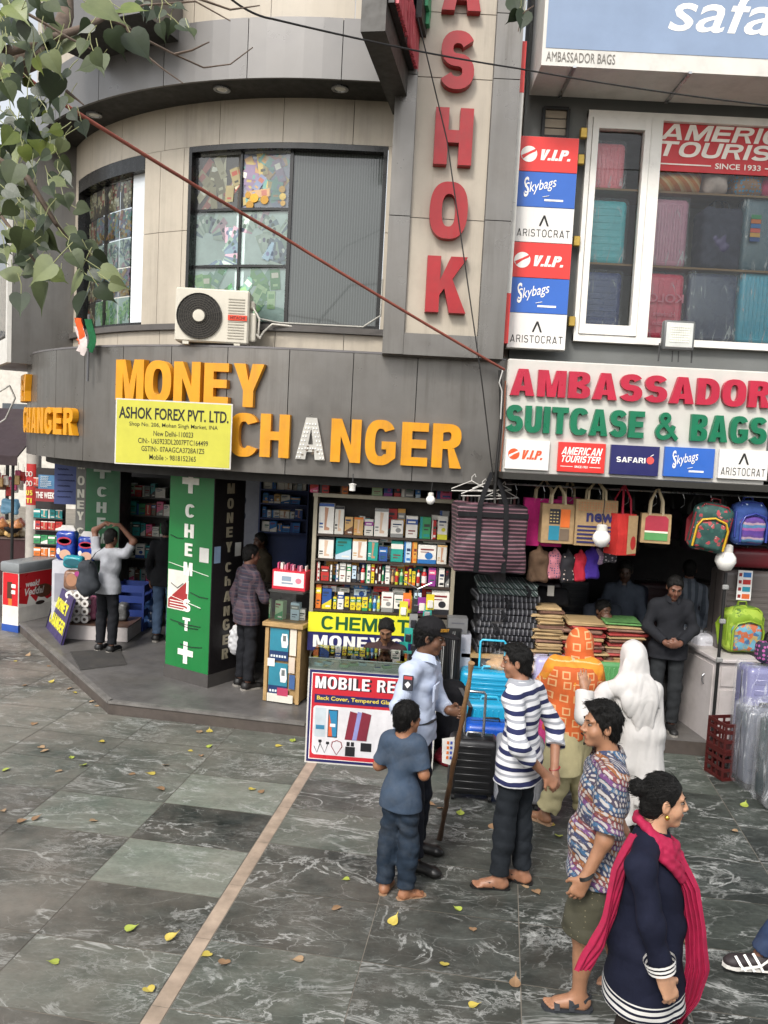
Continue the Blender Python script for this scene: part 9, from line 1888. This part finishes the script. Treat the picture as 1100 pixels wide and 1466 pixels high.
def br(pts,r0,r1,n=7):
    w_=[P(a,b,y)-tb for a,b,y in pts];q.tube(w_,[r0+(r1-r0)*i/(len(w_)-1) for i in range(len(w_))],n);return w_
br([(-330,330,3.4),(-120,150,3.4),(0,98,3.4),(55,78,3.4),(84,52,3.5),(95,20,3.6),(96,-40,3.7)],.07,.024,9)
br([(96,-40,3.7),(300,-160,4.0),(600,-120,4.2),(735,-20,4.2)],.022,.007);br([(-250,200,3.3),(-60,90,3.2),(40,66,3.2),(120,40,3.3),(160,20,3.4)],.03,.008);br([(-200,330,3),(-30,210,3),(40,255,3),(80,320,3),(100,345,3.1)],.018,.005);br([(-30,210,3),(-5,300,2.9),(40,360,2.9),(70,400,2.9)],.008,.004)
for pts in ([(150,25,3.4),(180,38,3.5),(215,60,3.6),(250,78,3.6),(292,97,3.7),(330,92,3.7),(362,68,3.8)],[(180,38,3.5),(205,76,3.5),(235,100,3.5),(262,119,3.5)],[(70,60,3.3),(60,20,3.3),(55,-20,3.3)],[(250,78,3.6),(275,72,3.6),(300,60,3.6)],[(260,-10,3.6),(330,14,3.6),(372,8,3.7)],[(95,130,3),(120,150,3)],[(40,20,3.2),(100,55,3.2),(130,70,3.2)],[(735,-20,4.2),(748,20,4.2),(742,45,4.2)],[(748,20,4.2),(765,8,4.2)],[(140,28,3.4),(205,8,3.4),(280,2,3.5),(330,30,3.5)]):br(pts,.0065,.0025,5)
q.build('branches',T,bark,60)
spots=[]
for a,b,L,an,k in ((62,425,50,200,1),(60,388,48,230,2),(30,435,36,175,0),(105,405,46,215,2),(118,435,50,190,0),(152,420,34,130,0),(160,390,36,100,2),(12,390,36,280,2),(132,352,30,110,1),(110,372,34,140,1),(145,375,34,125,0),(88,62,52,190,2),(150,18,62,110,2),(168,60,40,160,0),(200,65,48,140,0),(125,95,34,250,1),(145,92,34,160,1),(75,125,46,190,0),(42,90,38,200,1),(85,150,30,170,0),(40,160,38,185,0),(30,190,40,150,3),(18,250,44,190,1),(55,205,34,170,3),(70,215,24,180,3),(95,238,30,140,1),(85,262,30,120,2),(20,300,54,140,1),(55,305,44,160,2),(95,290,34,150,1),(30,345,40,200,1),(70,345,42,140,1),(100,335,36,120,2),(10,270,46,160,0),(120,300,30,100,1),(10,105,40,250,3),(5,30,46,150,3),(25,15,44,130,3),(45,50,36,110,0),(190,15,44,100,3),(205,12,26,170,0),(213,22,24,190,0),(231,45,26,170,0),(243,40,24,190,0),(265,40,26,120,0),(255,8,26,100,0),(228,20,22,190,0),(275,45,22,140,1),(140,85,30,150,1),(120,70,28,200,1),(740,10,32,150,0),(748,30,30,190,0),(735,25,22,220,0),(120,185,26,160,0),(105,165,24,140,0),(135,398,30,110,0),(170,408,28,105,2)):spots.append((a,b,L*.92,an,k))
for i in range(135):
    a=abs(rd.gauss(0,1))*48;b=rd.uniform(-10,400)
    if a>128 or (60<b<150 and a>105):continue
    spots.append((a,b,rd.uniform(16,32),rd.uniform(100,250),rd.choice((0,0,0,0,1,1,2,3))))
fol=MB();stm=MB()
for a,b,L,an,k in spots:
    Y=rd.uniform(2.7,3.5) if a<400 else 4.2;p=P(a,b,Y);Lw=L/1170*Y;t=R(an)
    d=Vector((-math.sin(t)*-1*-1,rd.uniform(-.45,.45),math.cos(t))).normalized() if False else Vector((math.sin(t),rd.uniform(-.5,.3),math.cos(t))).normalized()
    n=Vector((rd.uniform(-.9,.9),-1,rd.uniform(-.25,.9)));n=(n-d*n.dot(d)).normalized();x=d.cross(n)
    M_=Matrix.Translation(p-d*Lw*.45-tb) @ Matrix((x,d,n)).transposed().to_4x4();v,f=leaf_pts(Lw,rd.uniform(-.1,.5),rd.uniform(-.1,.3));fol.use(LM[k]);fol.add(v,f,M_)
    e=p-d*Lw*.45-tb;stm.tube([e,e-d*Lw*.3+Vector((0,0,Lw*.12)),e-d*Lw*.55+Vector((rd.uniform(-.02,.02),0,Lw*.35))],.0016,4)
fo=fol.build('foliage',T,None,60);stm.build('leaf_stalks',T,leaf_mat('stalk_green','8A9064','A0A070'))
# ---- cables
def cable(label,pts,r,m,sag=0,nm='cable'):
    pts=[P(*p) for p in pts];o=[]
    for a,b in zip(pts[:-1],pts[1:]):
        for i in range(10):t=i/10;o.append(a.lerp(b,t)-Vector((0,0,sag*4*t*(1-t))))
    o.append(pts[-1]);T=o[0].copy();q=MB();q.tube([p-T for p in o],r,7);ob=q.build(nm,None,m,60);ob.location=T;return tag(ob,label,'cable')
cable('long faded red cable slanting across the front from the tree to the fascia corner',[(-60,40,4.4),(8,85,4.6),(96,152,5.0),(400,336,6.5),(722,529,7.86)],.0125,mat('faded_red_cable','8A4A3C',.6,var=.25),.012)
BW=cm('1C1B1A',.6)
cable('thin black wire running from the tree across the pillar to the upper right',[(330,-2,5.2),(390,27,5.6),(742,98,7.3),(1110,152,7.6)],.007,BW,.02);cable('thin black wire hanging down the pillar and past the fascia',[(597,20,7.3),(640,200,7.6),(690,545,7.7),(707,690,7.95)],.006,BW)
cable('bundle of dark cables at the gap between fascia and white sign',[(716,530,7.98),(718,600,7.99),(712,660,7.99),(708,712,8.0)],.016,BW);cable('brown cable beside the dark bundle at the end of the fascia',[(724,545,7.97),(722,610,7.97),(716,680,7.97)],.009,cm('7A4A34',.6));cable('white cable looping beside the dark bundle at the white sign',[(720,530,7.95),(715,548,7.95),(719,560,7.95),(717,600,7.95)],.007,cm('B9B7B2',.5))
cable('pale cable looped at the far left end of the fascia',[(-8,565,11.4),(14,552,11.3),(22,570,11.3),(8,600,11.4),(-8,610,11.4)],.012,cm('B0ADA6',.5));cable('grey cable running along the window sill to the pillar',[(365,455,8.4),(400,462,8.45),(520,468,8.45),(545,452,8.4),(548,400,8.4)],.009,cm('A8A69E',.6))
# ---- flag
sF=s_of(126,3.6,.08);pf,an=arcp(sF,.08);T=thing('flag','small orange, white and green flag drooping from a grey stick on the curved fascia','flag',(pf.x,pf.y,P(126,546,pf.y).z),-an)
zt=P(126,450,pf.y).z-P(126,546,pf.y).z;q=MB();q.tube([(0,0,0),(0,0,zt)],.014,8);q.build('stick',T,cm('5A5A5C',.5))
sd=SDF();zb4=P(126,507,pf.y).z-T.location.z
def flagc(t,x,v):return x[0]
for x0,x1,zt_,zb_,c_ in ((-.17,-.07,zt*.95,zt*.62,'C9562A'),(-.17,-.02,zt*.82,zt*.46,'C4B8B4'),(.01,.12,zt*.92,zt*.5,'1E5A38')):
    q=MB();w_=x1-x0
    def fn(u,v):return (x0+w_*u+.02*math.sin(v*5),-.03+.025*math.sin(u*6+v*4),zb_+(zt_-zb_)*v-.06*u*(1-v))
    q.grid(fn,7,7);q.v+=[(x,y+.004,z) for x,y,z in q.v];n_=len(q.v)//2;q.f+=[tuple(i+n_ for i in f[::-1]) for f in q.f];q.m+=q.m;q.build('cloth_fold',T,fabric('flag_'+c_,c_),180)
# ---- fallen leaves
marks=[('the boy',566,1280),('the guard',602,1243),('the striped shirt man',732,1268),('the patterned shirt man',825,1440),('the tan paving strip',330,1260),('the step corner',165,1020),('the red repair counter',440,1090),('the pale green tiles',265,1200),('the freezer',26,906),('the bottom left of the picture',120,1400),('the left edge of the picture',20,1120),('the woman in navy',930,1440),('the white cabinet',1015,1080),('the black suitcase',676,1149)]
lv=[(363,1129,'y'),(372,1135,'b'),(238,1346,'y'),(181,1333,'g'),(211,1414,'y'),(301,1364,'y'),(323,1374,'b'),(84,1377,'g'),(434,1374,'b'),(637,1378,'y'),(659,1304,'g'),(677,1328,'b'),(672,1440,'y'),(737,1413,'b'),(757,1269,'b'),(766,1274,'b'),(704,1186,'b'),(659,1167,'g'),(630,1156,'b'),(610,1143,'g'),(613,1151,'b'),(25,1177,'b'),(46,1173,'b'),(137,1174,'b'),(3,1160,'b'),(103,1086,'g'),(118,1095,'g'),(82,1103,'b'),(187,1107,'b'),(222,1107,'y'),(235,1131,'b'),(237,1095,'b'),(271,1074,'y'),(288,1081,'b'),(297,1070,'g'),(285,1049,'b'),(57,1069,'b'),(50,1035,'b'),(4,1103,'g'),(110,992,'y'),(128,1005,'b'),(141,1011,'b'),(72,977,'y'),(33,981,'b'),(71,954,'b'),(24,946,'y'),(39,939,'b'),(97,986,'b'),(395,1068,'y'),(418,1062,'g'),(300,1048,'y'),(1048,1189,'b'),(1065,1155,'g'),(500,1258,'g'),(477,1299,'b'),(560,1323,'y'),(790,1182,'y'),(800,1196,'g'),(150,1062,'y'),(60,1075,'b')]
GL={'y':[leaf_mat('fallen_yellow','A8943E','C4B458',.6)],'g':[leaf_mat('fallen_yellow_green','8A9A3A','A8AE52',.6)],'b':[leaf_mat('fallen_brown','7A5E42','96785A',.7),leaf_mat('fallen_tan','8E7458','A88E6E',.7)]}
NMC={'y':'yellow','g':'yellow green','b':'brown'};cnt={}
for a,b,k in sorted(lv,key=lambda l:min((l[0]-x)**2+(l[1]-y)**2 for _,x,y in marks)):
    mk=min(marks,key=lambda m:(a-m[1])**2+(b-m[2])**2)[0];n=cnt.get((mk,k),0);cnt[(mk,k)]=n+1
    p=G(a,b,.004);onp=False
    L=rd.uniform(.05,.08);q=MB();v,f=leaf_pts(L,rd.uniform(-.05,.5),rd.uniform(-.5,-.05));M_=Matrix.Rotation(rd.uniform(0,6.28),4,'Z') @ Matrix.Rotation(rd.uniform(-.2,.2),4,'X');vs=[M_ @ Vector((x,y,z)) for x,y,z in v];mz=min(z for _,_,z in vs)
    q.add([(x,y,z-mz) for x,y,z in vs],f);o=q.build('fallen_leaf',None,rd.choice(GL[k]),60);o.location=p
    tag(o,f'{NMC[k]} fallen leaf on the paving, {ORD[n]+" " if n else ""}nearest to {mk}','leaf','fallen leaves on the paving')
